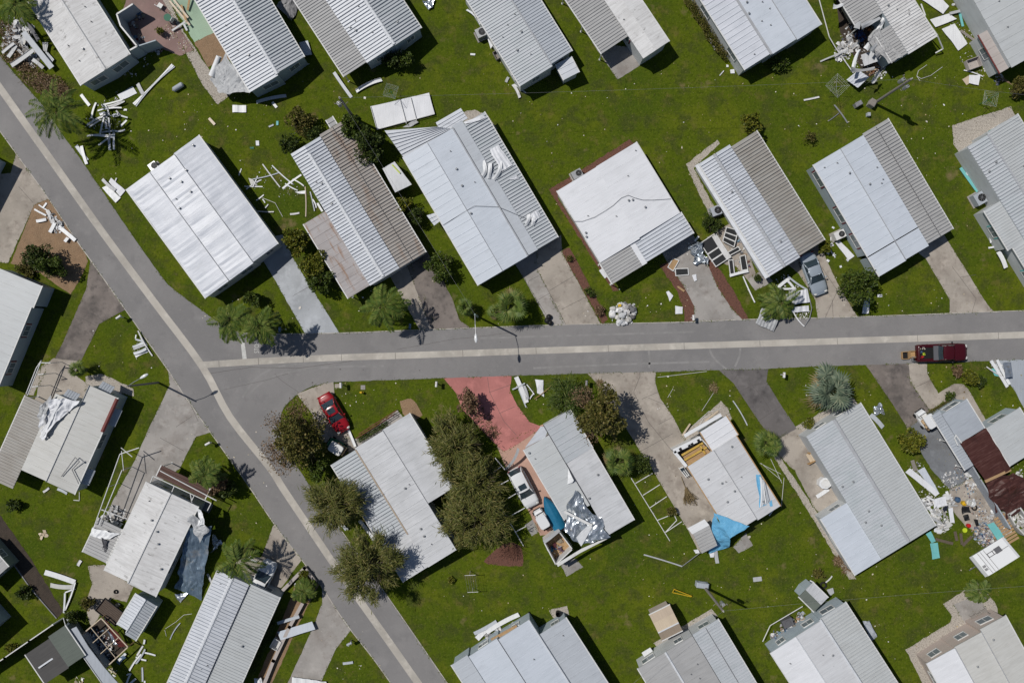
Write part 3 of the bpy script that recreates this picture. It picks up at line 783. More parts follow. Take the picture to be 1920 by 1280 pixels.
h5, W5, _ = home("grey ribbed carport and stained white roof on one mobile home, concrete pad in front", "mobile home", (1128, 101), (.555, .832),
  [(-135, 0, 0, 60, 2.5, 2.6, 'grey', 'fine', Nn_), (-135, 51, 60, 89, 2.8, 3.05, 'old', None, Y), (-135, 51, 89, 118, 3.05, 2.8, 'old', None, Y)], vents=[(-60, 95), (-30, 70), (-80, 105)], trims='trim', wshut='shutter')
h6, W6, _ = home("broad smooth silver mobile home with a dark hedge down its side", "mobile home", (1397, 131), (.535, .845),
  [(-185, 0, 0, 58, 2.6, 3.0, 'crinkle', 'wide', Y), (-185, 3, 58, 112, 3.1, 3.2, 'blue', None, Y), (-185, 5, 112, 166, 3.2, 2.7, 'blue', None, Y)], caps=[(58, 3.08, -185, 2, .3, 'capg'), (112, 3.2, -185, 4, .1, 'capg')], vents=[(-105, 70), (-85, 62), (-90, 95), (-72, 100), (-60, 75), (-45, 85), (-15, 30), (-130, 100, 1)])
h7, W7, _ = home("wrecked mobile home with its grey carport ripped into twisted strips and its belongings exposed", "mobile home", (1651, 131), (.527, .85),
  [(-185, -88, 4, 60, 2.6, 2.95, 'grey', 'fine', Nn_), (-62, 0, 26, 60, 2.75, 2.95, 'grey', 'fine', Y), (-185, 3, 60, 122, 3.05, 2.7, 'old', 'fine', Y)], wall='wallb', vents=[(-110, 80, 1), (-95, 75, 1), (-130, 90), (-60, 100), (-80, 85), (-125, 108)])
h8, W8, _ = home("pale grey roofed mobile home trimmed in dark red with pinkish awnings", "mobile home", (1897, 127), (.493, .87),
  [(-190, 0, 0, 120, 2.85, 3.2, 'light', 'low', Y), (-84, -2, -24, -1, 2.15, 2.45, 'pinkgrey', 'low', Y)], trims='trimr', vents=[(-70, 30), (-120, 40)])
# ---- second row, north side of the short street
h9, W9, _ = home("big square white mobile home with a shiny wrinkled roof, alone on the corner lawn", "mobile home", (237, 355), (.59, .8076),
  [(0, 252, 0, 54, 2.6, 2.9, 'crinkle', 'wrink', Y), (0, 252, 54, 111, 2.9, 3.0, 'crinkle', 'wrink', Y), (-2, 250, 111, 169, 3.0, 2.6, 'crinkle', 'wrink', Y)], wall='wall', caps=[(54, 2.92, 0, 252, .10, 'capg'), (111, 3.02, 0, 251, .10, 'capg')],
  vents=[(32, 78), (50, 92, 1), (38, 112), (70, 65), (8, 150), (75, 95, 1), (88, 60)])
h10, W10, _ = home("mobile home half white ribs, half tan rust, with a stained lean-to by three bushes", "mobile home", (545, 289), (.516, .856),
  [(0, 288, 0, 30, 2.7, 3.1, 'white', 'rib', Y), (0, 288, 30, 64.6, 3.1, 2.75, 'white', 'rib', Y), (-3, 288, 64.6, 122, 2.65, 2.3, 'rusttan', 'rib', Y), (125, 287, -47, 0, 2.25, 2.45, 'rust', 'low', Nn_), (-20, -4, 88, 103, 2.4, 2.3, 'grey', 'fine', Nn_)],
  caps=[(30, 3.1, 18, 286, .5, 'capw'), (93, 2.5, -3, 288, .06, 'trimd')], vents=[(70, 14), (85, 12), (78, 22, 1), (215, 48), (210, 26), (62, 50), (120, 18)])
h11, W11, _ = home("large bluish white mobile home with peeled back metal strips on its ribbed side porch", "mobile home", (756, 295), (.507, .862),
  [(0, 278, 0, 52.5, 2.7, 3.1, 'blue', 'low', Y), (0, 278, 52.5, 108, 3.1, 2.85, 'blue', None, Y), (-4, 277, 108, 130, 2.75, 2.72, 'blue2', None, Y), (4, 276, 130, 174, 2.65, 2.4, 'white2', 'rib', Y)],
  caps=[(108, 2.9, 0, 278, .18, 'capg'), (52.5, 3.1, 0, 278, .06, 'capg')], vents=[(35, 82), (70, 75), (108, 92), (102, 68), (155, 56, 1)],
  quads=[("awning", [(721, 245, 2.3), (757, 296, 2.5), (818, 238, 2.35), (851, 242, 2.5)], 'white', 'rib'), ("awning", [(817, 230, 2.2), (828, 252, 2.4), (864, 203, 2.2), (877, 222, 2.4)], 'white', 'fine'), ("porch_roof", [(800, 404, 2.1), (814, 423, 2.1), (816, 399, 2.2), (826, 414, 2.2)], 'white', 'fine')])
h12, W12, _ = home("square mobile home with a smooth bright white roof crossed by a black cable", "mobile home", (1044.6, 358), (.52, .854),
  [(0, 157, 0, 86, 2.7, 2.9, 'pure', None, Y), (-1, 155, 86, 174, 2.9, 2.7, 'pure', None, Y), (157, 203, -2, 64, 2.6, 2.6, 'grey', 'fine', Nn_), (157, 203, 64, 74, 2.63, 2.63, 'pure', None, Nn_), (155, 201, 74, 177, 2.6, 2.6, 'white', 'rib', Nn_)], caps=[(-2, 2.6, 157, 203, .1, 'trim')],
  vents=[(12, 165), (45, 128), (98, 70), (85, 105, 0), (88, 112), (112, 125), (70, 25), (95, 5), (102, 2)])
h13, W13, _ = home("mobile home half white, half grey ribs, with broken window frames at its side", "mobile home", (1310.5, 307), (.53, .848),
  [(0, 249, 0, 34, 2.7, 3.1, 'white', 'rib', Y), (0, 249, 34, 68, 3.1, 2.75, 'white', 'rib', Y), (5, 246, 68, 124, 2.65, 2.3, 'tan', 'rib', Y)], caps=[(34, 3.1, 0, 249, .42, 'capg')], vents=[(85, 12), (78, 24, 1), (225, 56), (205, 52)],
  quads=[("fascia", [(1303, 311, 2.45), (1435, 523, 2.45), (1309, 307, 2.6), (1441, 519, 2.6)], 'capw', None)])
h14, W14, _ = home("white seamed mobile home with a grey ribbed half and maroon shutters on its wall", "mobile home", (1525, 309), (.51, .86),
  [(0, 200, 0, 58.6, 2.7, 3.1, 'blue', 'low', Y), (0, 200, 58.6, 109, 3.1, 2.85, 'blue', 'low', Y), (202, 243, 0, 58.6, 2.62, 3.0, 'blue', 'low', Y), (202, 241, 58.6, 109, 3.0, 2.75, 'blue', 'low', Y), (-3, 237, 109, 164, 2.65, 2.35, 'grey', 'rib', Y)], wall='wallb', wshut='shutter',
  caps=[(58.6, 3.1, 0, 241, .08, 'capg'), (137, 2.5, 0, 236, .06, 'trimd')], vents=[(15, 15), (48, 50, 1), (65, 100), (90, 98), (95, 92), (85, 72, 1), (20, 40)])
h15, W15, _ = home("pale ribbed mobile home with a stepped side porch and turquoise blinds", "mobile home", (1814, 276), (.524, .852),
  [(0, 330, 0, 45, 2.75, 3.1, 'white2', 'rib', Y), (-4, 330, 45, 112, 3.1, 2.8, 'light', 'fine', Y), (118, 205, -36, 0, 2.4, 2.6, 'light', 'fine', Y), (205, 330, -26, 0, 2.4, 2.6, 'light', 'fine', Y)], wshut='teal', caps=[(45, 3.1, 0, 330, .3, 'capg')], vents=[(60, 10, 1), (52, 30, 1), (85, 70)])
# ---- west side of the long street
h16, W16, _ = home("long pale mobile home with small red shutters on its shaded blue wall", "mobile home", (78.5, 536), (-.382, .924),
  [(0, 44, -95, 0, 3.0, 2.8, 'light', 'low', Y), (44, 210, -95, -4, 3.0, 2.8, 'light', 'low', Y)], wall='wallb', wshut='shutter')
h17, W17, _ = home("cream mobile home with blue window awnings and white torn sheeting heaped over its grey carport", "mobile home", (168, 722), (-.41, .912),
  [(40, 197, -52, 0, 2.8, 3.05, 'cream', 'low', Y), (0, 198, 0, 57.5, 3.05, 2.7, 'cream', 'low', Y), (67, 236, -102, -52, 2.3, 2.5, 'tan', 'fine', Nn_)], wall='wallb', awn='bluegrey', caps=[(0, 3.05, 0, 198, .10, 'capg'), (57, 2.74, 2, 70, .45, 'trimr')], vents=[(62, -15, 1), (120, -30, 1), (135, 50, 1)])
h18, W18, _ = home("smudged white mobile home with a sheet of blue silver film hanging off its long side", "mobile home", (275, 903), (-.43, .903),
  [(0, 184, 0, 50, 2.7, 3.05, 'old', None, Y), (0, 187, 50, 107, 3.05, 2.7, 'old', None, Y), (-40, -18, 12, 112, 2.35, 2.25, 'porchb', 'fine', Nn_), (100, 170, -52, -2, 2.1, 2.4, 'grey', 'fine', Nn_)], caps=[(50, 3.05, 0, 186, .3, 'old')], vents=[(60, 40, 1), (95, 70), (135, 95), (30, 20), (75, 58, 1)])
h19, W19, _ = home("mobile home, half crisp white ribs and half plain pale grey, behind the white car", "mobile home", (408, 1069), (-.407, .913),
  [(0, 265, 0, 31, 2.7, 3.05, 'white', 'rib', Y), (0, 265, 31, 65.4, 3.05, 2.75, 'white', 'rib', Y), (-2, 265, 65.4, 127, 2.65, 2.4, 'light', 'fine', Y)], caps=[(31, 3.05, 0, 265, .5, 'capw'), (65.4, 2.75, 0, 265, .06, 'trimd')], vents=[(20, 15), (170, 55), (180, 48), (110, 100)], wall='wallb')
# ---- south side of the short street
h20, W20, _ = home("mottled silver mobile home with a ribbed side porch, hemmed in by trees at the junction", "mobile home", (621, 871), (.526, .851),
  [(0, 186, 0, 54, 2.4, 2.6, 'white2', 'rib', Y), (186, 258, 0, 54, 2.42, 2.65, 'stain', None, Y), (-3, 259, 54, 116, 2.75, 3.0, 'stain', 'low', Y), (-5, 157, 116, 175, 3.0, 2.7, 'stain', None, Y)], caps=[(116, 3.0, -5, 259, .10, 'capg'), (54, 2.72, 0, 186, .25, 'tan2')], vents=[(110, 95, 1), (190, 80, 1), (205, 78, 1), (225, 82), (108, 105)])
h21, W21, _ = home("torn open mobile home with silver foil on top, at the end of the pink driveway", "mobile home", (982, 843), (.506, .862),
  [(0, 152, 0, 55, 2.65, 3.0, 'light', 'low', Y), (-21, 62, 55, 113, 3.0, 2.65, 'white2', 'wide', Y), (62, 218, 56, 112, 2.9, 2.65, 'stain', None, Y)], caps=[(55, 3.0, -21, 152, .08, 'trimd')], vents=[(25, 10), (10, 6), (110, 96, 1), (140, 60), (125, 30)],
  quads=[("awning", [(1014, 799, 2.9), (985, 838, 2.75), (1030, 800, 2.9), (1022, 820, 2.9)], 'white', None)])
h22, W22, _ = home("stained pale mobile home unroofed to yellow insulation, light blue tarp at one corner", "mobile home", (1289, 874.6), (.533, .846),
  [(0, 152, 0, 58, 2.65, 2.95, 'stain2', 'low', Y), (0, 155, 58, 108, 2.95, 2.65, 'stain2', 'low', Y), (-42, 0, 55, 112, 2.6, 2.5, 'pure', 'wide', Y)], trims='wood', caps=[(58, 2.95, 0, 154, .10, 'capg')], vents=[(60, 38, 1), (62, 46), (95, 28, 1), (12, 90, 1), (70, 75), (110, 100), (130, 85), (40, 20), (85, 50)])
h23, W23, _ = home("neat pale ribbed mobile home with a silvery blue palm at its front", "mobile home", (1511.6, 817.7), (.524, .852),
  [(0, 270, 0, 61, 2.7, 3.15, 'white2', 'fine', Y), (0, 270, 61, 119, 3.15, 2.7, 'light', 'fine', Y), (146, 270, -58, 0, 2.35, 2.55, 'blue', 'low', Y)], caps=[(61, 3.15, 0, 268, .45, 'capg')], vents=[(118, 30, 1), (115, 8), (180, 26, 1), (195, 10, 1), (215, 32, 1)])
h24, W24, _ = home("wrecked mobile home patched with sagging dark brown tarps among coloured junk", "mobile home", (1766, 776.6), (.527, .849),
  [(0, 64, 0, 56, 2.7, 2.8, 'bluegrey', None, Y), (66, 150, 58, 130, 2.6, 2.4, 'light', 'low', Y), (-8, 112, -18, 0, 2.0, 2.45, 'bluegrey', 'fine', Nn_)], wall='wallb', vents=[])
# ---- bottom row
h26, W26, _ = home("clean bluish white mobile home with a lower grey wing, beside the long street", "mobile home", (879, 1230), (.54, .841),
  [(0, 200, 0, 63, 2.8, 3.2, 'blue', None, Y), (3, 200, 63, 132, 3.2, 2.8, 'blue', None, Y), (37, 220, 133, 192, 2.7, 2.45, 'blue2', 'low', Y), (-4, 150, -36, -1, 2.35, 2.55, 'blue2', 'low', Y)], wall='wallb', caps=[(63, 3.2, 0, 150, .08, 'trimd'), (132, 2.85, 3, 150, .2, 'capw')], vents=[(62, 170), (70, 100)])
h28, W28, _ = home("dull grey gabled mobile home with a bluish ribbed strip, tan shed behind it", "mobile home", (1196, 1252.5), (.514, .858),
  [(0, 190, 0, 60, 2.6, 2.95, 'grey', 'low', Y), (0, 190, 60, 119, 2.95, 2.7, 'grey', 'low', Y), (-2, 190, 120, 176, 2.65, 2.45, 'white2', 'fine', Y)], caps=[(60, 2.97, 0, 120, .3, 'capw'), (148, 2.56, 0, 150, .06, 'trimd')], vents=[(60, 80), (85, 30, 1), (50, 100), (75, 90)])
h29, W29, _ = home("mobile home with a cluttered back porch and a small teal topped shed", "mobile home", (1443, 1220), (.542, .84),
  [(4, 190, 0, 56, 2.8, 3.15, 'pure', None, Y), (4, 190, 56, 112, 3.15, 3.0, 'stain2', None, Y), (0, 190, 112, 169, 2.85, 2.5, 'light', 'rib', Y)], wall='wallb', caps=[(56, 3.15, 4, 110, .15, 'capw'), (112, 3.02, 2, 150, .3, 'capw')], vents=[(70, 95, 1), (60, 80), (40, 20)])
h30, W30, _ = home("pale mobile home with a pinkish back wall of small windows and a gravelled patio", "mobile home", (1738, 1243), (.48, .877),
  [(0, 160, 0, 60, 2.8, 3.1, 'pure', None, Y), (-2, 160, 60, 118, 3.1, 3.15, 'cream', None, Y), (-8, 160, 118, 172, 3.15, 2.8, 'cream', None, Y)], wall='wallp', caps=[(118, 3.17, -5, 120, .10, 'capg'), (60, 3.1, 0, 90, .12, 'capg')], vents=[(50, 80, 1), (20, 130, 1)])
# homes that only throw their shade or an edge into the picture
h32, _, _ = home("mobile home at the photo's edge, throwing a black shadow over the beige driveway", "mobile home", (-14, 294), (-.46, .888),
  [(0, 190, -95, -48, 2.7, 3.1, 'light', 'low', Y), (0, 190, -48, 0, 3.1, 2.7, 'light', 'low', Y)], wall='wallb')
h33, _, _ = home("half hidden grey mobile home behind the soil strip, its screened porch casting a barred shadow", "mobile home", (16, 1062), (.66, .75),
  [(-70, 0, -70, 0, 2.5, 2.3, 'grey', 'low', Y)], wall='wallg', posts=False)
h34, _, _ = home("home at the edge below the soil strip whose shadow darkens the lawn corner", "mobile home", (-5, 1172), (.656, .755),
  [(-110, 0, -110, 0, 2.9, 2.8, 'light', 'low', Y)], wall='wallb', posts=False)

# ---- sheds
def shed(*a, **k):
    k.setdefault('trims', 'trim')
    return building('garden_shed', *a, **k)
shed("tan shed with banded barn roof on the lawn behind the bottom row", "shed", (1217.5, 1152.5), (.896, -.443), [(0, 43, 0, -17, 2.0, 2.45, 'tan2', None, Y), (0, 43, -17, -37, 2.45, 2.6, 'tan1', None, Y), (0, 43, -37, -53, 2.6, 2.0, 'tan2', None, Y)], wall='wallp', caps=[(-37, 2.58, 0, 43, .2, 'capw')], windows=False, group="garden sheds")
shed("white ribbed gabled shed at the end of the smudged white home", "shed", (255, 1112), (-.52, .855), [(0, 68, 0, 22, 2.1, 2.55, 'white', 'fine', Y), (0, 76, 22, 45, 2.55, 2.1, 'white2', 'fine', Y)], wall='wallb', windows=False, caps=[(22, 2.55, 0, 72, .2, 'capw')], group="garden sheds")
shed("tiny shed with a striped white roof at the end of the dull silver home", "shed", (1042, 121), (.46, .888), [(0, 33, 0, 32, 1.9, 2.1, 'white', 'wide', Y)], wall='wall', windows=False, group="garden sheds")
shed("small teal and white topped shed at the cluttered back porch", "shed", (1498, 1118), (.71, .70), [(0, 40, 0, 18, 2.1, 2.45, 'green', None, Y), (0, 40, 18, 37, 2.45, 2.15, 'stain', 'low', Y)], wall='wallb', windows=False, group="garden sheds")
gsh, Wg, _ = shed("dark shingled shed with a grey green half and white ridge strip behind the long fence", "shed", (47.5, 1226.6), (.56, .83), [(0, 66, 0, 54, 2.3, 2.9, 'dark', None, Y), (-4, 64, 54, 92, 2.9, 2.4, 'green', None, Y)], wall='wallg', windows=False, caps=[(28, 2.66, 33, 36, 2.6, 'capw')], group="garden sheds")
# ================================================================== plants
def rvec(rng):
    while True:
        v = Vector((rng.uniform(-1, 1), rng.uniform(-1, 1), rng.uniform(-1, 1)))
        if 0.05 < v.length < 1:
            return v.normalized()

def leaf_quad(mb, c, d, w, l, rng, up=0.35):
    d = d.normalized()
    n = (rvec(rng) + Vector((0, 0, up * 2))).normalized()
    e = d.cross(n)
    if e.length < 1e-3:
        return
    e.normalize()
    mb.add([c - e * w * .15, c + d * l * .5 - e * w * .5, c + d * l, c + d * l * .5 + e * w * .5], [(0, 1, 2, 3)])

def crown_leaves(c, rx, ry, rz, n, size, rng, clumps=14, gap=0.0, skew=None):
    """leaf sized faces gathered in clumps through an uneven ellipsoid"""
    mb = MB()
    cl = []
    for _ in range(clumps):
        v = rvec(rng) * (rng.random() ** 0.45)
        q = Vector((v.x * rx * .78, v.y * ry * .78, v.z * rz * .7))
        if skew: q += skew * rng.random()
        cl.append((c + q * rng.uniform(.85, 1.15), rng.uniform(.15, .36)))
    rm = min(rx, ry)
    for i in range(n):
        cc, cr = cl[rng.randrange(len(cl))]
        v = rvec(rng)
        v.z = v.z * .8 + .12
        p = cc + Vector((v.x * rm * cr, v.y * rm * cr, v.z * max(rz * .5, rm * cr * .7))) * (rng.random() ** .35)
        if p.z < 0.04: p.z = rng.uniform(.03, .2)
        s = size * rng.uniform(.6, 1.4)
        leaf_quad(mb, p, v + rvec(rng) * .7, s * .7, s, rng)
    return mb

def needles(c, rx, ry, rz, n, l, rng, clumps=26, w=.030, skew=None):
    mb = MB()
    cl = []
    for _ in range(clumps):
        v = rvec(rng) * (rng.random() ** .4) * rng.uniform(.75, 1.22)
        q = Vector((v.x * rx * .85, v.y * ry * .85, v.z * rz * .75))
        if skew: q += skew * rng.random()
        cl.append(c + q)
    for i in range(n):
        cc = cl[rng.randrange(len(cl))]
        out = (cc - c); out.z *= .4
        if out.length < .1: out = rvec(rng)
        d = (out.normalized() * .9 + rvec(rng) * .85 + Vector((0, 0, -.12))).normalized()
        p = cc + rvec(rng) * .8 * rng.random() ** 1.2 + out.normalized() * (rng.random() ** 4) * 1.1
        ll = l * rng.uniform(.6, 1.3)
        e = d.cross(Vector((0, 0, 1)) + rvec(rng) * .4)
        if e.length < 1e-3: continue
        e = e.normalized() * w * rng.uniform(.6, 1.5)
        m = p + d * ll * .5
        t = p + d * ll + Vector((0, 0, -ll * .25))
        mb.add([p - e * .4, m - e, t, m + e, p + e * .4], [(0, 1, 2, 3, 4)])
    return mb

def trunk_and_limbs(base, c, rx, ry, rz, rng, r=.16, limbs=6):
    mb = MB()
    fork = base.lerp(c, .45)
    mb.tube(base + Vector((0, 0, -.05)), fork, r, r * .75, 8)
    for i in range(limbs):
        v = rvec(rng)
        t = c + Vector((v.x * rx * .7, v.y * ry * .7, abs(v.z) * rz * .6))
        m = fork.lerp(t, .5) + rvec(rng) * .15
        mb.tube(fork, m, r * .55, r * .35, 6)
        mb.tube(m, t, r * .35, r * .1, 5)
        for k in range(2):
            t2 = t + rvec(rng) * rx * .35
            mb.tube(m, t2, r * .22, r * .06, 4)
    return mb

def broad(nm, label, px, py, z, rpx, mt, n, size, h=None, ry=None, clumps=14, cat='bush', group=None, seed=0, twigs=None, bark='bark', skewpx=None):
    rng = random.Random(seed + int(px * 13 + py))
    k = (1 - z / H) / S
    rx = rpx * k; ryy = (ry or rpx) * k
    rz = h if h else min(rx, z * .9)
    c = P(px, py, z)
    base = Vector((c.x, c.y, 0))
    th = thing(nm, label, cat, base, 0, group)
    sk = Vector((skewpx[0] * k, -skewpx[1] * k, 0)) if skewpx else None
    link('crown', crown_leaves(c, rx, ryy, rz, int(n * 1.5), size * 1.08, rng, int(clumps * 1.3), skew=sk), mt, th)
    link('trunk' if z > 1.6 else 'stem', trunk_and_limbs(base, c, rx, ryy, rz, rng, max(.03, min(.2, rx * .08))), bark, th)
    if twigs:
        tb = MB()
        for (dx, dy, rr, cnt) in twigs:
            q = c + Vector((dx * k, -dy * k, .3))
            for i in range(cnt):
                v = rvec(rng)
                a = q + Vector((v.x * rr * k, v.y * rr * k, v.z * .8)) * rng.random() ** .5
                leaf_quad(tb, a, rvec(rng), .13, .22, rng)
            for i in range(cnt // 16):
                v = rvec(rng)
                e = q + Vector((v.x * rr * k, v.y * rr * k, v.z * .8))
                s0 = c.lerp(q, rng.uniform(.2, .7))
                m = s0.lerp(e, .5) + rvec(rng) * .2
                tb.tube(s0, m, .022, .015, 4); tb.tube(m, e, .015, .006, 4)
        o_ = link('bare_twigs', tb, 'twig', th); o_['kind'] = 'stuff'
    return th

def conifer(label, px, py, z, rpx, n, ry=None, h=None, seed=0, group=None, l=.62, skewpx=None, mt='needle'):
    rng = random.Random(seed + int(px * 13 + py))
    k = (1 - z / H) / S
    rx = rpx * k; ryy = (ry or rpx) * k
    rz = h or rx * .8
    c = P(px, py, z)
    base = Vector((c.x, c.y, 0))
    th = thing('feathery_tree', label, 'tree', base, 0, group)
    sk = Vector((skewpx[0] * k, -skewpx[1] * k, 0)) if skewpx else None
    link('crown', needles(c, rx, ryy, rz, int(n * 1.7), l, rng, clumps=int(34 + rpx * .5), skew=sk), mt, th)
    link('trunk', trunk_and_limbs(base, c, rx, ryy, rz, rng, .2, 10), 'bark', th)
    return th

def frond(mb, o, az, el, L, rng, leaf=.62, pairs=19, droop=1.0, w=.062, wind=None):
    d = Vector((math.cos(az) * math.cos(el), math.sin(az) * math.cos(el), math.sin(el)))
    if wind is not None:
        d = (d + wind * .8).normalized()
    pts = [o.copy()]
    p = o.copy()
    n = 9
    for i in range(n):
        p = p + d * (L / n)
        d = (d + Vector((0, 0, -.17 * droop)) + (wind * .12 if wind is not None else Vector())).normalized()
        pts.append(p.copy())
    for a, b in zip(pts[:-1], pts[1:]):
        mb.tube(a, b, .022, .016, 4, cap=False)
    for i in range(pairs):
        t = .14 + .86 * i / (pairs - 1)
        f = t * n
        k = min(n - 1, int(f))
        q = pts[k].lerp(pts[k + 1], f - k)
        dr = (pts[k + 1] - pts[k]).normalized()
        sd = dr.cross(Vector((0, 0, 1)))
        if sd.length < 1e-3: continue
        sd.normalize()
        ll = leaf * (.55 + .65 * math.sin(math.pi * min(1, t * .9 + .08))) * rng.uniform(.85, 1.15)
        for s in (-1, 1):
            v = (sd * s + dr * .75 + Vector((0, 0, -.35 * rng.uniform(.5, 1.4)))).normalized()
            e = v.cross(Vector((0, 0, 1))).normalized() * w
            m = q + v * ll * .5
            mb.add([q, m - e, q + v * ll + Vector((0, 0, -.1 * ll)), m + e], [(0, 1, 2, 3)])

def palm(label, px, py, z, L, n=16, wind=None, group=None, seed=0, dead=3, nm='palm_tree', lean=(0, 0)):
    rng = random.Random(seed + int(px * 11 + py))
    c = P(px, py, z)
    base = Vector((c.x + lean[0], c.y + lean[1], 0))
    th = thing(nm, label, 'palm', base, 0, group)
    t = MB()
    prev = base + Vector((0, 0, -.05))
    for i in range(1, 7):
        q = base.lerp(c, i / 6); q.z = c.z * i / 6
        t.tube(prev, q, .17 - .01 * (i - 1), .165 - .01 * i, 9); prev = q
    link('trunk', t, 'bark', th)
    cr = MB(); w = Vector((wind[0], wind[1], wind[2] if len(wind) > 2 else 0)) if wind else None
    for i in range(n):
        frond(cr, c, 2 * math.pi * i / n + rng.uniform(-.25, .25), rng.uniform(-.1, .95), L * rng.uniform(.85, 1.25), rng, wind=w, droop=rng.uniform(.7, 1.3))
    link('crown', cr, 'palm', th)
    if dead:
        dm = MB()
        for i in range(dead):
            frond(dm, c + Vector((0, 0, -.15)), rng.uniform(0, 6.28), rng.uniform(-.5, 0), L * rng.uniform(.5, .8), rng, wind=w, droop=1.6)
        link('dry_fronds', dm, 'palmd', th)
    return th

def fan_palm(label, px, py, z, rpx, n=24, mt='palm', group=None, seed=0, dry=4, h=None):
    rng = random.Random(seed + int(px * 11 + py))
    k = (1 - z / H) / S
    L = rpx * k
    c = P(px, py, z)
    base = Vector((c.x, c.y, 0))
    th = thing('fan_palm', label, 'palm', base, 0, group)
    t = MB(); t.tube(base + Vector((0, 0, -.05)), c, .22, .17, 10)
    link('trunk', t, 'bark', th)
    def fans(count, elr, mt_, nm):
        mb = MB()
        for i in range(int(count * .8)):
            az = 2 * math.pi * i / count * 2.6 + rng.uniform(-.3, .3)
            el = rng.uniform(*elr)
            d = Vector((math.cos(az) * math.cos(el), math.sin(az) * math.cos(el), math.sin(el)))
            pl = L * rng.uniform(.35, .55)
            hub = c + d * pl + rvec(rng) * L * .16
            mb.tube(c, hub, .02, .015, 4, cap=False)
            dd = (d + Vector((0, 0, -.35))).normalized()
            sd = dd.cross(Vector((0, 0, 1))).normalized()
            nb = 15
            for b in range(nb):
                a = (b / (nb - 1) - .5) * 3.7
                v = (dd * math.cos(a) + sd * math.sin(a)).normalized()
                ll = L * .55 * (.75 + .25 * math.cos(a)) * rng.uniform(.85, 1.1)
                e = v.cross(dd.cross(sd)).normalized() * .062 * (L / 2)
                tip = hub + v * ll + Vector((0, 0, -ll * .32))
                m = hub + v * ll * .55 + Vector((0, 0, -ll * .05))
                mb.add([hub, m - e, tip, m + e], [(0, 1, 2, 3)])
        link(nm, mb, mt_, th)
    fans(n, (-.15, 1.3), mt, 'crown')
    if dry: fans(dry, (-.7, -.2), 'palmd', 'dry_fronds')
    return th

B = broad
GT = "trees of the park"
# --- palms
palm("dark palm in the photo's upper corner behind the big scrap heap", 30, 8, 4.5, 2.4, 13, seed=3)
palm("tall palm leaning over the long street beside the heap of white planks", 108, 208, 5.0, 2.9, 18, wind=(-.12, -.1), dead=4)
palm("windswept palm at the stop line, the one nearest the junction", 434, 600, 5.0, 2.3, 15, wind=(.0, -.22), dead=3)
palm("windswept palm at the stop line, second from the junction", 488, 612, 5.3, 2.2, 14, wind=(.05, -.15), seed=5)
palm("broad palm on the lawn between the bluish driveway and the stained one", 718, 575, 5.2, 2.5, 17, wind=(.1, -.12))
palm("palm bowing over the gravel by the parked white car", 446, 1050, 4.6, 2.6, 14, wind=(-.05, -.2))
palm("ragged palm amid dead branches by the brown porch roof", 385, 890, 3.6, 1.9, 12, wind=(.1, .1), seed=2)
palm("fallen palm head lying over the buckled metal sheets at the kerb", 1462, 568, 1.5, 2.1, 17, wind=(-.25, -.1), seed=4, dead=2)
palm("small palm on the gravelled patio of the pinkish walled home", 1836, 1108, 1.3, 1.3, 12, dead=2)
palm("young palm with gold tips in the walled bed by the street", 570, 1107, 1.6, 1.25, 13, dead=2, seed=6)
fan_palm("spreading fan palm beside the light walkway of the large bluish home", 958, 573, 2.6, 36, 30)
fan_palm("small pale fan palm left of the spreading one by the light walkway", 931, 583, 1.2, 19, 18, seed=3)
fan_palm("silvery blue fan palm in front of the neat pale ribbed home", 1556, 730, 3.2, 48, 44, mt='palmb', dry=8)
fan_palm("fan palm with dry brown skirts behind the pink driveway home", 1160, 866, 2.4, 32, 30, dry=9)
fan_palm("fan palm on the round island near the lamp with the curved arm", 146, 694, 1.8, 20, 20, dry=2)
fan_palm("shaggy palm at the end of the blackened driveway", 1438, 832, 1.9, 30, 34, dry=0, seed=8)
fan_palm("yellow green clump palm beside the street lamp on the short street", 871, 575, 1.8, 20, 30, dry=2, seed=1)
# --- bushes and broadleaf trees
B('bush', "brown tinged bush behind the ribbed home, on the open lawn", 565, 228, 1.2, 30, 'leafo', 1900, .2, clumps=18)
B('bush', "dark bush next to the brown tinged one on the lawn", 588, 246, 1.2, 20, 'leafd', 1100, .2)
B('bush', "shady bush at the upper corner of the white ribbed roof", 543, 268, 1.2, 19, 'leafd', 1000, .2)
B('tree', "leafy tree wrapped round the pole behind the tan rusty roof", 660, 236, 2.6, 26, 'leaf', 1900, .22, cat='tree', clumps=16)
B('tree', "dark green tree between the tan rusty roof and the large bluish home", 694, 275, 2.6, 32, 'leafd', 2600, .22, cat='tree', ry=40, clumps=20)
B('bush', "uppermost of the three round bushes beside the stained lean-to", 553, 450, 1.9, 30, 'leafy', 2200, .2, clumps=18, group="round bushes by the lean-to")
B('bush', "middle one of the three round bushes beside the stained lean-to", 587, 492, 1.9, 30, 'leafy', 2200, .2, clumps=18, group="round bushes by the lean-to")
B('bush', "lowest of the three round bushes beside the stained lean-to", 600, 522, 1.9, 29, 'leaf', 2100, .2, clumps=18, group="round bushes by the lean-to")
B('bush', "lone round bush in front of the big square white home", 474, 561, 1.3, 18, 'leaf', 1100, .18)
B('bush', "small leafy bush against the tan rusty half, nearer the grey slab", 757, 385, 1.3, 20, 'leafy', 1000, .18)
B('bush', "dense bush between the tan rusty home and the striped porch roof", 780, 404, 1.3, 22, 'leafd', 1300, .18)
B('bush', "wide bush at the front corner of the tan rusty home", 826, 500, 1.5, 32, 'leaf', 2300, .19, clumps=20)
B('bush', "trimmed round bush beside the broken window frames", 1333, 420, 1.0, 20, 'leafd', 1500, .14, clumps=16)
B('tree', "bright green young tree at the back of the half grey home", 1407, 230, 1.9, 22, 'leafy', 1300, .2, cat='tree')
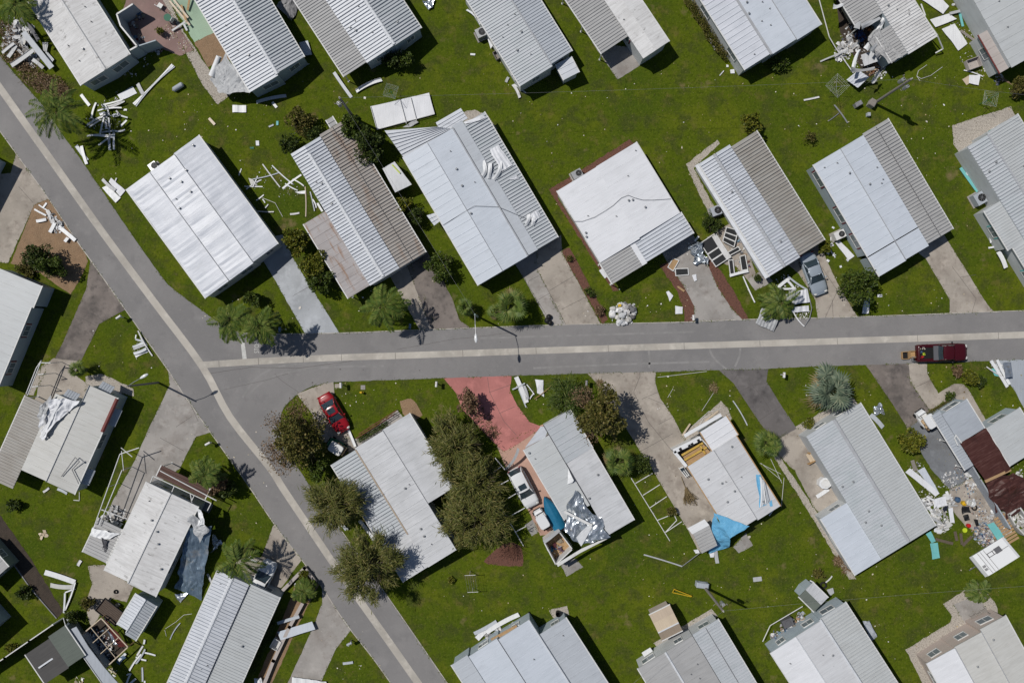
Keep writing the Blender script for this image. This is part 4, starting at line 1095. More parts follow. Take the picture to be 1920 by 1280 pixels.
B('bush', "clipped ball shrub on the small concrete pad", 1421, 522, .5, 8.5, 'leafd', 500, .1, clumps=10)
B('bush', "yellow bush by the corner of the half grey roof", 1546, 462, .9, 14, 'leafy', 700, .16)
B('tree', "feathery green tree at the shuttered home's front corner", 1608, 535, 2.6, 40, 'leaf', 3600, .2, cat='tree', clumps=26)
B('bush', "large dark bush in the bed of wood chips", 76, 482, 1.7, 34, 'leafd', 2600, .19, clumps=20)
B('bush', "olive bush adjoining the large dark one on the wood chips", 95, 503, 1.9, 27, 'leaf', 1800, .18)
B('bush', "low scrub along the wall below the wood chips", 52, 505, .6, 22, 'leafo', 900, .16)
B('tree', "big olive tree with bare twigs spilling onto the junction", 561, 822, 3.8, 54, 'leafo', 4600, .22, cat='tree', ry=64, clumps=34, twigs=[(-50, 20, 26, 420), (-45, -30, 24, 200), (-32, 48, 26, 240), (0, -58, 24, 240)])
B('bush', "leafy bush under the big olive tree beside the ribbed porch", 597, 872, 1.8, 30, 'leaf', 2000, .2)
conifer("feathery tree along the ribbed porch, between the two big street trees", 628, 945, 4.2, 50, 4600, ry=44)
conifer("wide feathery tree overhanging the long street's pale gutter", 693, 1062, 4.8, 62, 7000, ry=56)
conifer("feathery tree nearest the pink driveway, beside the mottled silver roof", 854, 838, 3.2, 52, 5200, ry=58, h=2.4)
conifer("tallest feathery tree in the row behind the white car", 890, 905, 3.3, 56, 5200, ry=54, h=2.6)
conifer("lowest feathery tree of the row, by the triangular mulch bed", 898, 972, 3.2, 66, 6600, ry=54, h=2.4)
conifer("small feathery tree leaning over the pink driveway's edge", 1060, 742, 2.6, 24, 1600, mt='leaf')
B('tree', "tree of drooping brown dead leaves over the pink driveway", 880, 755, 2.6, 24, 'twig', 1500, .17, cat='tree', ry=36, clumps=16, bark='barkr')
B('tree', "bronze tree between the pink driveway home and the curved driveway", 1128, 772, 4.6, 54, 'leafo', 5600, .22, cat='tree', ry=50, clumps=34, twigs=[(-40, -30, 24, 260), (-20, 42, 20, 150)])
B('bush', "dark bush beside the fan palm with dry skirts", 1203, 868, 1.3, 21, 'leafd', 1200, .18)
B('bush', "yellowish bush on the grey painted slab", 1710, 826, 1.4, 27, 'leafy', 1900, .19, clumps=16)
B('bush', "mixed shrub on the lawn behind the dark red truck", 1822, 706, .9, 19, 'leafy', 1000, .16)
B('bush', "dark shrub against the mixed one behind the dark red truck", 1838, 716, .8, 13, 'leafd', 600, .15)
B('bush', "withered shrub at the kerb behind the dark red truck", 1797, 697, .6, 14, 'twig', 500, .14)
B('bush', "small shrub at the front of the brown tarped home", 1782, 742, .6, 11, 'leaf', 420, .14)
B('bush', "leafless looking bush beside the dead branches near the brown porch roof", 402, 905, 1.6, 30, 'twig', 1500, .2, ry=24, bark='barkr')
B('bush', "dark bush under the ragged palm by the brown porch roof", 428, 918, 1.4, 18, 'leafd', 900, .18)
B('bush', "round bush at the foot of the wide white home, nearer its wall", 735, 112, 1.2, 22, 'leafd', 1100, .18)
B('bush', "olive bush at the foot of the wide white home, out on the lawn", 760, 112, 1.2, 21, 'leaf', 1100, .18)
B('bush', "bush against the shaded end of the broad silver home", 1461, 118, 1.0, 16, 'leaf', 900, .16)
B('bush', "bush at the photo's edge beside the red trimmed home", 1909, 166, 1.2, 22, 'leafo', 1200, .18)
B('bush', "spiky dark bush by the long soil strip", 27, 948, .6, 14, 'leafd', 500, .2)
B('bush', "low dark bush on the shaded lawn beside the soil strip", 45, 1110, .8, 16, 'leafd', 600, .18)
B('bush', "tiny yellow bush alone on the lawn near the clothes line", 845, 1088, .4, 8, 'leafy', 300, .12)
B('bush', "yellow croton at the top of the walled bed by the street", 569, 1077, .7, 11, 'leafy', 500, .14)
B('bush', "golden croton at the lower end of the walled bed by the street", 570, 1122, .6, 8, 'leafy', 300, .14)
B('bush', "weedy bush inside the row of fallen white rungs", 1257, 958, .6, 12, 'leafo', 450, .15)
B('bush', "sapling with thin leaves on the lawn below the young tree", 1518, 258, .8, 12, 'leafo', 260, .15)
B('bush', "small bush beside the silver foil pile at the neat ribbed home", 1516, 792, .6, 12, 'leafy', 400, .14)
B('bush', "brown shrub in the red mulch beside the beige driveway", 1124, 582, .5, 11, 'twig', 420, .13)
B('bush', "green shrub in the red mulch beside the beige driveway", 1102, 545, .4, 8, 'leaf', 260, .12)
B('bush', "purple grey shrub in the red mulch beside the beige driveway", 1110, 553, .4, 6, 'leafd', 200, .12)
B('bush', "twiggy shrub at the head of the red mulch bed", 1068, 485, .4, 7, 'leafo', 220, .12)
B('bush', "shrub beside the concrete path below the paver driveway's scrap", 300, 58, .6, 9, 'leafy', 280, .14)
B('bush', "brushy bush by the utility trailer's patio", 163, 1130, .7, 15, 'leafo', 500, .18)
B('bush', "scrub patch where the long fence meets the grey awning", 136, 1155, .8, 15, 'leafd', 550, .18)
B('bush', "yellow scrub under the barred shadow in the lower corner", 20, 1215, .5, 16, 'leafy', 450, .16)
B('bush', "brown shrub on the back lawn beside the neat ribbed home's corner", 1535, 1075, .5, 12, 'leafo', 300, .15)
def hedge(label, pts, wpx, h, mt, n, size=.15, seed=0):
    rng = random.Random(seed)
    w = [P(x, y, h * .6) for x, y in pts]
    mb = MB()
    L = sum((b - a).length for a, b in zip(w[:-1], w[1:]))
    for a, b in zip(w[:-1], w[1:]):
        for i in range(int(n * (b - a).length / L)):
            c = a.lerp(b, rng.random())
            wob = 1 + .5 * mnoise.noise(c * .9)
            v = rvec(rng)
            p = c + Vector((v.x * wpx / S * .5 * wob, v.y * wpx / S * .5 * wob, v.z * h * .42))
            leaf_quad(mb, p, v + rvec(rng) * .6, size * .7, size, rng)
    base = Vector((w[0].x, w[0].y, 0))
    th = thing('hedge', label, 'hedge', base)
    link('foliage', mb, mt, th)
    s = MB()
    for a, b in zip(w[:-1], w[1:]):
        k = max(2, int((b - a).length / .8))
        for i in range(k):
            c = a.lerp(b, i / k); s.tube((c.x, c.y, 0), (c.x + rng.uniform(-.1, .1), c.y, h * .8), .03, .015, 5)
    link('stem', s, 'bark', th)
hedge("long dark brown hedge down the side of the broad silver home", [(1290, -5), (1320, 45), (1345, 85), (1362, 108)], 15, .9, 'leafo', 3000)
hedge("clipped green hedge between the wheelchair ramp and the mottled silver home", [(672, 826), (700, 808), (725, 794)], 7, .7, 'leaf', 1500, .11)
hedge("clipped green hedge along the shaded side of the crisp white ribbed home", [(512, 1165), (500, 1192), (488, 1222), (470, 1262)], 11, .9, 'leaf', 2200, .14)
hedge("low hedge under the front wall of the blue grey roofed wreck", [(1745, 773), (1768, 760), (1782, 750)], 7, .5, 'leafo', 900, .11)
# drooping reddish branches over the mulch triangle
dd = MB(); rg = random.Random(5)
o = P(958, 1020, .9)
for i in range(60):
    az = rg.uniform(-2.6, -.2)
    d = Vector((math.cos(az), math.sin(az), .2)); p = o.copy()
    for k in range(5):
        q = p + d * .42 * rg.uniform(.6, 1.2); dd.tube(p, q, .014, .010, 4, cap=False); p = q; d = (d + Vector((0, 0, -.16)) + rvec(rg) * .15)
        if p.z < .03: break
t = link('dead_shrub', dd, 'barkr'); tag(t, "leafless reddish shrub drooping over the triangular mulch bed", "shrub")
# a fallen dry branch on the patio beside the blue tarped home
br = MB(); rg = random.Random(9)
o = P(1277, 893, .15); tip = P(1293, 945, .3)
br.tube(o, P(1285, 915, .3), .035, .03, 6)
for i in range(70):
    a = P(1285 + rg.uniform(-1, 3), 912 + rg.uniform(0, 8), .3)
    e = P(1296 + rg.uniform(-15, 13), 940 + rg.uniform(-8, 8), rg.uniform(.1, .7))
    br.tube(a, e, .012, .006, 4, cap=False)
    for k in range(7):
        leaf_quad(br, a.lerp(e, rg.uniform(.5, 1)), rvec(rg), .09, .16, rg)
t = link('fallen_branch', br, 'palmd'); tag(t, "dry fallen branch lying on the concrete patio beside the stained pale roof", "branch")
# brushwood under the corner scrap heap
def brushwood(label, pts, n, seed, mt='twig', ln=.5, hh=.5):
    rng = random.Random(seed); mb = MB()
    for i in range(n):
        x, y, r = pts[rng.randrange(len(pts))]
        a = rng.uniform(0, 6.28); q = rng.random() ** .5 * r
        p = P(x + q * math.cos(a), y + q * math.sin(a)); p.z = rng.uniform(.03, hh)
        d = rvec(rng); d.z *= .25; d.normalize()
        if i % 3 == 0:
            mb.tube(p, p + d * ln * rng.uniform(.5, 1.6), .014, .007, 4, cap=False)
        else:
            leaf_quad(mb, p, d, .12, .2, rng)
    t = link('brushwood', mb, mt)
    t["kind"] = "stuff"; t["label"] = label
    return t
brushwood("brown brushwood raked to the edge of the long street", [(10, 60, 22), (25, 100, 20), (40, 118, 16), (62, 142, 22), (85, 160, 20), (105, 165, 22), (120, 175, 14)], 3800, 1)
brushwood("dry leaf drift beside the shaded brown porch", [(350, 905, 10), (372, 915, 14)], 500, 2, hh=.3)
brushwood("dead leaves scattered under the trees by the pink driveway", [(890, 770, 20), (905, 790, 20), (925, 810, 12)], 500, 3, hh=.1)
brushwood("broken twigs at the corner of the neat ribbed home", [(1585, 1060, 14), (1570, 1050, 8)], 500, 4, hh=.3)
brushwood("dry trimmings on the lawn by the curved driveway", [(1338, 728, 8), (1125, 718, 6), (1100, 735, 10)], 420, 6, hh=.12, mt='palmd')
# ================================================================== vehicles; built along +X (nose), then stood on the ground
def lerp_tab(tab, x):
    for (x0, *a), (x1, *b) in zip(tab[:-1], tab[1:]):
        if x <= x1:
            t = (x - x0) / (x1 - x0) if x1 > x0 else 0
            t = max(0, min(1, t))
            return [p + (q - p) * t for p, q in zip(a, b)]
    return list(tab[-1][1:])

class Local(MB):
    """points given in the vehicle's own frame"""
    def __init__(s, m):
        super().__init__(); s.m = m
    def done(s):
        s.v = [s.m @ p for p in s.v]; return s

def vehicle_frame(nm, label, cat, px, py, dirpx, group=None):
    p = P(px, py, .8); p.z = .016
    rz = math.atan2(-dirpx[1], dirpx[0])
    th = thing(nm, label, cat, p, rz, group)
    return th, Matrix.Translation(p) @ Matrix.Rotation(rz, 4, 'Z')

def car(label, px, py, d, paint, kind='sedan', Lc=4.6, Wc=1.8, group="parked cars", sunroof=False):
    th, m = vehicle_frame('parked_car' if kind != 'pickup' else 'pickup_truck', label, {'sedan': 'car', 'suv': 'car', 'pickup': 'truck'}[kind], px, py, d, group)
    hw, hl = Wc / 2, Lc / 2
    if kind == 'sedan':
        top = [(-1, .70, .74), (-.96, .80, .93), (-.72, .97, .99), (-.45, 1, .98), (.25, 1, .97), (.40, .99, .98), (.75, .96, .86), (.93, .84, .72), (1, .66, .55)]
        cab = (-.64, -.34, .10, .42); roof = 1.43; rw = .74
    elif kind == 'suv':
        top = [(-1, .80, .85), (-.97, .90, 1.02), (-.6, .98, 1.05), (.3, 1, 1.02), (.45, .99, 1.04), (.8, .95, .95), (.94, .82, .80), (1, .64, .6)]
        cab = (-.96, -.80, .12, .45); roof = 1.70; rw = .76
    else:
        top = [(-1, .92, 1.0), (-.99, .96, 1.08), (-.1, 1, 1.08), (.25, 1, 1.08), (.45, 1, 1.12), (.85, .95, 1.05), (.96, .84, .9), (1, .7, .6)]
        cab = (-.22, -.14, .27, .44); roof = 1.88; rw = .76
    b = Local(m)
    nx_, ny_ = 40, 11
    o = 0
    rows = []
    bed = kind == 'pickup'
    for i in range(nx_ + 1):
        x = -1 + 2 * i / nx_
        w, zt = lerp_tab(top, x)
        row = []
        for j in range(ny_ + 1):
            y = -1 + 2 * j / ny_
            z = zt - .10 * abs(y) ** 3 - (.04 if abs(y) > .97 else 0)
            yy = y * w * hw
            if bed and -.93 < x < -.27 and abs(y) < .80:
                z = .62
            row.append(Vector((x * hl, yy, z)))
        rows.append(row)
    for row in rows:
        b.v.extend(row)
    nr = ny_ + 1
    for i in range(nx_):
        for j in range(ny_):
            b.f.append((i * nr + j, (i + 1) * nr + j, (i + 1) * nr + j + 1, i * nr + j + 1))
    # flanks and ends, tucked under towards the sills
    loop = [i * nr for i in range(nx_ + 1)] + [nx_ * nr + j for j in range(1, nr)] + [i * nr + ny_ for i in range(nx_ - 1, -1, -1)] + [j for j in range(ny_ - 1, 0, -1)]
    mid0 = len(b.v)
    for k in loop:
        p = b.v[k]; b.v.append(Vector((p.x * 1.012, p.y * 1.03, .55)))
    low0 = len(b.v)
    for k in loop:
        p = b.v[k]; b.v.append(Vector((p.x * .985, p.y * .97, .22)))
    n = len(loop)
    for k in range(n):
        k2 = (k + 1) % n
        b.f.append((loop[k2], loop[k], mid0 + k, mid0 + k2)); b.f.append((mid0 + k2, mid0 + k, low0 + k, low0 + k2))
    b.f.append(tuple(low0 + k for k in range(n)))
    link('body', b.done(), paint, th, smooth=True)
    # cabin: roof panel on pillars, panes between
    xa, xb, xc, xd = (q * hl for q in cab)
    zb = lerp_tab(top, cab[2])[1] - .05
    bw, tw = hw * .90, hw * rw
    R_ = Local(m)
    gx, gy = 8, 8
    for i in range(gx + 1):
        for j in range(gy + 1):
            u_, v_ = -1 + 2 * i / gx, -1 + 2 * j / gy
            bulge = 1 - .05 * abs(v_) ** 2
            X = (xb + xc) / 2 + u_ * (xc - xb) / 2 * bulge
            R_.v.append(Vector((X, v_ * tw * (1 - .03 * u_ * u_), roof - .07 * abs(v_) ** 3 - .05 * abs(u_) ** 3)))
    for i in range(gx):
        for j in range(gy):
            a = i * (gy + 1) + j
            R_.f.append((a, a + gy + 1, a + gy + 2, a + 1))
    for sx, sy in ((1, 1), (1, -1), (-1, 1), (-1, -1)):
        top_ = Vector((xc if sx > 0 else xb, sy * tw * .97, roof - .12)); bot = Vector((xd if sx > 0 else xa, sy * bw, zb))
        R_.tube(top_, bot, .055, .06, 6)
    for sy in (1, -1):
        R_.tube((xb * .5 + xc * .5, sy * tw * .98, roof - .1), (xb * .5 + xc * .5, sy * bw * 1.01, zb), .05, .05, 6)
        R_.tube((xb, sy * tw * .98, roof - .11), (xc, sy * tw * .98, roof - .11), .04, .04, 6)
    link('cabin_roof', R_.done(), paint, th, smooth=True)
    def pane(nm, pts):
        g_ = Local(m)
        a, b_, c, d_ = (Vector(q) for q in pts)
        nn = 6
        for i in range(nn + 1):
            for j in range(2):
                e = (a.lerp(b_, i / nn)).lerp(d_.lerp(c, i / nn), j)
                e.x += (.10 if a.x > 0 else -.07) * (1 - (2 * i / nn - 1) ** 2) if nm != 'side_window' else 0
                g_.v.append(e)
        for i in range(nn):
            g_.f.append((2 * i, 2 * i + 1, 2 * i + 3, 2 * i + 2))
        link(nm, g_.done(), 'glass', th)
    r2 = roof - .10
    pane('windshield', [(xd, -bw, zb), (xd, bw, zb), (xc, tw, r2), (xc, -tw, r2)])
    pane('rear_window', [(xa, -bw, zb), (xa, bw, zb), (xb, tw, r2), (xb, -tw, r2)])
    for sy in (1, -1):
        pane('side_window', [(xa, sy * bw, zb), (xd, sy * bw, zb), (xc, sy * tw, r2), (xb, sy * tw, r2)])
    if sunroof:
        g_ = Local(m); X = xc - .55
        g_.box((X, 0, roof + .004), (.62, .86, .02)); link('sunroof', g_.done(), 'glass', th)
    for sx in (-.60, .62):
        for sy in (1, -1):
            w_ = Local(m); w_.tube((sx * hl, sy * (hw - .22), .33), (sx * hl, sy * (hw + .012), .33), .33, .33, 18)
            wo = link('wheel', w_.done(), 'rubber', th)
            r_ = Local(m); r_.tube((sx * hl, sy * (hw - .02), .33), (sx * hl, sy * (hw + .02), .33), .20, .18, 12)
            link('rim', r_.done(), 'steel', wo)
    for sy in (1, -1):
        l_ = Local(m); l_.blob((hl * .93, sy * hw * .66, lerp_tab(top, .93)[1] - .06), (.14, .20, .07)); link('headlight', l_.done(), 'lens', th, smooth=True)
        l_ = Local(m); l_.blob((-hl * .975, sy * hw * .72, .84), (.08, .20, .09)); link('tail_light', l_.done(), 'lensr', th, smooth=True)
        l_ = Local(m); l_.blob((xd - .28, sy * (hw + .12), zb + .04), (.09, .13, .08)); l_.tube((xd - .22, sy * bw, zb), (xd - .28, sy * (hw + .1), zb + .03), .025, n=5)
        link('mirror', l_.done(), paint if kind == 'sedan' else 'black', th, smooth=True)
    return th, m

car("bright red sedan on the short curved drive at the junction", 625.5, 774, (37.5, 65.6), 'redpaint', 'sedan', 4.75, 1.84, sunroof=True)
car("silver sedan half under the ribbed carport of the half grey home", 1526.5, 513, (28, 74), 'silver', 'sedan', 4.9, 1.86)
car("white estate car with a dark sunroof on the salmon pavers", 981.5, 914, (33, 63), 'carwhite', 'suv', 4.75, 1.85, sunroof=True)
car("white car with its bonnet in palm shade, tail under the crisp white home's carport", 490, 1089, (14, -29), 'carwhite', 'suv', 4.9, 1.86)
tk, mt_ = car("dark red pickup truck standing on the short street with a littered bed", 1767, 661, (94, -3), 'maroon', 'pickup', 5.65, 1.98)
q = Local(mt_)
q.hexa([Vector(p) for p in ((-1.15, -.80, 1.0), (-.62, -.80, 1.0), (-.62, .80, 1.0), (-1.15, .80, 1.0))], [Vector(p) for p in ((-1.15, -.80, 1.12), (-.62, -.80, 1.14), (-.62, .80, 1.14), (-1.15, .80, 1.12))])
link('bed_cover', q.done(), 'trimd', tk)
q = Local(mt_)
for i in range(9):
    q.box((-1.72, -.72 + .18 * i, .64), (1.75, .06, .03))
q.box((-1.72, 0, .622), (1.8, 1.56, .012))
link('bed_liner', q.done(), 'black', tk)
rj = random.Random(4)
for (x, y, mt, sz, nm, lb) in ((-2.5, .45, 'litter', .17, 'rag_bundle', "pale rag bundle in the tail of the dark red pickup bed"), (-2.45, .12, 'bluep', .14, 'plastic_bag', "light blue bag in the tail of the dark red pickup bed"),
                  (-2.1, -.1, 'lime', .13, 'safety_vest', "yellow vest lying in the dark red pickup bed"), (-2.3, -.42, 'redp', .14, 'folded_cloth', "red cloth in the dark red pickup bed"), (-2.1, .58, 'litter', .14, 'cut_plank', "short pale offcut in the dark red pickup bed")):
    b_ = MB(); c = mt_ @ Vector((x, y, .76))
    for i in range(16):
        v = rvec(rj); p = c + Vector((v.x * sz, v.y * sz * .7, abs(v.z) * .1)); leaf_quad(b_, p, rvec(rj), .10, .14, rj, up=1.5)
    t = link(nm, b_, mt, base=Vector((c.x, c.y, .64))); tag(t, lb, nm.replace('_', ' '), None)

def crate(label, px, py, sx, sy, h, rz, mt='wood', nm='wooden_crate', cat='crate', z=0.02, inner='black'):
    c = P(px, py, h / 2)
    th = thing(nm, label, cat, Vector((c.x, c.y, z)), math.radians(rz))
    m = Matrix.Translation((c.x, c.y, z)) @ Matrix.Rotation(math.radians(rz), 4, 'Z')
    b = Local(m)
    for a in (-1, 1):
        b.box((a * sx / 2, 0, h / 2), (.05, sy, h)); b.box((0, a * sy / 2, h / 2), (sx - .055, .05, h))
    link('side', b.done(), mt, th)
    f = Local(m); f.box((0, 0, .03), (sx - .06, sy - .06, .04)); link('bottom', f.done(), inner, th)
    return th, m
crate("open wooden crate on the street behind the pickup, the farther one", 1697, 666, .75, .8, .35, 4)
crate("open wooden crate on the street right behind the pickup's tailgate", 1711, 664, .7, .75, .35, 2, inner='wood')
crate("grey plastic bin on the street at the pickup's tailgate", 1714, 673, .5, .5, .45, 2, mt='steel', nm='plastic_bin', cat='bin')

def golf_cart(label, px, py, d, roofm='carwhite', bodym='carwhite', bed=True):
    th, m = vehicle_frame('golf_cart', label, 'golf cart', px, py, d, "golf carts")
    r = Local(m)
    r.disc((-.12, 0), .98, .60, 1.82, 1.87, 4, rz=math.pi / 4)
    r = Local(m)
    n = 24; lo, hi = [], []
    for i in range(n):
        a = 2 * math.pi * i / n
        c_, s_ = math.cos(a), math.sin(a)
        x = .80 * math.copysign(abs(c_) ** .35, c_); y = .60 * math.copysign(abs(s_) ** .35, s_)
        lo.append(Vector((x - .15, y, 1.80))); hi.append(Vector((x * .94 - .15, y * .92, 1.90)))
    r.hexa(lo, hi)
    link('roof', r.done(), roofm, th)
    b = Local(m)
    n = 20; lo, hi = [], []
    for i in range(n):
        a = 2 * math.pi * i / n
        c_, s_ = math.cos(a), math.sin(a)
        x = 1.18 * math.copysign(abs(c_) ** .5, c_); y = .60 * math.copysign(abs(s_) ** .45, s_)
        lo.append(Vector((x, y, .25))); hi.append(Vector((x * .95, y * .92, .52)))
    b.hexa(lo, hi)
    b.hexa([Vector(p) for p in ((.75, -.5, .5), (1.12, -.42, .5), (1.12, .42, .5), (.75, .5, .5))], [Vector(p) for p in ((.72, -.48, .92), (.98, -.36, .80), (.98, .36, .80), (.72, .48, .92))])
    link('body', b.done(), bodym, th)
    for x, nm in ((-.12, 'seat'), (-.78, 'seat')):
        s = Local(m); s.box((x, 0, .72), (.50, 1.0, .14)); s.box((x - .27, 0, .98), (.10, 1.0, .42)); link(nm, s.done(), 'seat', th)
    p = Local(m)
    for x in (.62, -.85):
        for y in (-.52, .52):
            p.tube((x, y, .5), (x * .95 - .05, y, 1.81), .022, n=6)
    p.tube((.66, .25, .85), (.42, .25, 1.02), .02, n=6)
    link('roof_frame', p.done(), 'black', th)
    for x in (-.72, .80):
        for y in (-.56, .56):
            w = Local(m); w.tube((x, y - .1, .22), (x, y + .1, .22), .22, .22, 14); link('wheel', w.done(), 'rubber', th)
    c = Local(m); c.box((-1.12, 0, .70), (.42, .95, .30)); c.box((1.16, 0, .45), (.12, .9, .12)); link('cargo_box', c.done(), 'black', th)
    return th
golf_cart("white roofed golf cart parked at the edge of the grey painted slab", 1735, 786, (-.55, -.83))
golf_cart("white golf cart squeezed between the white estate car and the blue boat", 1016, 972, (-.5, -.86))
golf_cart("cream roofed golf cart in dappled shade beside the ribbed porch", 631, 837, (-.8, -.5), roofm='trim', bodym='hgreen')

# boat under a blue cover
def boat(label, bow, stern, wpx):
    a, b = P(*bow), P(*stern)
    c = (a + b) / 2; d = a - b; Lb = d.length
    rz = math.atan2(d.y, d.x)
    th = thing('covered_boat', label, 'boat', Vector((c.x, c.y, .02)), rz)
    m = Matrix.Translation((c.x, c.y, .02)) @ Matrix.Rotation(rz, 4, 'Z')
    hw = wpx / S / 2
    def hull(x):
        t = (x + 1) / 2
        return hw * (1 if t < .45 else max(.02, max(0.0, math.cos((t - .45) / .55 * math.pi / 2)) ** .8))
    h = Local(m); n = 18
    for i in range(n + 1):
        x = -1 + 2 * i / n; w = hull(x)
        h.v += [Vector((x * Lb / 2, -w, .95)), Vector((x * Lb / 2, -w * .7, .45)), Vector((x * Lb / 2, 0, .30)), Vector((x * Lb / 2, w * .7, .45)), Vector((x * Lb / 2, w, .95))]
    for i in range(n):
        for j in range(4):
            h.f.append((i * 5 + j, i * 5 + j + 1, (i + 1) * 5 + j + 1, (i + 1) * 5 + j))
    h.f.append((0, 1, 2, 3, 4))
    link('hull', h.done(), 'carwhite', th)
    cv = Local(m); k = 9
    for i in range(n + 1):
        x = -1.01 + 2.02 * i / n; w = hull(x) + .04
        for j in range(k):
            y = -1 + 2 * j / (k - 1)
            cv.v.append(Vector((x * Lb / 2, y * w, .86 if j in (0, k - 1) else 1.02 + .32 * (1 - abs(y)) * (1 - .5 * max(0, x)) + .05 * mnoise.noise(Vector((x * 4, y * 3, 1))))))
    for i in range(n):
        for j in range(k - 1):
            cv.f.append((i * k + j, (i + 1) * k + j, (i + 1) * k + j + 1, i * k + j + 1))
    link('cover', cv.done(), 'boatc', th, smooth=True)
    tr = Local(m); tr.box((0, 0, .28), (Lb * .95, .1, .1)); tr.box((-Lb * .15, 0, .28), (.1, hw * 1.9, .1))
    link('trailer_frame', tr.done(), 'steel', th)
    for s in (-1, 1):
        w = Local(m); w.tube((-Lb * .15, s * hw * .85, .28), (-Lb * .15, s * (hw * .85 + .16), .28), .28, n=14); link('wheel', w.done(), 'rubber', th)
boat("boat under a deep blue cover between the golf cart and the torn roof", (1020, 928), (1050, 987), 24)

# utility trailer on the back patio
cpt = P(208, 1146, .5); rz = math.radians(-38)
th = thing('utility_trailer', "small brown decked utility trailer on the patio beside the white ribbed shed", 'trailer', Vector((cpt.x, cpt.y, .02)), rz)
m = Matrix.Translation((cpt.x, cpt.y, .02)) @ Matrix.Rotation(rz, 4, 'Z')
b = Local(m)
for i in range(8):
    b.box((0, -.72 + i * .205, .52), (2.9, .185, .05))
link('deck', b.done(), nmat("weathered_deck_boards", (0.10, 0.075, 0.06), [((0.06, 0.045, 0.035), 2, .4, .7, .7, (1, 6, 1))], rough=.9), th)
b = Local(m)
for s in (-1, 1):
    b.box((0, s * .86, .60), (2.95, .07, .22)); b.tube((-1.45, s * .5, .45), (-2.3, 0, .42), .04, n=6)
b.box((1.46, 0, .60), (.06, 1.72, .22)); b.box((-1.46, 0, .60), (.06, 1.72, .22)); b.box((-1.85, 0, .43), (.06, .62, .05))
link('frame', b.done(), 'black', th)
for s in (-1, 1):
    w = Local(m); w.tube((.15, s * .93, .31), (.15, s * 1.12, .31), .31, n=16); wo = link('wheel', w.done(), 'rubber', th)
    r = Local(m); r.tube((.15, s * 1.08, .31), (.15, s * 1.13, .31), .16, n=12); link('rim', r.done(), 'trim', wo)

# overturned-looking white camper among the wreckage
c = P(1866, 1047, .9); rz = math.atan2(.53, .85)
th = thing('camper_trailer', "white camper trailer tilted on the lawn with a dark roof hatch", 'trailer', Vector((c.x, c.y, .02)), rz)
m = Matrix.Translation((c.x, c.y, .02)) @ Matrix.Rotation(rz, 4, 'Z') @ Matrix.Rotation(math.radians(-24), 4, 'X')
b = Local(m)
prof = [(-2.1, .5), (-2.25, 1.0), (-2.05, 1.6), (-1.6, 1.85), (1.7, 1.9), (2.0, 1.75), (2.05, .5)]
b.hexa([Vector((x, -1.35, z)) for x, z in prof], [Vector((x, 1.15, z)) for x, z in prof])
link('body', b.done(), 'carwhite', th)
b = Local(m); b.box((.5, .35, 1.93), (.75, .6, .08)); link('roof_hatch', b.done(), 'trimd', th)
b = Local(m)
for x, y in ((-.35, .15), (-.35, .55)):
    b.box((x, y, 1.90), (.9, .07, .05))
for x in (-.75, -.1):
    b.box((x, .35, 1.90), (.07, .5, .05))
b.box((1.3, .15, 1.92), (.8, .05, .05))
link('roof_rack', b.done(), 'trimd', th)
b = Local(m)
for x in (-1.55, -1.2, -.8):
    b.box((x, -.1, 1.885), (.045, 2.4, .05))
for y in (-.7, -.35):
    b.box((-1.75, y, 1.80), (.5, .25, .06))
link('roof_seam', b.done(), 'vent', th)
for x in (-1.0, -.2):
    b = Local(m); b.box((x, -1.36, 1.25), (.6, .06, .45)); link('window', b.done(), 'glass', th)
b = Local(m)
for z in (.75, 1.0, 1.65):
    b.box((-.1, -1.355, z), (4.0, .03, .03))
link('side_moulding', b.done(), 'steel', th)
b = Local(m); b.box((0, 0, .42), (4.3, 2.0, .16)); b.tube((-2.1, 0, .4), (-3.0, 0, .35), .06, n=6); link('chassis', b.done(), 'trimd', th)
for s in (-1, 1):
    w = Local(m); w.tube((.2, s * .95 - .1, .30), (.2, s * .95 + .1, .30), .3, n=14); link('wheel', w.done(), 'rubber', th)
# ================================================================== street furniture and garden fixtures
def street_lamp(label, bx, by, h, arm_px, pole='concrete_pole'):
    """base at its pixel on the ground; arm_px: where the lamp head appears"""
    b = P(bx, by)
    th = thing('street_lamp', label, 'street lamp', b, 0, "street lamps")
    p = MB(); p.tube(b + Vector((0, 0, -.05)), b + Vector((0, 0, h)), .13, .085, 10); link('pole', p, pole, th)
    hd = P(arm_px[0], arm_px[1], h + .25)
    a = MB(); top = b + Vector((0, 0, h - .25)); m_ = top.lerp(hd, .5) + Vector((0, 0, .18))
    a.tube(top, m_, .04, .035, 7); a.tube(m_, hd, .035, .03, 7); link('arm', a, 'steel', th)
    d = (hd - top); d.z = 0; d.normalize()
    l = MB(); n = 12
    side = Vector((-d.y, d.x, 0))
    for j, (t, w, zz) in enumerate(((-.15, .05, 0), (.1, .14, .05), (.45, .17, .06), (.75, .11, .03), (.82, .02, 0))):
        for i in range(n):
            a_ = 2 * math.pi * i / n
            l.v.append(hd + d * t + side * (w * math.cos(a_)) + Vector((0, 0, zz + .10 * math.sin(a_) * (w / .17))))
    for j in range(4):
        for i in range(n):
            l.f.append((j * n + i, j * n + (i + 1) % n, (j + 1) * n + (i + 1) % n, (j + 1) * n + i))
    link('lamp_head', l, 'carwhite', th, smooth=True)
    g_ = MB(); g_.box(hd + d * .4 + Vector((0, 0, -.07)), (.4, .22, .06), math.atan2(d.y, d.x)); link('lens', g_, 'lens', th)
street_lamp("street lamp on the short street with its head above the kerb", 896, 593.5, 7.6, (892, 628))
street_lamp("street lamp by the long street whose curved arm reaches over the corner lawn", 297, 717, 7.4, (265, 708), 'pole')

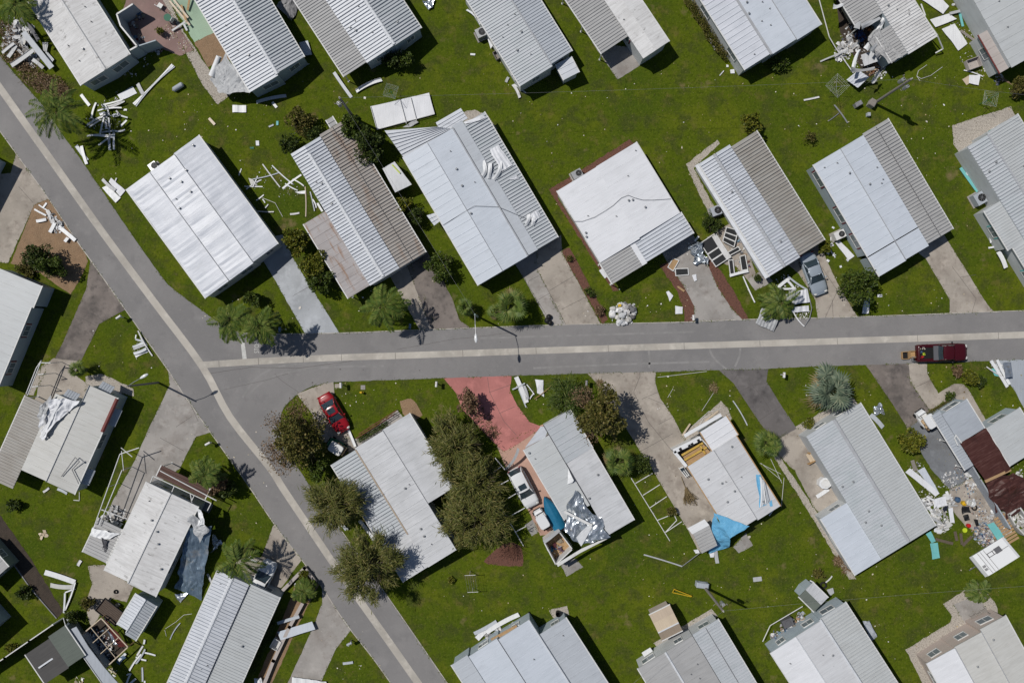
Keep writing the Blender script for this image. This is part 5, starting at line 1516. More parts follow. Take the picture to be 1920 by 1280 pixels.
def utility_pole(label, bx, by, h, trans, arm=None):
    b = P(bx, by)
    th = thing('utility_pole', label, 'utility pole', b, 0, "utility poles")
    top = b + Vector((0, 0, h))
    p = MB(); p.tube(b + Vector((0, 0, -.05)), top, .17, .12, 12); link('pole', p, 'pole', th)
    out = Vector((b.x, b.y, 0)).normalized(); sd = Vector((-out.y, out.x, 0))
    for k in range(trans):
        c = b + Vector((0, 0, h * .80)) + sd * (.42 if k % 2 == 0 else -.42) * (1 if trans > 1 else 1) + out * .05
        t = MB(); t.tube(c + Vector((0, 0, -.45)), c + Vector((0, 0, .40)), .20, .20, 14); t.tube(c + Vector((0, 0, .40)), c + Vector((0, 0, .47)), .16, .10, 12)
        to = link('transformer', t, 'steel', th)
        i_ = MB()
        for a in (-.1, .1):
            i_.tube(c + sd * a + Vector((0, 0, .45)), c + sd * a + Vector((0, 0, .68)), .04, .03, 7)
        link('bushing', i_, 'trim', to)
        br = MB(); br.tube(c, b + Vector((0, 0, h * .80)), .05, n=6); link('bracket', br, 'steel', th)
    i_ = MB(); i_.tube(top, top + Vector((0, 0, .28)), .05, .04, 8); link('insulator', i_, 'trim', th)
    ar = MB(); q = b + Vector((0, 0, h * .90)); ar.tube(q, q + sd * .75, .03, n=6); ar.tube(q + sd * .75 + Vector((0, 0, -.05)), q + sd * .75 + Vector((0, 0, .25)), .05, n=7)
    q2 = b + Vector((0, 0, h * .68)); ar.tube(q2, q2 - sd * .5 + Vector((0, 0, .1)), .03, n=6)
    link('crossarm', ar, 'pole', th)
    return top
t1 = utility_pole("utility pole with twin grey transformers on the upper back lawn", 1639, 194, 8.4, 2)
t2 = utility_pole("utility pole leaning from view beside the grey box on the lower back lawn", 1320, 1099, 8.2, 1)
t3 = utility_pole("utility pole rising out of the leafy tree behind the tan rusty home", 664, 222, 7.6, 1)
def cabinet(label, px, py, sx, sy, h, rz, mt, nm='utility_box', cat='utility box', lid=None):
    c = P(px, py, h)
    th = thing(nm, label, cat, Vector((c.x, c.y, 0)), math.radians(rz))
    m = Matrix.Translation((c.x, c.y, 0)) @ Matrix.Rotation(math.radians(rz), 4, 'Z')
    b = Local(m); b.hexa([Vector((x * sx / 2, y * sy / 2, 0)) for x, y in ((-1, -1), (1, -1), (1, 1), (-1, 1))], [Vector((x * sx * .47, y * sy * .47, h * .92)) for x, y in ((-1, -1), (1, -1), (1, 1), (-1, 1))])
    link('body', b.done(), mt, th)
    l_ = Local(m); l_.hexa([Vector((x * sx * .51, y * sy * .51, h * .92)) for x, y in ((-1, -1), (1, -1), (1, 1), (-1, 1))], [Vector((x * sx * .45, y * sy * .40, h)) for x, y in ((-1, -1), (1, -1), (1, 1), (-1, 1))])
    l_.box((0, sy * .5, h * .5), (sx * .6, .05, h * .12))
    link('lid', l_.done(), lid or mt, th)
    return th, m
cabinet("weathered tan utility box at the foot of the twin transformer pole", 1638, 192, .8, .7, .9, 60, 'tan', lid='pole')
cabinet("long grey metal box beside the pole on the lower back lawn", 1318, 1098, 1.35, .6, .9, -8, 'bluegrey')
cabinet("dark grey generator standing on the lawn by the twin transformer pole", 1611, 194, .8, .5, .7, 30, 'vent', 'generator', 'generator')
cabinet("small grey junction box on the lawn below the generator", 1630, 214, .35, .4, .5, 0, 'bluegrey')
# overhead wires
def wire(label, a, b, sag=.5, r=.008):
    w = MB(); n = 18
    pts = []
    for i in range(n + 1):
        t = i / n; p = Vector(a).lerp(Vector(b), t); p.z -= sag * 4 * t * (1 - t); pts.append(p)
    w.path(pts, r, 4)
    t = link('overhead_wire', w, 'vent'); tag(t, label, 'cable', "overhead wires")
wire("overhead wire from the twin transformer pole westward over the back lawn", t1, t3)
wire("overhead wire from the twin transformer pole off towards the east edge", t1, P(2000, 185, 8))
wire("overhead wire from the lower back lawn pole off to the east edge", t2, P(2050, 1090, 8))
wire("overhead wire from the lower back lawn pole off to the bottom edge", t2, P(1050, 1400, 8))
wire("slim drop wire from the leafy tree's pole down to the lamp", t3 + Vector((0, 0, -.5)), P(896, 593.5) + Vector((0, 0, 7.2)))
# cable lying over the bright square roof
cb = MB()
pts = [P(x, y, z) for x, y, z in ((1075, 415, 2.78), (1092, 415, 2.84), (1115, 407, 2.9), (1135, 395, 2.95), (1150, 385, 2.97), (1165, 371, 2.98), (1178, 366, 2.96), (1190, 371, 2.94), (1205, 375, 2.92), (1225, 375, 2.88), (1258, 373, 2.78))]
cb.path(pts, .02, 5); t = link('cable', cb, 'trimd'); tag(t, "black cable draped across the bright white square roof", 'cable')
cb = MB()
cb.path([P(x, y, z) for x, y, z in ((830, 422, 2.86), (860, 404, 3.0), (886, 388, 3.2), (890, 386, 3.2), (935, 388, 2.98), (968, 402, 2.86), (1003, 416, 2.75))], .02, 5)
t = link('cable', cb, 'trimd'); tag(t, "thin cable draped across the large bluish white roof", 'cable')

def air_con(label, px, py, s, h, rz, mt='steel'):
    c = P(px, py, h)
    th = thing('air_conditioner', label, 'air conditioner', Vector((c.x, c.y, 0)), math.radians(rz), "outdoor air conditioners")
    m = Matrix.Translation((c.x, c.y, 0)) @ Matrix.Rotation(math.radians(rz), 4, 'Z')
    b = Local(m); b.box((0, 0, .04), (s[0] + .25, s[1] + .25, .08)); link('base_pad', b.done(), 'concg', th)
    b = Local(m); b.box((0, 0, h / 2 + .04), (s[0], s[1], h - .08)); b.box((0, 0, h), (s[0] + .03, s[1] + .03, .05))
    for k in range(5):
        b.box((s[0] / 2 + .006, 0, .25 + k * .12), (.02, s[1] * .9, .04))
    link('casing', b.done(), mt, th)
    f = Local(m); r = min(s) * .40; f.disc((s[0] * .18, 0), r, r, h + .026, h + .04, 18)
    fo = link('fan', f.done(), 'black', th)
    g_ = Local(m)
    for k in range(4):
        a = k * math.pi / 4; g_.tube((s[0] * .18 - r * math.cos(a), -r * math.sin(a), h + .06), (s[0] * .18 + r * math.cos(a), r * math.sin(a), h + .06), .010, n=4)
    link('grille', g_.done(), 'steel', fo)
air_con("grey air conditioner with a round fan beside the dull silver home", 901, 61, (1.0, 1.0), 1.0, 25)
air_con("grey air conditioner in the mulch behind the bright square roof", 1082, 326, (1.15, .85), .95, 28)
air_con("grey air conditioner on the gravel beside the trimmed round bush", 1343, 395, (1.1, 1.0), .95, 20, 'bluegrey')
air_con("grey air conditioner in the notch of the stepped porch home", 1838, 372, (1.1, 1.3), 1.0, 30, 'bluegrey')
air_con("air conditioner half hidden under the big square white home's eave", 287, 312, (.9, .9), .9, 35, 'steel')
air_con("boxy air conditioner jutting from the shuttered blue grey wall", 1575, 440, (1.2, .85), 1.0, 25, 'trim')

def mailbox(label, px, py, mt='trim', rz=0):
    b = P(px, py)
    th = thing('mailbox', label, 'mailbox', b, rz, "mailboxes along the streets")
    p = MB(); p.box(b + Vector((0, 0, .52)), (.09, .09, 1.04)); link('post', p, 'trim' if mt == 'trim' else 'pole', th)
    m = Matrix.Translation(b + Vector((0, 0, 1.04))) @ Matrix.Rotation(rz, 4, 'Z')
    x = Local(m); n = 8; prof = [(-.13, 0), (.13, 0)] + [(.13 * math.cos(math.pi * i / n), .16 + .13 * math.sin(math.pi * i / n)) for i in range(n + 1)]
    x.hexa([Vector((-.30, y, z)) for y, z in prof], [Vector((.30, y, z)) for y, z in prof]); link('box', x.done(), mt, th)
    f = Local(m); f.box((.1, .15, .22), (.04, .02, .2)); link('flag', f.done(), 'redp', th)
mailbox("white mailbox at the corner by the red sedan's drive", 643, 721, rz=1.6)
mailbox("white mailbox on the lawn left of the pink driveway", 820, 719, rz=1.5)
mailbox("grey mailbox beside the curved driveway under the bronze tree", 1098, 717, 'vent', 1.5)
mailbox("white mailbox on the kerb strip right of the blackened driveway", 1464, 702, rz=1.5)
mailbox("pale mailbox on the wedge of lawn by the long street", 397, 829, rz=.5)
mailbox("grey mailbox at the lower lawn corner beside the long street", 659, 1199, 'bluegrey', .5)
mailbox("white mailbox standing between red mulch and the short street", 1296, 596, rz=1.6)
mailbox("white mailbox at the head of the dark driveway on the long street", 232, 595, rz=.6)
mailbox("blue mailbox at the stained driveway's corner on the short street", 771, 612, 'bluep', 1.5)
mailbox("blue mailbox beside the bluish driveway, near the stop lettering", 530, 618, 'bluep', 1.5)
# yellow hydrant with its pad
b = P(679, 735); th = thing('fire_hydrant', "yellow hydrant with a square concrete pad on the corner lawn", 'hydrant', b)
h = MB(); h.tube(b, b + Vector((0, 0, .55)), .14, .13, 12); h.blob(b + Vector((0, 0, .58)), (.14, .14, .12)); h.tube(b + Vector((-.24, 0, .38)), b + Vector((.24, 0, .38)), .07, n=8); link('body', h, 'yellow', th)
h = MB(); h.box(b + Vector((.1, .55, .02)), (.5, .5, .04)); h.disc((b.x + .1, b.y + .55), .1, .1, .04, .06, 10); link('pad', h, 'concg', th)
b = P(634, 723); pd = MB(); pd.box(b + Vector((0, 0, .02)), (.75, .45, .05)); pd.box(b + Vector((0, 0, .05)), (.45, .25, .02)); t = link('meter_lid', pd, 'conc'); tag(t, "concrete meter cover beside the white corner mailbox", 'meter cover')
# propane tank
b = P(336, 165); a = math.radians(32); d = Vector((math.cos(a), math.sin(a), 0)) * .55
tn = MB(); c = b + Vector((0, 0, .3))
for s0, s1, r0, r1 in ((-1.2, -1, .16, .29), (-1, 1, .29, .29), (1, 1.2, .29, .16)):
    tn.tube(c + d * s0, c + d * s1, r0, r1, 16)
th = thing('gas_tank', "grey cylindrical gas tank lying alone on the upper lawn", 'gas tank', b); link('vessel', tn, 'bluegrey', th)
v = MB(); v.tube(c + d * -1.2, c + d * -1.38, .08, .07, 8); link('valve', v, 'steel', th)
# clotheslines
def umbrella_line(label, px, py, h=1.9, r=1.35, rz=.3, mt='steel'):
    b = P(px, py); th = thing('clothes_line', label, 'clothes line', b, 0, "garden clothes lines")
    p = MB(); p.tube(b, b + Vector((0, 0, h)), .035, n=8); link('pole', p, mt, th)
    a = MB()
    ends = []
    for k in range(4):
        t = rz + k * math.pi / 2; e = b + Vector((r * math.cos(t), r * math.sin(t), h + .25)); ends.append(e)
        a.tube(b + Vector((0, 0, h - .15)), e, .02, n=5)
    link('arms', a, mt, th)
    w = MB()
    for q in (.45, .65, .85, .99):
        pts = [(b + Vector((0, 0, h - .1))).lerp(e, q) for e in ends]
        w.path(pts + pts[:1], .007, 4)
    link('lines', w, 'trim', th)
umbrella_line("white rotary clothes line on the upper lawn beside the fallen pole", 1556, 172, rz=.0)
umbrella_line("green rotary clothes line near the silver patio at the east edge", 1836, 196, r=1.1, rz=.6, mt='hgreen')
umbrella_line("green rotary clothes line by the fallen white awning panel", 738, 182, r=1.0, rz=.5, mt='hgreen')
b1, b2 = P(882, 1070), P(887, 1101)
th = thing('clothes_line', "two post clothes line on the lawn behind the mottled silver home", 'clothes line', b1, 0, "garden clothes lines")
for b in (b1, b2):
    p = MB(); p.tube(b, b + Vector((0, 0, 1.7)), .035, n=7); p.tube(b + Vector((-.55, 0, 1.7)), b + Vector((.65, .05, 1.7)), .03, n=6); link('post', p, 'trim', th)
w = MB()
for k in range(5):
    o = Vector((-.5 + .27 * k, 0, 1.71)); w.tube(b1 + o, b2 + o, .008, n=4)
link('lines', w, 'steel', th)
# long solid fence with a white top rail
def fence(label, pts, h, mt, rail='trim', cat='fence'):
    w = [P(x, y) for x, y in pts]
    th = thing('garden_fence', label, cat, w[0])
    pn, rl = MB(), MB()
    for a, b in zip(w[:-1], w[1:]):
        d = b - a; L = d.length; rz = math.atan2(d.y, d.x); c = (a + b) / 2
        pn.box(c + Vector((0, 0, h / 2)), (L, .05, h), rz)
        k = max(2, int(L / 2.2))
        rl.box(c + Vector((0, 0, h + .03)), (L + .08, .11, .07), rz)
    link('panel', pn, mt, th); link('top_rail', rl, rail, th)
    for a, b in zip(w[:-1], w[1:]):
        k = max(2, int((b - a).length / 2.2) + 1)
        for i in range(k):
            p = a.lerp(b, i / (k - 1)); m_ = MB(); m_.box(p + Vector((0, 0, h / 2 + .06)), (.13, .13, h + .12)); m_.box(p + Vector((0, 0, h + .14)), (.17, .17, .05)); link('post', m_, rail, th)
fence("long dark fence with a white top rail across the shaded lower corner", [(-20, 1252), (30, 1219), (75, 1188), (119, 1158)], 2.0, 'trimd')
# fallen front porch ramp railing by the red sedan
rl = MB()
a, b = P(676, 812), P(745, 768)
th = thing('ramp_railing', "dark red handrail along the ramp at the mottled silver home", 'handrail', a)
for off in (0, .55):
    nrm = Vector((.55, .84, 0)) * -off
    for z in (.55, .95):
        rl.tube(a + nrm + Vector((0, 0, z)), b + nrm + Vector((0, 0, z)), .045, n=6)
    for k in range(6):
        p = a.lerp(b, k / 5) + nrm; rl.tube(p, p + Vector((0, 0, .97)), .04, n=6)
link('rail', rl, 'trimr', th)
# stone-capped bed walls by the street
def bed_wall(label, pts, h=.45, w=.32):
    ww = [P(x, y) for x, y in pts]
    mb, cp = MB(), MB()
    th = thing('garden_wall', label, 'garden wall', ww[0])
    for a, b in zip(ww[:-1], ww[1:]):
        d = b - a; rz = math.atan2(d.y, d.x); c = (a + b) / 2; L = d.length
        mb.box(c + Vector((0, 0, h / 2)), (L, w, h), rz); cp.box(c + Vector((0, 0, h + .03)), (L + w + .04, w + .06, .07), rz)
    link('wall', mb, 'paver', th); link('coping', cp, 'pinkgrey', th)
bed_wall("pale capped garden wall around the croton bed beside the street", [(534, 1102), (573, 1062), (592, 1087)])
bed_wall("low pale wall between the shaded home and the narrow lawn strip", [(568, 1130), (545, 1172), (515, 1235), (497, 1280)])
bed_wall("short pale wall across the foot of the croton bed", [(592, 1087), (580, 1118)])
# dark edging of the soil strip and a small board bridge
eg = MB()
for a, b in (((0, 1020), (60, 1104)), ((60, 1104), (107, 1158))):
    p, q = P(*a), P(*b); d = q - p; eg.box((p + q) / 2 + Vector((0, 0, .06)), (d.length, .1, .12), math.atan2(d.y, d.x))
t = link('bed_edging', eg, 'vent'); tag(t, "grey concrete edging along the lower side of the soil strip", 'edging')
# curved grey awning roof and its posts by the long fence
aw = MB(); rgx = random.Random(2)
L_, R_ = [(126, 1182), (150, 1222), (178, 1262), (205, 1300)], [(143, 1174), (166, 1212), (195, 1250), (232, 1292)]
for i in range(3):
    roof_patch(aw, P(*L_[i], 2.1), P(*L_[i + 1], 2.1), P(*R_[i], 2.2), P(*R_[i + 1], 2.2), None, rgx)
b = P(150, 1215); b.z = 0
th = thing('walkway_awning', "curved grey awning roof with a white edge running off the bottom corner", 'awning', b)
link('roof', aw, 'bluegrey', th)
e = MB(); e.path([P(119, 1158, 2.1)] + [P(*q, 2.17) for q in L_], .05, 6); link('edge_rail', e, 'trim', th)
for q in L_[:3]:
    p = P(*q, 2.1); m_ = MB(); m_.tube((p.x, p.y, 0), p, .05, n=6); link('post', m_, 'trim', th)
# ================================================================== storm debris
RD = random.Random(21)
def plank(a, b, w, label, mt='panelw', z0=None, z1=None, group=None, nm='metal_strip', cat='metal strip', bend=None, h=.05):
    """an open channel of sheet metal (or a board) lying from a to b (pixels)"""
    z0 = RD.uniform(.02, .10) if z0 is None else z0
    z1 = z0 + RD.uniform(-.01, .05) if z1 is None else z1
    p, q = P(*a, z0), P(*b, z1)
    d = (q - p); L = d.length; d.normalize()
    s = Vector((-d.y, d.x, 0)).normalized()
    n = 6
    if bend is None: bend = RD.gauss(0, .028) * L if nm == 'metal_strip' else 0
    mb = MB(); hw = w / 2; t = .012
    prof = [(-hw, 0), (-hw, h), (-hw + t, h), (-hw + t, t), (hw - t, t), (hw - t, h), (hw, h), (hw, 0)]
    if nm != 'metal_strip':
        prof = [(-hw, 0), (-hw, h * .9), (-hw + .008, h), (hw - .008, h), (hw, h * .9), (hw, 0)]
    k = len(prof)
    flip = RD.random() < .5 and nm == 'metal_strip'
    tw = RD.uniform(-.25, .25)
    for i in range(n + 1):
        f = i / n
        c = p.lerp(q, f) + s * (bend * 4 * f * (1 - f)) + Vector((0, 0, abs(bend) * .3 * 4 * f * (1 - f)))
        for (x, zz) in prof:
            zz = (h - zz) if flip else zz
            mb.v.append(c + s * x + Vector((0, 0, zz + abs(tw) * (hw + x * (1 if tw > 0 else -1)) * f * .5)))
    for i in range(n):
        for j in range(k):
            mb.f.append((i * k + j, i * k + (j + 1) % k, (i + 1) * k + (j + 1) % k, (i + 1) * k + j))
    mb.f.append(tuple(range(k))); mb.f.append(tuple(range(n * k + k - 1, n * k - 1, -1)))
    if mt == 'panelw' and RD.random() < .4: mt = RD.choice(('white2', 'old', 'capw', 'blue2'))
    o = link(nm, mb, mt)
    tag(o, label, cat, group)
    return o

def T(x0, y0, sc):
    return lambda x, y: (x0 + x / sc, y0 + y / sc)

def strips(f, rows, label, group, w=.16, mt='panelw', zmax=.25, **k):
    for r in rows:
        z = RD.uniform(.02, zmax)
        plank(f(r[0], r[1]), f(r[2], r[3]), r[4] if len(r) > 4 else w, label, r[5] if len(r) > 5 else mt, z, max(.02, z + RD.uniform(-.1, .1)), group, **k)

def sheet_mb(q, rib=None, amp=.05, fr=.8, nx=16, ny=12, seed=0, curl=0.0, thick=.02):
    c00, c10, c11, c01 = (P(*v) for v in q)
    mb = MB(); off = Vector((seed * 3.1, seed * 1.7, seed))
    for i in range(nx + 1):
        for j in range(ny + 1):
            u_, v_ = i / nx, j / ny
            p = c00.lerp(c10, u_).lerp(c01.lerp(c11, u_), v_)
            ns = p * fr + off
            dz = amp * (mnoise.noise(ns) + .6 * abs(mnoise.noise(ns * 2.3)) + .3 * mnoise.noise(ns * 5))
            ed = Vector((mnoise.noise(ns * 1.3 + Vector((3, 3, 3))), mnoise.noise(ns * 1.3 + Vector((7, 1, 3))), 0)) * amp * 1.2
            if rib and i % 4 in (1, 2):
                dz += .05
            dz += curl * (2 * u_ - 1) ** 2
            p = p + ed + Vector((0, 0, dz))
            p.z = max(p.z, .03)
            mb.v.append(p)
    m = ny + 1
    top = [(i * m + j, (i + 1) * m + j, (i + 1) * m + j + 1, i * m + j + 1) for i in range(nx) for j in range(ny)]
    mb.f += top
    return mb

def sheet(label, q, mt='panelw', nm='metal_sheet', cat='metal sheet', group=None, z=.08, parent=None, smooth=False, **k):
    q = [tuple(v) if len(v) == 3 else (v[0], v[1], z) for v in q]
    o = link(nm, sheet_mb(q, **k), mt, parent, smooth=smooth)
    if parent is None:
        tag(o, label, cat, group)
    return o

def scrap(label, spots, n, mt, size=.3, hh=.35, seed=0, nm='scrap'):
    rng = random.Random(seed); mb = MB()
    for i in range(n):
        x, y, r = spots[rng.randrange(len(spots))]
        a = rng.uniform(0, 6.28); q = rng.random() ** .6 * r
        p = P(x + q * math.cos(a), y + q * math.sin(a)); hz = hh * (1 - q / r * .8)
        p.z = rng.uniform(.03, max(.06, hz))
        k = rng.randint(4, 6); s = size * rng.uniform(.3, 1.3); el = rng.uniform(.25, 1)
        ax = rvec(rng); ax.z = abs(ax.z) + 1.1; ax.normalize()
        e = ax.cross(rvec(rng)).normalized(); g_ = ax.cross(e)
        vs = [p + e * (s * math.cos(6.283 * t / k) * rng.uniform(.6, 1)) + g_ * (s * el * math.sin(6.283 * t / k) * rng.uniform(.6, 1)) for t in range(k)]
        for v in vs: v.z = max(v.z, .025)
        ax2 = ax * .02
        mb.hexa([v - ax2 for v in vs], vs)
    o = link(nm, mb, mt); o["kind"] = "stuff"; o["label"] = label
    return o

def pipes(nm, label, cat, paths, r, mt='trim', parent=None, group=None):
    mb = MB()
    for p in paths:
        mb.path([P(*(v if len(v) == 3 else (v[0], v[1], .06))) for v in p], r, 6)
    o = link(nm, mb, mt, parent)
    if parent is None: tag(o, label, cat, group)
    return o

def framed(label, q, panes=((0, 1, 0, 1),), z=.15, glass='screen', group=None, bw=.09):
    """loose window or screen frame lying on the ground: bars round each pane"""
    c = [P(*v, z) if len(v) == 2 else P(*v) for v in q]
    base = sum(c, Vector()) / 4; base.z = 0
    th = thing('screen_frame', label, 'window frame', base, 0, group)
    def at(u_, v_): return c[0].lerp(c[1], u_).lerp(c[3].lerp(c[2], u_), v_)
    fr = MB()
    L1, L2 = (c[1] - c[0]).length, (c[3] - c[0]).length
    for (u0, u1, v0, v1) in panes:
        for a, b in (((u0, v0), (u1, v0)), ((u1, v0), (u1, v1)), ((u1, v1), (u0, v1)), ((u0, v1), (u0, v0))):
            p, q2 = at(*a), at(*b); d = q2 - p
            fr.box((p + q2) / 2 + Vector((0, 0, .02)), (d.length + bw * .5, bw, .06 + RD.uniform(0, .006)), math.atan2(d.y, d.x))
    link('frame', fr, 'trim', th)
    if glass:
        for (u0, u1, v0, v1) in panes:
            g_ = MB(); g_.quad(at(u0, v0), at(u1, v0), at(u1, v1), at(u0, v1)); link('screen', g_, glass, th)
    return th

GP = "storm scattered metal strips"
# ---- scrap heap at the corner of the long street
f = T(0, 0, 9.84)
G1 = "strips in the corner scrap heap"
strips(f, [(60, 720, 300, 440, .3, 'panelg'), (150, 1060, 300, 840, .45, 'panelg'), (200, 600, 380, 740, .35, 'trimd'), (490, 1090, 640, 1250, .3), (310, 900, 430, 1010, .3), (600, 1100, 800, 1260, .4, 'panelg'), (250, 480, 300, 560, .3), (400, 450, 450, 540, .25), (40, 980, 260, 800, .35, 'panelg')],
       "metal strip jutting from the big scrap heap at the street corner", G1, zmax=.6)
plank(f(440, 600), f(965, 1260), .62, "longest bluish white beam across the big scrap heap at the street corner", 'panelw', .7, .5, h=.09)
plank(f(210, 1215), f(620, 925), .55, "grey double channel beam at the kerb end of the big scrap heap", 'panelg', .55, .75, h=.09)
plank(f(380, 350), f(720, 760), .4, "dark grey beam along the lawn side of the big scrap heap", 'trimd', .5, .45, h=.09)
sheet("small ribbed panel leaning off the lawn side of the big scrap heap", [f(780, 780), f(895, 790), f(870, 965), f(800, 940)], 'panelg', rib=True, amp=.03, z=.3, nx=9)
sheet("pale ribbed panel at the lower tip of the big scrap heap", [f(830, 950), f(860, 930), f(1000, 1100), f(940, 1200)], 'white2', rib=True, amp=.03, z=.25, nx=9)
scrap("crushed white and grey scrap in the heap at the street corner", [(30, 55, 14), (30, 75, 18), (50, 85, 18), (60, 105, 16), (55, 60, 12)], 230, 'junkw', .38, .55, 1)
# ---- the tangle of planks under the tall palm
f = T(140, 160, 10.667)
strips(f, [(540, 400, 960, 290), (560, 430, 960, 310), (650, 470, 1000, 320), (460, 510, 940, 450), (600, 390, 690, 600), (490, 570, 600, 540), (510, 600, 620, 550), (520, 650, 620, 590), (530, 690, 620, 650), (750, 610, 870, 580), (770, 630, 890, 600), (830, 510, 920, 610),
           (930, 610, 1060, 650), (650, 540, 640, 680), (630, 690, 640, 880, .25), (590, 640, 510, 970), (250, 1020, 770, 1030), (300, 1000, 760, 1045), (480, 1200, 800, 950), (820, 920, 1010, 890), (520, 940, 820, 910), (690, 1060, 710, 1300, .25), (790, 980, 790, 1290, .2), (710, 790, 710, 1040),
           (680, 650, 700, 820), (980, 495, 1050, 495, .2), (920, 820, 1040, 700, .22), (430, 350, 340, 660, .2), (250, 800, 520, 640, .2), (290, 840, 520, 690)],
       "narrow white plank tangled in the big pile beside the tall palm at the long street", "white planks piled beside the tall palm", w=.17, zmax=.5)
plank(f(130, 190), f(300, 410), .34, "lone white channel between the tall palm and the corner home's wall", 'panelw')
sheet("blank bright white board flat on the lawn below the corner home", [(219.7, 177.8), (248.8, 161.9), (257, 175), (227, 189)], 'pure', nm='white_board', cat='board', amp=.02, nx=6, ny=6)
for k_ in range(3):
    plank((250 + k_ * 2.6, 195 + k_ * 2.2), (323 + k_ * 2.4, 121 + k_ * 2), .16, "one of three parallel white rails slanting over the lawn below the blue walled porch", group="parallel white rails on the upper lawn")
plank((258, 157), (269, 178), .42, "short pale plate lying across the ends of the parallel rails", 'panelg', .12, .12)
plank((143, 273), (164, 301), .4, "wide white strip at the street edge opposite the dark pile of shade", 'panelw')
plank((153, 274), (163, 308), .35, "second wide white strip crossing the first at the street edge", 'panelw', .12, .1)
# ---- heaps by the long street
f = T(0, 240, 4.267)
strips(f, [(380, 660, 430, 760, .42), (430, 760, 605, 900, .42), (290, 745, 370, 730, .35), (275, 650, 370, 700, .2), (310, 615, 380, 660, .15), (400, 835, 440, 760, .4), (520, 910, 545, 878, .35), (345, 640, 375, 600, .2), (440, 720, 510, 800, .25, 'panelg')],
       "white strip of the broken heap lying on the wood chips", "strips heaped on the wood chips", zmax=.35)
scrap("white crumbs of broken sheeting on the wood chips", [(108, 428, 9), (112, 420, 8), (98, 408, 8)], 70, 'junkw', .28, .3, 2)
sheet("bluish white panel at the kerb beside the big square white home", [(191, 352), (217, 380.6), (226, 371), (201.5, 346.6)], 'panelw', amp=.04, nx=8, z=.15)
sheet("white panel under the eave corner of the big square white home", [(204, 341), (225, 369), (235.6, 357), (208.6, 333.7)], 'pure', amp=.05, nx=8, z=.12)
plank((192, 336), (216, 357), .35, "grey gutter length on the panels at the big square white home", 'panelg', .25, .22)
plank((216, 341), (219, 334), .15, "small white offcut by the panels at the big square white home")
f = T(0, 440, 4.267)
strips(f, [(1065, 900, 1150, 860, .35), (1068, 915, 1160, 880, .25, 'panelg'), (1070, 950, 1170, 910, .32), (1085, 975, 1180, 930, .3), (1085, 835, 1150, 850, .2), (1090, 800, 1085, 830, .12), (1130, 820, 1175, 890, .25, 'panelg')],
       "white slat in the small fan shaped heap on the lawn by the long street", "slats fanned out by the long street", zmax=.25)
plank((259, 620), (286, 667), .14, "long thin white rail along the fan shaped heap by the long street", 'panelw', .3, .1)
# ---- strewn planks between the big square home and the ribbed home
f = T(380, 240, 4.267)
strips(f, [(400, 410, 620, 355), (480, 290, 620, 475), (555, 300, 730, 455), (440, 385, 400, 475), (350, 490, 470, 415), (290, 380, 310, 325), (640, 485, 790, 375, .2), (660, 445, 760, 500), (720, 410, 810, 465), (480, 570, 500, 600), (430, 580, 490, 535), (440, 665, 570, 670), (335, 468, 480, 470), (500, 640, 525, 610), (880, 570, 910, 640), (860, 510, 895, 665), (690, 430, 720, 450)],
       "thin white strip strewn on the lawn between the big square home and the ribbed home", "strips strewn beside the big square home", w=.13, zmax=.12)
plank(f(700, 690), f(775, 680), .2, "short thick white strip lying apart on the lawn above the three bushes")
plank(f(820, 470), f(825, 710), .12, "brown stick on the lawn beside the ribbed home's gutter", 'tan2')
sheet("torn white shard beside the ribbed home's gutter", [f(735, 512), f(825, 500), f(820, 528), f(770, 526)], 'panelw', amp=.04, nx=6, ny=4)
sheet("white plate leaning on the ribbed home near its lean-to", [f(910, 605), f(925, 598), f(965, 665), f(950, 672)], 'panelw', amp=.03, nx=6, ny=4, z=.4)
sheet("beige torn board half in the big square home's shade", [f(365, 400), f(400, 410), f(440, 460), f(385, 450)], 'cream', amp=.05, nx=6, ny=4)
pipes('bent_rod', "bent thin rod on the lawn beside the big square home", 'rod', [[f(480, 560) + (.05,), f(580, 600) + (.12,), f(640, 710) + (.04,)]], .025)
# ---- torn awning at the bold ribbed home
sheet("", [(421, 96, 2.4), (471, 173, 2.5), (412, 177, 1.6), (396, 150, .5)], 'panelg', nm='torn_awning', parent=h2, amp=.28, fr=.7, nx=22, ny=18, seed=2)
r_ = MB(); r_.tube(P(397, 143, .9), P(411, 106, 1.5), .36, .30, 14, cap=False); link('torn_awning', r_, 'panelw', h2, smooth=True)
sheet("perforated white panel on the lawn below the torn grey awning", [(436, 197), (462, 198), (462, 211), (436, 211)], 'panelw', amp=.02, nx=6, ny=4, rib=True)
plank((481, 192), (537, 180), .36, "bluish beam in the shade below the bold ribbed home", 'panelw')
plank((511, 192), (519, 202), .3, "short bluish board on the lawn below the bold ribbed home", 'panelw')
plank((626, 136), (659, 183), .36, "long white plank leaning by the flat grey carport strip", 'panelw', .5, .06)
plank((668, 172), (716, 150), .42, "thick white rolled strip below the flat grey carport strip", 'panelw', .1, .1, h=.14)
sheet("fallen white awning panel lying flat on the upper lawn", [(694, 200), (804.5, 174.5), (815, 213), (707, 243)], 'pure', nm='fallen_sheet', cat='metal sheet', amp=.05, fr=.3, nx=20, ny=10, z=.35)
pipes('seam_strip', "seam strips riveted across the fallen white awning panel", 'seam strip', [[(750, 188, .48), (762, 232, .48)], [(770, 183, .48), (781, 226, .48)], [(695, 200, .45), (707, 243, .42)], [(707, 243, .42), (815, 214, .45)]], .04, 'trim')
sheet("small crumpled white sheet under the fallen awning panel's edge", [(755, 238, .1), (775, 225, .35), (785, 231, .2), (765, 240, .1)], 'panelg', amp=.15, nx=8, ny=6)
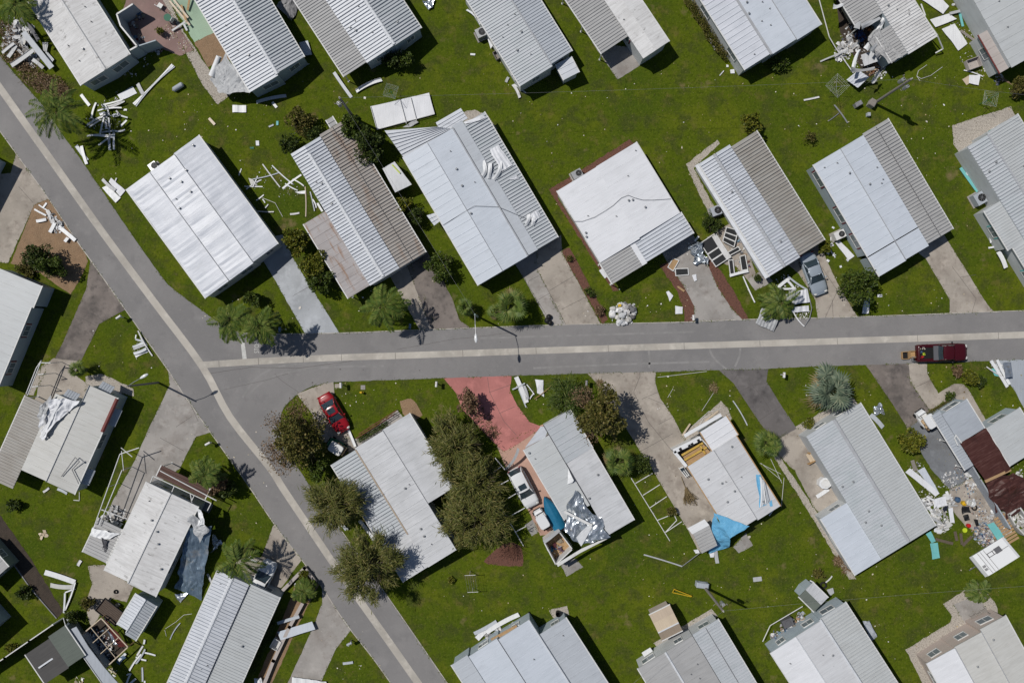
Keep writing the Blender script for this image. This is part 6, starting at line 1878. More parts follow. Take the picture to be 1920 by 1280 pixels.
plank((392, 222), (403, 234), .3, "pinkish board alone on the upper lawn", 'tan1', nm='board', cat='board')
sheet("white card on the lawn above the big square white home", [(479.5, 264), (485.5, 264), (486, 273), (480, 273)], 'pure', nm='white_board', cat='board', amp=.01, nx=3, ny=3)
sheet("green scrap of plastic beside the white card on the upper lawn", [(468, 276), (476, 275), (476, 279), (469, 279)], 'hgreen', nm='plastic_scrap', cat='plastic scrap', amp=.02, nx=3, ny=3)
sheet("teal scrap of plastic near the brown tinged bush", [(518, 227), (522, 227), (522, 235), (518, 235)], 'teal', nm='plastic_scrap', cat='plastic scrap', amp=.02, nx=3, ny=3)
plank((504, 238), (513, 234), .2, "short white offcut near the brown tinged bush")
# ---- silver home in the top row
f = T(760, 0, 4.267)
plank(f(490, 80), f(600, 195), .22, "white strip peeling off beside the dull silver home's air conditioner", 'panelw', .3, 1.4, bend=.2)
sheet("white shard leaning on the dull silver home below its air conditioner", [f(655, 290), f(672, 285), f(715, 350), f(680, 390)], 'panelw', z=.4, amp=.05, nx=6, ny=5)
plank(f(770, 480), f(920, 680), .13, "long thin white rail along the foot of the dull silver home")
plank(f(860, 680), f(915, 785), .3, "white gutter length at the lower corner of the dull silver home", 'panelw', .1, .1, h=.1)
plank(f(870, 675), f(965, 745), .12, "thin white strip at the lower corner of the dull silver home")
plank(f(805, 660), f(825, 620), .3, "short grey piece on the lawn by the dull silver home's corner", 'panelg')
sheet("small white card on the lawn beside the dull silver home", [f(520, 428), f(560, 430), f(558, 445), f(520, 443)], 'panelw', nm='white_board', cat='board', amp=.01, nx=3, ny=3)
crate("brown wooden step box beside the dull silver home", 934, 103, .9, .9, .5, 30, 'pole', inner='pole', nm='step_box')
sheet("crumpled metallic sheet at the top edge between two ribbed homes", [(790, 0), (815, 0), (812, 14), (803, 18)], 'foil', amp=.2, nx=9, ny=7, z=.3)
# ---- scraps by the broad silver home
for k_, q in enumerate(([(1330, 72), (1336, 76), (1335, 84), (1331, 82)], [(1335, 85), (1340, 87), (1343, 95), (1340, 95)], [(1369, 131), (1377, 130), (1378, 138), (1370, 138)], [(1362, 121), (1366, 122), (1366, 126), (1362, 126)])):
    sheet("white shard on the grass between the dark hedge and the broad silver home's corner", q, 'pure', nm='shard', cat='shard', group="shards along the dark hedge", amp=.03, nx=3, ny=3, seed=k_)
plank((1349, 142), (1357, 133), .1, "small bent white strip on the lawn off the broad silver home's corner")
plank((1507, 188), (1536, 182), .2, "straight white strip alone on the open upper lawn")
plank((1564, 197), (1589, 231), .16, "fallen grey post on the upper lawn below the white rotary line", 'steel', .1, .1)
plank((1553, 227), (1573, 212), .09, "thin rod beside the fallen grey post on the upper lawn", 'steel')
# ---- the wrecked home in the top row
sheetpaths = [[(1623, 93), (1645, 64), (1657, 34)], [(1634, 97), (1652, 74), (1669, 60)], [(1642, 106), (1661, 84), (1673, 74)], [(1600, 128), (1603, 104), (1613, 94)], [(1606, 54), (1612, 36), (1609, 14)], [(1666, 112), (1671, 92), (1674, 76)], [(1650, 55), (1656, 40), (1659, 30)], [(1615, 50), (1630, 44), (1650, 34)], [(1596, 130), (1610, 135), (1640, 128)], [(1562, 12), (1576, 16), (1590, -2)], [(1630, 72), (1642, 55), (1652, 45)]]
for k_, pts in enumerate(sheetpaths):
    w_ = [P(x, y, RD.uniform(1.6, 3.2)) for x, y in pts]
    mb = MB(); n = 12; hw = RD.uniform(.16, .34); prev = None
    for i in range(n + 1):
        t = i / n; p = w_[0] * (1 - t) ** 2 + w_[1] * (2 * t * (1 - t)) + w_[2] * t * t
        d = (w_[1] - w_[0]).lerp(w_[2] - w_[1], t).normalized(); s = Vector((-d.y, d.x, .6 * math.sin(t * 5 + k_))).normalized() * hw * (1 - .4 * t)
        mb.v += [p - s, p + Vector((0, 0, .08)), p + s]
    for i in range(n):
        mb.f += [(3 * i, 3 * i + 1, 3 * i + 4, 3 * i + 3), (3 * i + 1, 3 * i + 2, 3 * i + 5, 3 * i + 4)]
    link('torn_roof_strip', mb, ('panelw', 'panelg', 'grey')[k_ % 3], h7)
for k_, q in enumerate(([(1627, 72, 2.6), (1648, 52, 2.9), (1668, 92, 2.7), (1646, 112, 2.2)], [(1640, 92, 2.5), (1665, 76, 2.9), (1690, 108, 2.9), (1666, 121, 2.7)], [(1608, 10, 2.5), (1622, 14, 2.7), (1618, 50, 2.2), (1600, 44, 1.8)])):
    sheet("", q, 'grey', nm='torn_roof_strip', parent=h7, rib=True, amp=.22, fr=.8, nx=20, ny=12, seed=k_)
sheet("pale grey panel lying in the wreck's exposed carport", [(1614, 103, 1.3), (1639, 95, 1.5), (1647, 115, 1.4), (1620, 124, 1.2)], 'stain', amp=.04, nx=8, ny=8)
sheet("white ribbed awning lid tipped on the lawn at the wreck's corner", [(1587, 150, .5), (1608, 165, .9), (1630, 145, 1.1), (1609, 132, .8)], 'white', nm='fallen_sheet', cat='metal sheet', rib=True, amp=.02, nx=18, ny=5)
fl = MB(); fl.add([P(*q) for q in ((1565, -20, .04), (1640, -20, .04), (1672, 120, .04), (1625, 148, .04), (1575, 60, .04))], [(0, 1, 2, 3, 4)]); link('floor', fl, 'dirt', h7)
b = MB(); c = P(1596, 26, .75)
b.box(c, (1.4, 2.0, .07), .5)
t = thing('garden_table', "tan table among the twisted roof strips of the wreck", 'table', Vector((c.x, c.y, 0)), .5)
link('tabletop', b, 'tan1', t)
for dx in (-.55, .55):
    for dy in (-.8, .8):
        l_ = MB(); v = Matrix.Rotation(.5, 3, 'Z') @ Vector((dx, dy, 0)); l_.tube((c.x + v.x, c.y + v.y, 0), (c.x + v.x, c.y + v.y, .72), .04, n=6); link('leg', l_, 'tan2', t)
scrap("blue and dark clothes spilling from the wreck's carport", [(1610, 66, 9), (1616, 72, 6)], 70, nmat("heap_of_blue_clothes", (.03, .07, .2), island=[(.02, .05, .16), (.04, .09, .25), (.02, .02, .03), (.10, .05, .06)], rough=.8), .3, .5, 3, 'clothes_heap')
scrap("white insulation and scrap along the edge of the wreck", [(1588, 78, 12), (1600, 86, 12), (1572, 108, 7), (1583, 100, 10), (1578, 90, 10)], 130, 'junkw', .34, .5, 4)
scrap("orange and brown household scrap at the wreck's corner", [(1642, 128, 9), (1630, 135, 8), (1632, 55, 9)], 70, nmat("orange_scrap", (.3, .1, .03), island=[(.35, .12, .03), (.16, .08, .04), (.4, .3, .2), (.05, .04, .04)], rough=.8), .25, .5, 5)
pipes('bent_pipe', "long bent white pipe along the open side of the wreck", 'pipe', [[(1536, 0, 1.5), (1555, 70, .8), (1568, 92, .4), (1600, 137, .3)]], .06)
plank((1537.6, 116), (1590, 95), .16, "grey rail on the lawn pointing at the wreck", 'panelg', .05, .8)
pipes('fallen_gutter', "white gutter hanging round the lower corner of the wreck's white half", 'gutter', [[(1740, 42, 2.4), (1757, 66, 2.0), (1768, 92, .8), (1754, 100, .4)], [(1727, 8, 2.4), (1735, 30, 2.5)]], .08)
for q, lb in (([(1722, -4), (1752, -16), (1779, 12), (1768, 27)], "white panel at the very top of the lawn beside the wreck"), ([(1744, 37), (1780, 26), (1794, 36), (1754, 52)], "middle white panel of three on the lawn beside the wreck"), ([(1766, 55), (1789.5, 44.5), (1814, 82), (1797, 95)], "lowest white panel of three on the lawn beside the wreck")):
    sheet(lb, q, 'panelw', group=None, amp=.06, fr=.5, z=.18, nx=14, ny=8, seed=int(q[0][0]))
plank((1780, 26), (1800, 21), .3, "grey strip bridging the panels beside the wreck", 'panelg', .3, .3)
plank((1799, 22), (1805, 50), .28, "turquoise strip on the lawn beside the wreck's panels", 'teal')
plank((1801, 58), (1832, 80), .3, "tan board on the lawn below the turquoise strip", 'pole', nm='board', cat='board')
pipes('bent_rod', "hairpin of bent white rod on the upper lawn below the wreck", 'rod', [[(1738, 122), (1722, 133), (1719, 143), (1727, 148), (1745, 142), (1767, 126)], [(1719, 143), (1725, 152)]], .025)
crate("upturned tan box on the lawn below the pinkish awnings", 1824, 120, 1.5, 1.1, .6, 20, 'pinkgrey', inner='pinkgrey', nm='storage_box', cat='box')
sheet("white plastic sheet on the lawn below the upturned tan box", [(1817, 141), (1838, 141), (1835, 160), (1816, 156)], 'panelw', amp=.04, nx=6, ny=6, z=.2)
sheet("pinkish card under the white plastic sheet on the lawn", [(1804, 149), (1816, 142), (1820, 155), (1812, 160)], 'tan1', nm='board', cat='board', amp=.02, nx=4, ny=4)
plank((1807, 132), (1843, 144), .12, "white strip between the tan box and the plastic sheet")
scrap("crumpled white plastic beside the pinkish awnings", [(1838, 88, 10), (1850, 112, 9), (1845, 95, 10)], 70, 'junkw', .3, .4, 6)
scrap("pots and garden junk along the wall of the red trimmed home", [(1795, 8, 9), (1815, 30, 9), (1825, 50, 7), (1873, 150, 10), (1862, 128, 7)], 90, 'cloth', .22, .35, 7)
def dish(label, px, py, z, r, az):
    c = P(px, py, z)
    th = thing('satellite_dish', label, 'satellite dish', Vector((c.x, c.y, 0)), 0, "satellite dishes")
    m = MB(); m.tube((c.x, c.y, 0), c, .03, n=6); link('mast', m, 'steel', th)
    d = MB(); ax = Vector((math.cos(az) * .75, math.sin(az) * .75, .66)).normalized(); e = ax.cross(Vector((0, 0, 1))).normalized(); g_ = ax.cross(e)
    for j in range(4):
        for i in range(14):
            a = 6.283 * i / 14; rr = r * j / 3; d.v.append(c + e * rr * math.cos(a) + g_ * rr * math.sin(a) + ax * (.18 * (rr / r) ** 2))
    for j in range(3):
        for i in range(14):
            d.f.append((j * 14 + i, j * 14 + (i + 1) % 14, (j + 1) * 14 + (i + 1) % 14, (j + 1) * 14 + i))
    link('reflector', d, 'trim', th, smooth=True)
    a = MB(); a.tube(c - g_ * r * .8, c + ax * .5, .018, n=5); a.box(c + ax * .5, (.1, .1, .1)); link('feed_arm', a, 'vent', th)
dish("satellite dish at the wreck's corner, nearer its wall", 1643, 140, 2.0, .42, -.7)
dish("satellite dish at the wreck's corner, nearer the open lawn", 1637, 149, 1.9, .42, -.9)
# ---- peeled strips on the large bluish home's porch
for k_, pts in enumerate(([(906, 302, 2.7), (914, 322, 3.1), (904, 330, 3.0)], [(919, 306, 2.8), (919, 318, 3.2), (916, 335, 2.9)], [(937, 302, 2.6), (942, 318, 3.1), (925, 337, 2.9)], [(990, 402, 2.6), (994, 410, 3.0), (986, 420, 2.9)], [(997, 405, 2.6), (1003, 412, 2.9), (998, 422, 2.8)])):
    mb = MB(); w_ = [P(*p) for p in pts]; n = 8
    for i in range(n + 1):
        t = i / n; p = w_[0] * (1 - t) ** 2 + w_[1] * (2 * t * (1 - t)) + w_[2] * t * t
        d = (w_[1] - w_[0]).lerp(w_[2] - w_[1], t).normalized(); s = Vector((-d.y, d.x, .5 * math.cos(t * 4))).normalized() * .22
        mb.v += [p - s, p + Vector((0, 0, .06)), p + s]
    for i in range(n):
        mb.f += [(3 * i, 3 * i + 1, 3 * i + 4, 3 * i + 3), (3 * i + 1, 3 * i + 2, 3 * i + 5, 3 * i + 4)]
    link('peeled_strip', mb, 'panelw', h11)
for q, sd in (([(919, 281, 2.62), (935, 272, 2.75), (960, 310, 2.55), (940, 322, 2.8)], 1), ([(993, 405, 2.6), (1007, 393, 2.7), (1014, 405, 2.5), (1002, 415, 2.75)], 2), ([(955, 337, 2.55), (968, 327, 2.7), (973, 335, 2.5), (972, 337, 2.5)], 3)):
    sheet("", q, 'pure', nm='peeled_strip', parent=h11, rib=True, amp=.12, nx=12, ny=8, seed=sd)
sheet("", [(867, 230, 2.5), (905, 215, 2.7), (912, 221, 2.6), (872, 233, 2.7)], 'pure', nm='peeled_strip', parent=h11, amp=.1, nx=10, ny=5)
sheet("flat grey shed lid between the tan rusty home and the large bluish home", [(717, 316, 1.9), (740, 303, 2.0), (772, 346, 2.0), (741, 361, 1.9)], 'stain', nm='shed_lid', cat='roof panel', amp=.02, nx=8, ny=8)
sm = MB(); sm.hexa([P(719, 318, 0), P(740, 305, 0), P(770, 346, 0), P(742, 360, 0)], [P(719, 318, 1.84), P(740, 305, 1.94), P(770, 346, 1.94), P(742, 360, 1.84)]); t = link('low_shed', sm, 'wallb'); tag(t, "low blue grey walled shed under the flat grey lid", 'shed')
plank((735, 309), (750, 325), .12, "yellow hose coil laid on the flat grey shed lid", 'lime', 2.1, 2.1, nm='hose', cat='hose')
# ---- broken window frames beside the half grey home
framed("large broken frame with an empty upper pane and two dark screens", [(1313, 456), (1339, 439), (1368, 483), (1342, 500)], ((0, 1, 0, .46), (0, 1, .48, .73), (0, 1, .75, 1)), .3)
plank((1339, 441), (1367, 485), .62, "broad white board across the large broken frame", 'panelw', .45, .4)
framed("frame with four dark screens against the half grey home's wall", [(1362, 426), (1384, 432), (1376, 463), (1355, 452)], ((0, 1, 0, .35), (0, 1, .37, .68), (0, 1, .70, 1)), .5)
framed("slim single dark framed window beside the four screen frame", [(1363, 474), (1384, 462.5), (1388, 468.5), (1368, 479)], z=.35)
framed("narrow upright dark screen, the left of a pair below the large broken frame", [(1366, 488), (1374, 487), (1377, 513), (1369, 514)], z=.25)
framed("narrow upright dark screen, the right of a pair below the large broken frame", [(1387, 481), (1397, 478), (1402, 505), (1391, 507)], z=.25)
plank((1368, 517), (1403, 508), .3, "white sill board under the pair of narrow screens", 'panelw', .3, .3)
framed("loose dark screen with a white rim half in the porch shade", [(1252, 501), (1262, 484), (1273, 488.5), (1262, 508)], z=.12, glass='deck')
framed("loose dark screen with a white rim flat on the grey driveway", [(1266, 504), (1290, 503), (1291, 515), (1267, 517)], z=.1)
for k_, (lb, q) in enumerate((("white torn shard in the middle of the grey driveway", [(1297, 516), (1305, 514), (1307, 525), (1302, 527)]), ("upper white shard on the lawn left of the red mulch", [(1249, 547), (1254, 545), (1262, 554), (1256, 565)]), ("squarish white shard at the red mulch's edge by the street", [(1266, 573), (1280, 575), (1280, 588), (1266, 588)]))):
    sheet(lb, q, 'pure', nm='shard', cat='shard', amp=.06, nx=5, ny=5, z=.12, seed=k_)
sheet("crumpled silver foil heap beside the ribbed porch of the bright square home", [(1291, 460), (1309, 451), (1329, 492), (1308, 497)], 'foil', nm='foil_heap', cat='foil', amp=.55, fr=1.6, nx=22, ny=18, z=.4)
plank((1303, 452), (1310, 443), .2, "white flap under the ribbed porch corner", 'panelw', .8, 1.2)
plank((1283, 546), (1270, 537), .22, "small wooden stub on the red mulch by the grey driveway", 'deck', nm='board', cat='board')
sheet("white door leaf on the lawn left of the ribbed porch", [(1123, 507), (1129, 503), (1140, 517), (1134, 522)], 'pure', nm='white_board', cat='board', amp=.02, nx=4, ny=4)
plank((1393, 518), (1415, 567), .13, "long thin white rail on the lawn by the small concrete pad")
scrap("broken grey rubble along the half grey home's torn side", [(1392, 468, 12), (1396, 495, 12), (1385, 450, 10)], 90, 'cloth', .2, .25, 8)
# ---- bagged rubbish at the kerb
bg_ = MB(); rb = random.Random(3)
th = thing('rubbish_pile', "pile of white rubbish bags at the kerb beside the red mulch", 'rubbish pile', P(1165, 588))
for i in range(26):
    a = rb.uniform(0, 6.28); q = rb.random() ** .5 * 23
    x, y = 1167 + q * math.cos(a), 588 + q * .8 * math.sin(a)
    p = P(x, y); r = rb.uniform(.18, .36); o = len(bg_.v)
    bg_.blob((p.x, p.y, r * .7), (r * 1.2, r, r * .8), 10, 6)
    for k_ in range(o, len(bg_.v)):
        v = bg_.v[k_]; bg_.v[k_] = v + Vector((mnoise.noise(v * 4), mnoise.noise(v * 4 + Vector((3, 1, 2))), .6 * mnoise.noise(v * 5))) * .14
link('bag', bg_, 'junkw', th, smooth=False)
scrap("loose white scrap poking out of the rubbish bags at the kerb", [(1165, 590, 24), (1175, 583, 18)], 80, 'junkw', .3, .6, 9)
sheet("yellow box lid on top of the rubbish bags", [(1159, 570, .6), (1165, 570, .6), (1165, 575, .6), (1159, 576, .6)], 'yellow', nm='box_lid', cat='box lid', amp=.03, nx=3, ny=3)
bb = MB()
for (x, y, r) in ((1029, 594, .32), (1026, 601, .36), (1031, 605, .3)):
    p = P(x, y); bb.blob((p.x, p.y, r * .8), (r, r, r), 12, 8)
t = link('rubbish_bags', bb, 'black', smooth=True); tag(t, "black rubbish bags at the foot of the light walkway", 'rubbish bags')
# ---- buckled sheets at the kerb under the fallen palm
sheet("silver ribbed sheet lying over the kerb under the fallen palm", [(1416, 607, .3), (1451, 621, .2), (1463, 587, .9), (1430, 577, .8)], 'panelg', rib=True, amp=.12, nx=24, ny=8)
sheet("crumpled ribbed sheet folded above the fallen palm", [(1462, 549, .4), (1492, 545, .9), (1481, 569, .7), (1466, 566, .3)], 'panelg', rib=True, amp=.35, nx=20, ny=10, seed=2)
sheet("upper white corrugated panel by the silver car's driveway", [(1491, 546, .6), (1514, 542, .3), (1518, 566, .3), (1482, 572, .8)], 'pure', rib=True, amp=.08, nx=16, ny=8, seed=3)
sheet("lower white corrugated panel by the silver car's driveway", [(1487, 575, .5), (1517, 573, .25), (1517, 584, .25), (1482, 586, .4)], 'pure', rib=True, amp=.06, nx=12, ny=6, seed=4)
for a, b, w_, lb in (((1477, 518), (1513, 543), .2, "long white strut from the half grey carport to the buckled sheets"), ((1456, 541), (1479, 522), .35, "broad white board beside the long strut"), ((1443, 551), (1452, 544), .4, "short white board by the fallen palm"), ((1488, 586), (1508, 612), .12, "thin strut poking into the street from the buckled sheets"), ((1461, 541), (1492, 540), .22, "white bar across the crumpled ribbed sheet"), ((1476, 526), (1488, 540), .25, "stubby white bar above the crumpled ribbed sheet")):
    plank(a, b, w_, lb, 'panelw', .35, .2)
pipes('bent_rod', "bowed silver rod looping over the kerb by the buckled sheets", 'rod', [[(1508, 612, .1), (1518, 596, .3), (1522, 578, .3), (1518, 560, .3)]], .05, 'steel')
sheet("white broken door on the lawn below the shuttered home's air conditioner", [(1566, 455), (1574, 451), (1602, 480), (1591, 488)], 'pure', nm='white_board', cat='board', amp=.03, nx=10, ny=6, z=.12)
strips(T(1400, 420, 6.096), [(960, 150, 962, 320, .1), (965, 320, 1010, 385, .12), (1020, 355, 980, 360, .12), (1000, 330, 985, 365, .1), (915, 325, 940, 345, .2), (915, 410, 940, 430, .25), (1070, 475, 1078, 498, .25), (1140, 400, 1160, 425, .2), (975, 35, 1000, 50, .2), (965, 215, 990, 250, .2)],
       "white sliver scattered on the grass between the silver car and the shuttered home", "white slivers by the shuttered home", zmax=.08)
plank((1624.7, 545), (1622, 588), .72, "wide bluish white plank standing out of the feathery green tree to the kerb", 'panelw', .35, .15, h=.08)
sheet("white plate on the lawn right of the wide bluish plank", [(1645, 552), (1654, 552), (1654, 557), (1645, 557)], 'pure', nm='white_board', cat='board', amp=.01, nx=3, ny=3)
strips(T(1520, 200, 4.267), [(1198, 490, 1335, 680, .34, 'teal'), (1240, 530, 1265, 545, .3)], "turquoise or white strip at the foot of the stepped porch home", "strips at the stepped porch home", zmax=.1)
strips(T(1520, 200, 4.267), [(1410, 980, 1440, 1090, .16), (1440, 1000, 1475, 1090, .16), (1500, 1160, 1560, 1290, .5), (1420, 1130, 1520, 1110, .2)], "white trim hanging loose below the stepped porch home", "loose trim of the stepped porch home", zmax=.5)
# ---- pink driveway
f = T(820, 690, 4.267)
for a, b, w_, lb, mt in (((630, 70), (715, 275), .5, "broad white channel on the lawn beside the pink driveway", 'panelw'), ((600, 170), (700, 120), .16, "white bar crossing the broad channel beside the pink driveway", 'panelw'), ((650, 165), (710, 312), .14, "thin white bar alongside the broad channel by the pink driveway", 'panelw'), ((740, 245), (772, 200), .12, "short white prop of the wreckage beside the pink driveway", 'panelw'), ((715, 130), (775, 210), .1, "slanting white prop of the wreckage beside the pink driveway", 'panelw'), ((775, 245), (950, 98), .07, "long brown stick lying over the lawn by the bronze tree", 'wood'), ((690, 140), (720, 250), .35, "grey strip in the wreckage beside the pink driveway", 'panelg')):
    plank(f(*a), f(*b), w_, lb, mt, RD.uniform(.1, .35), RD.uniform(.05, .3))
sheet("white torn panel on the lawn right of the broad channel", [f(785, 92), f(848, 96), f(852, 235), f(800, 200)], 'pure', amp=.1, nx=10, ny=8, z=.15)
plank((947, 880), (972, 840), .3, "grey beam end leaning over the salmon pavers behind the white estate car", 'panelg', .3, 2.2)
# torn end of the pink driveway home: foil, beam, unroofed room
sheet("", [(1079, 911, 3.15), (1145, 1004, 2.9), (1092, 1026, 2.6), (1055, 992, 2.9)], 'foil', nm='foil_sheet', parent=h21, amp=.6, fr=.5, nx=34, ny=26, seed=5)
sheet("", [(1080, 1007, 3.1), (1104, 982, 3.3), (1111, 986, 3.2), (1090, 1024, 2.8)], 'panelw', nm='torn_panel', parent=h21, amp=.06, nx=10, ny=6)
sheet("", [(1066, 878, 3.1), (1076, 900, 3.5), (1073, 904, 3.2), (1064, 907, 3.05)], 'panelw', nm='torn_panel', parent=h21, amp=.06, nx=8, ny=6)
b_ = MB(); p, q = P(1058, 958, 3.25), P(1110, 985, 3.45); d = q - p; b_.box((p + q) / 2, (d.length, .28, .1), math.atan2(d.y, d.x)); link('loose_beam', b_, 'trim', h21)
room = [(1020, 1016), (1048, 996), (1074, 1030), (1096, 1018), (1100, 1025), (1042, 1058)]
def walls_part(nm, pts, h, th_, mt, parent, closed=True):
    mb = MB(); w_ = [P(x, y, h) for x, y in pts]; w_ = [Vector((p.x, p.y, 0)) for p in w_]
    seq = list(zip(w_, w_[1:] + w_[:1])) if closed else list(zip(w_[:-1], w_[1:]))
    for a, b in seq:
        d = b - a; L = d.length; mb.box((a + b) / 2 + Vector((0, 0, h / 2)), (L + th_ * .96, th_, h), math.atan2(d.y, d.x))
    return link(nm, mb, mt, parent)
walls_part('room_wall', [(1020, 1016), (1048, 996), (1073, 1029), (1042, 1058)], 2.3, .12, 'trim', h21)
fl = MB(); fl.add([P(1020, 1016, .5), P(1048, 996, .5), P(1073, 1029, .5), P(1042, 1058, .5)], [(0, 1, 2, 3)]); link('floor', fl, 'deck', h21)
scrap("furniture and household scrap in the unroofed end room", [(1046, 1022, 12), (1036, 1028, 9), (1052, 1035, 9), (1050, 1010, 7)], 90, 'cloth', .34, 1.2, 10)
sheet("", [(1018, 1013, 2.4), (1049, 992, 2.5), (1051, 996, 2.5), (1021, 1019, 2.4)], 'panelg', nm='wall_cap', parent=h21, amp=.03, nx=10, ny=3)
pn = [(1044, 1056), (1090, 1028), (1146, 1003), (1142, 1008), (1088, 1036), (1046, 1062)]
mb = MB(); mb.hexa([P(x, y, 2.25) for x, y in reversed(pn)], [P(x, y, 2.4) for x, y in reversed(pn)]); link('end_fascia', mb, 'trim', h21)
# ---- fallen white ladder-like frames
A0, A1 = Vector((1183, 895)), Vector((1256, 1013.5))
g2 = T(1160, 860, 4.267)
pipes('pipe_lattice', "fallen white ladder like frame on the lawn beside the stained pale home", 'frame', [[(A0.x, A0.y), (A1.x, A1.y)]] + [[g2(*a), g2(*b)] for a, b in (((135, 195), (270, 115)), ((195, 290), (330, 205)), ((250, 390), (385, 300)), ((310, 490), (475, 425)), ((370, 590), (505, 500)), ((370, 590), (465, 490)), ((465, 490), (445, 450)))], .05)
g3 = T(900, 840, 5.334)
pipes('pipe_lattice', "fallen white ladder like frame under the feathery trees by the white estate car", 'frame', [[g3(60, 310) + (1.9,), g3(120, 450) + (1.9,), g3(270, 690) + (1.4,), g3(350, 830) + (.8,), g3(435, 975) + (.2,)]] + [[g3(*a) + (1.8,), g3(*b) + (1.6,)] for a, b in (((65, 290), (210, 185)), ((105, 415), (285, 320)), ((280, 500), (365, 450)), ((270, 695), (450, 595)), ((355, 835), (460, 780)), ((150, 95), (250, 215)))], .05)
# ---- stained pale home: insulation room, beams, blue tarp
fl = MB()
roof_patch(fl, P(1280, 855, 2.1), P(1290, 872, 2.1), P(1319, 832, 2.2), P(1333, 848, 2.2), None, random.Random(1)); link('ceiling_boards', fl, 'deck', h22)
for a, b in (((1278, 853), (1318, 830)), ((1283, 862), (1325, 838)), ((1290, 874), (1333, 849)), ((1312, 834), (1322, 850))):
    mb = MB(); p, q = P(*a, 2.3), P(*b, 2.35); d = q - p; mb.box((p + q) / 2, (d.length, .22, .16), math.atan2(d.y, d.x)); link('insulation_batt', mb, 'insul', h22)
walls_part('room_wall', [(1265, 845), (1314, 821), (1336, 846), (1289, 874)], 2.25, .12, 'trim', h22)
for a, b, w_ in (((1263, 846), (1314, 821), .5), ((1283, 817), (1352, 777), .38), ((1264, 846), (1287, 874), .35)):
    mb = MB(); p, q = P(*a, 2.45), P(*b, 2.45); d = q - p; mb.box((p + q) / 2, (d.length, w_, .06), math.atan2(d.y, d.x)); link('loose_beam', mb, 'panelw', h22)
for x, y in ((1276, 842), (1293, 836), (1298, 833), (1310, 826)):
    mb = MB(); p = P(x, y, 2.5); mb.box(p, (.30, .34, .03), .5); link('vent_slot', mb, 'black', h22)
plank((1279.5, 816), (1294, 794), .2, "pale board leaning on the gravel before the yellow insulation", 'tan1', .2, .5, nm='board', cat='board')
plank((1322, 789), (1347, 770), .18, "pale board on the gravel bed before the clean porch roof", 'tan1', nm='board', cat='board')
pipes('bent_rod', "thin white rods tangled on the gravel bed before the clean porch roof", 'rod', [[(1300, 797), (1330, 770)], [(1310, 800), (1320, 782), (1350, 778)], [(1330, 772), (1352, 765)]], .025)
plank((1374, 751), (1401, 797), .12, "straight white rail on the lawn beside the blackened driveway")
framed("dark framed window leaning on the stained pale home's wall", [(1274, 878, .9), (1281, 875, 1.0), (1291, 890, .6), (1285, 893, .4)], ((0, .48, 0, 1), (.52, 1, 0, 1)), glass='glass')
sheet("", [(1338, 961, 3.05), (1329, 1035, .12), (1366, 1027, .4), (1369, 1008, 2.95)], 'tarpb', nm='blue_tarp', parent=h22, amp=.16, fr=.9, nx=26, ny=22, seed=3)
sheet("", [(1338, 961, 3.06), (1369, 1009, 2.96), (1388, 997, 3.0), (1405, 986, 3.06)], 'tarpb', nm='blue_tarp', parent=h22, amp=.07, fr=1.1, nx=22, ny=16, seed=6)
sheet("", [(1418, 889, 2.85), (1427, 890, 2.8), (1439, 946, 2.78), (1424, 951, 2.85)], 'tarpb', nm='blue_tarp', parent=h22, amp=.12, fr=1.2, nx=16, ny=6, seed=4)
for k_ in range(6):
    plank((1425 + k_ * 1.6, 893 + k_ * 2), (1426 + k_ * 3.2, 950 - k_ * 2), .13, "white slat of the bundle on the stained pale roof's corner", 'panelw', 2.95, 2.9, "slats on the stained pale roof")
sheet("", [(1441, 939, 2.75), (1447, 937, 2.73), (1449, 948, 2.73), (1443, 950, 2.75)], 'tarpb', nm='blue_tarp', parent=h22, amp=.03, nx=4, ny=4)
mb = MB(); roof_patch(mb, P(1299, 1000, 1.95), P(1316, 1037, 1.9), P(1330, 984, 2.0), P(1345, 1022, 1.95), 'fine', random.Random(2)); link('porch_roof', mb, 'grey', h22)
mb = MB(); roof_patch(mb, P(1289, 990, 2.0), P(1298, 1001, 1.98), P(1321, 973, 2.05), P(1330, 984, 2.03), None, random.Random(2)); link('porch_roof', mb, 'panelw', h22)
plank((1207, 1039), (1279, 1061), .15, "long pale rail on the lawn left of the blue tarp", 'panelg', .06, .1)
pipes('bent_pipe', "dark guy pipe from the blue tarp's foot to the pale rail", 'pipe', [[(1279, 1061), (1312, 1036, .6), (1329, 1031, .8)]], .045, 'steel')
plank((1342, 1032), (1345, 1055), .4, "grey plank sticking out below the blue tarp", 'panelg')
sheet("white scrap under the foot of the blue tarp", [(1330, 1034), (1341, 1032), (1338, 1045), (1332, 1045)], 'pure', nm='shard', cat='shard', amp=.08, nx=4, ny=4)
sheet("crumpled white bin lid at the low ribbed porch corner", [(1301, 1030), (1309, 1029), (1312, 1036), (1304, 1038)], 'panelw', nm='bin_lid', cat='lid', amp=.1, nx=5, ny=5, z=.25)
plank((1412, 1086), (1428, 1084), .5, "single pale bench board on the lower back lawn", 'panelg', nm='board', cat='board')
plank((1442, 966), (1455, 947), .14, "white stick at the far corner of the stained pale home")
pipes('yellow_barrier', "yellow folding barrier lying on the lower back lawn", 'barrier', [[(1261, 1110, .1), (1296, 1118, .1)], [(1264, 1104, .6), (1297, 1117, .4)], [(1261, 1110, .1), (1264, 1104, .6)], [(1296, 1118, .1), (1297, 1117, .4)]], .05, 'yellow')
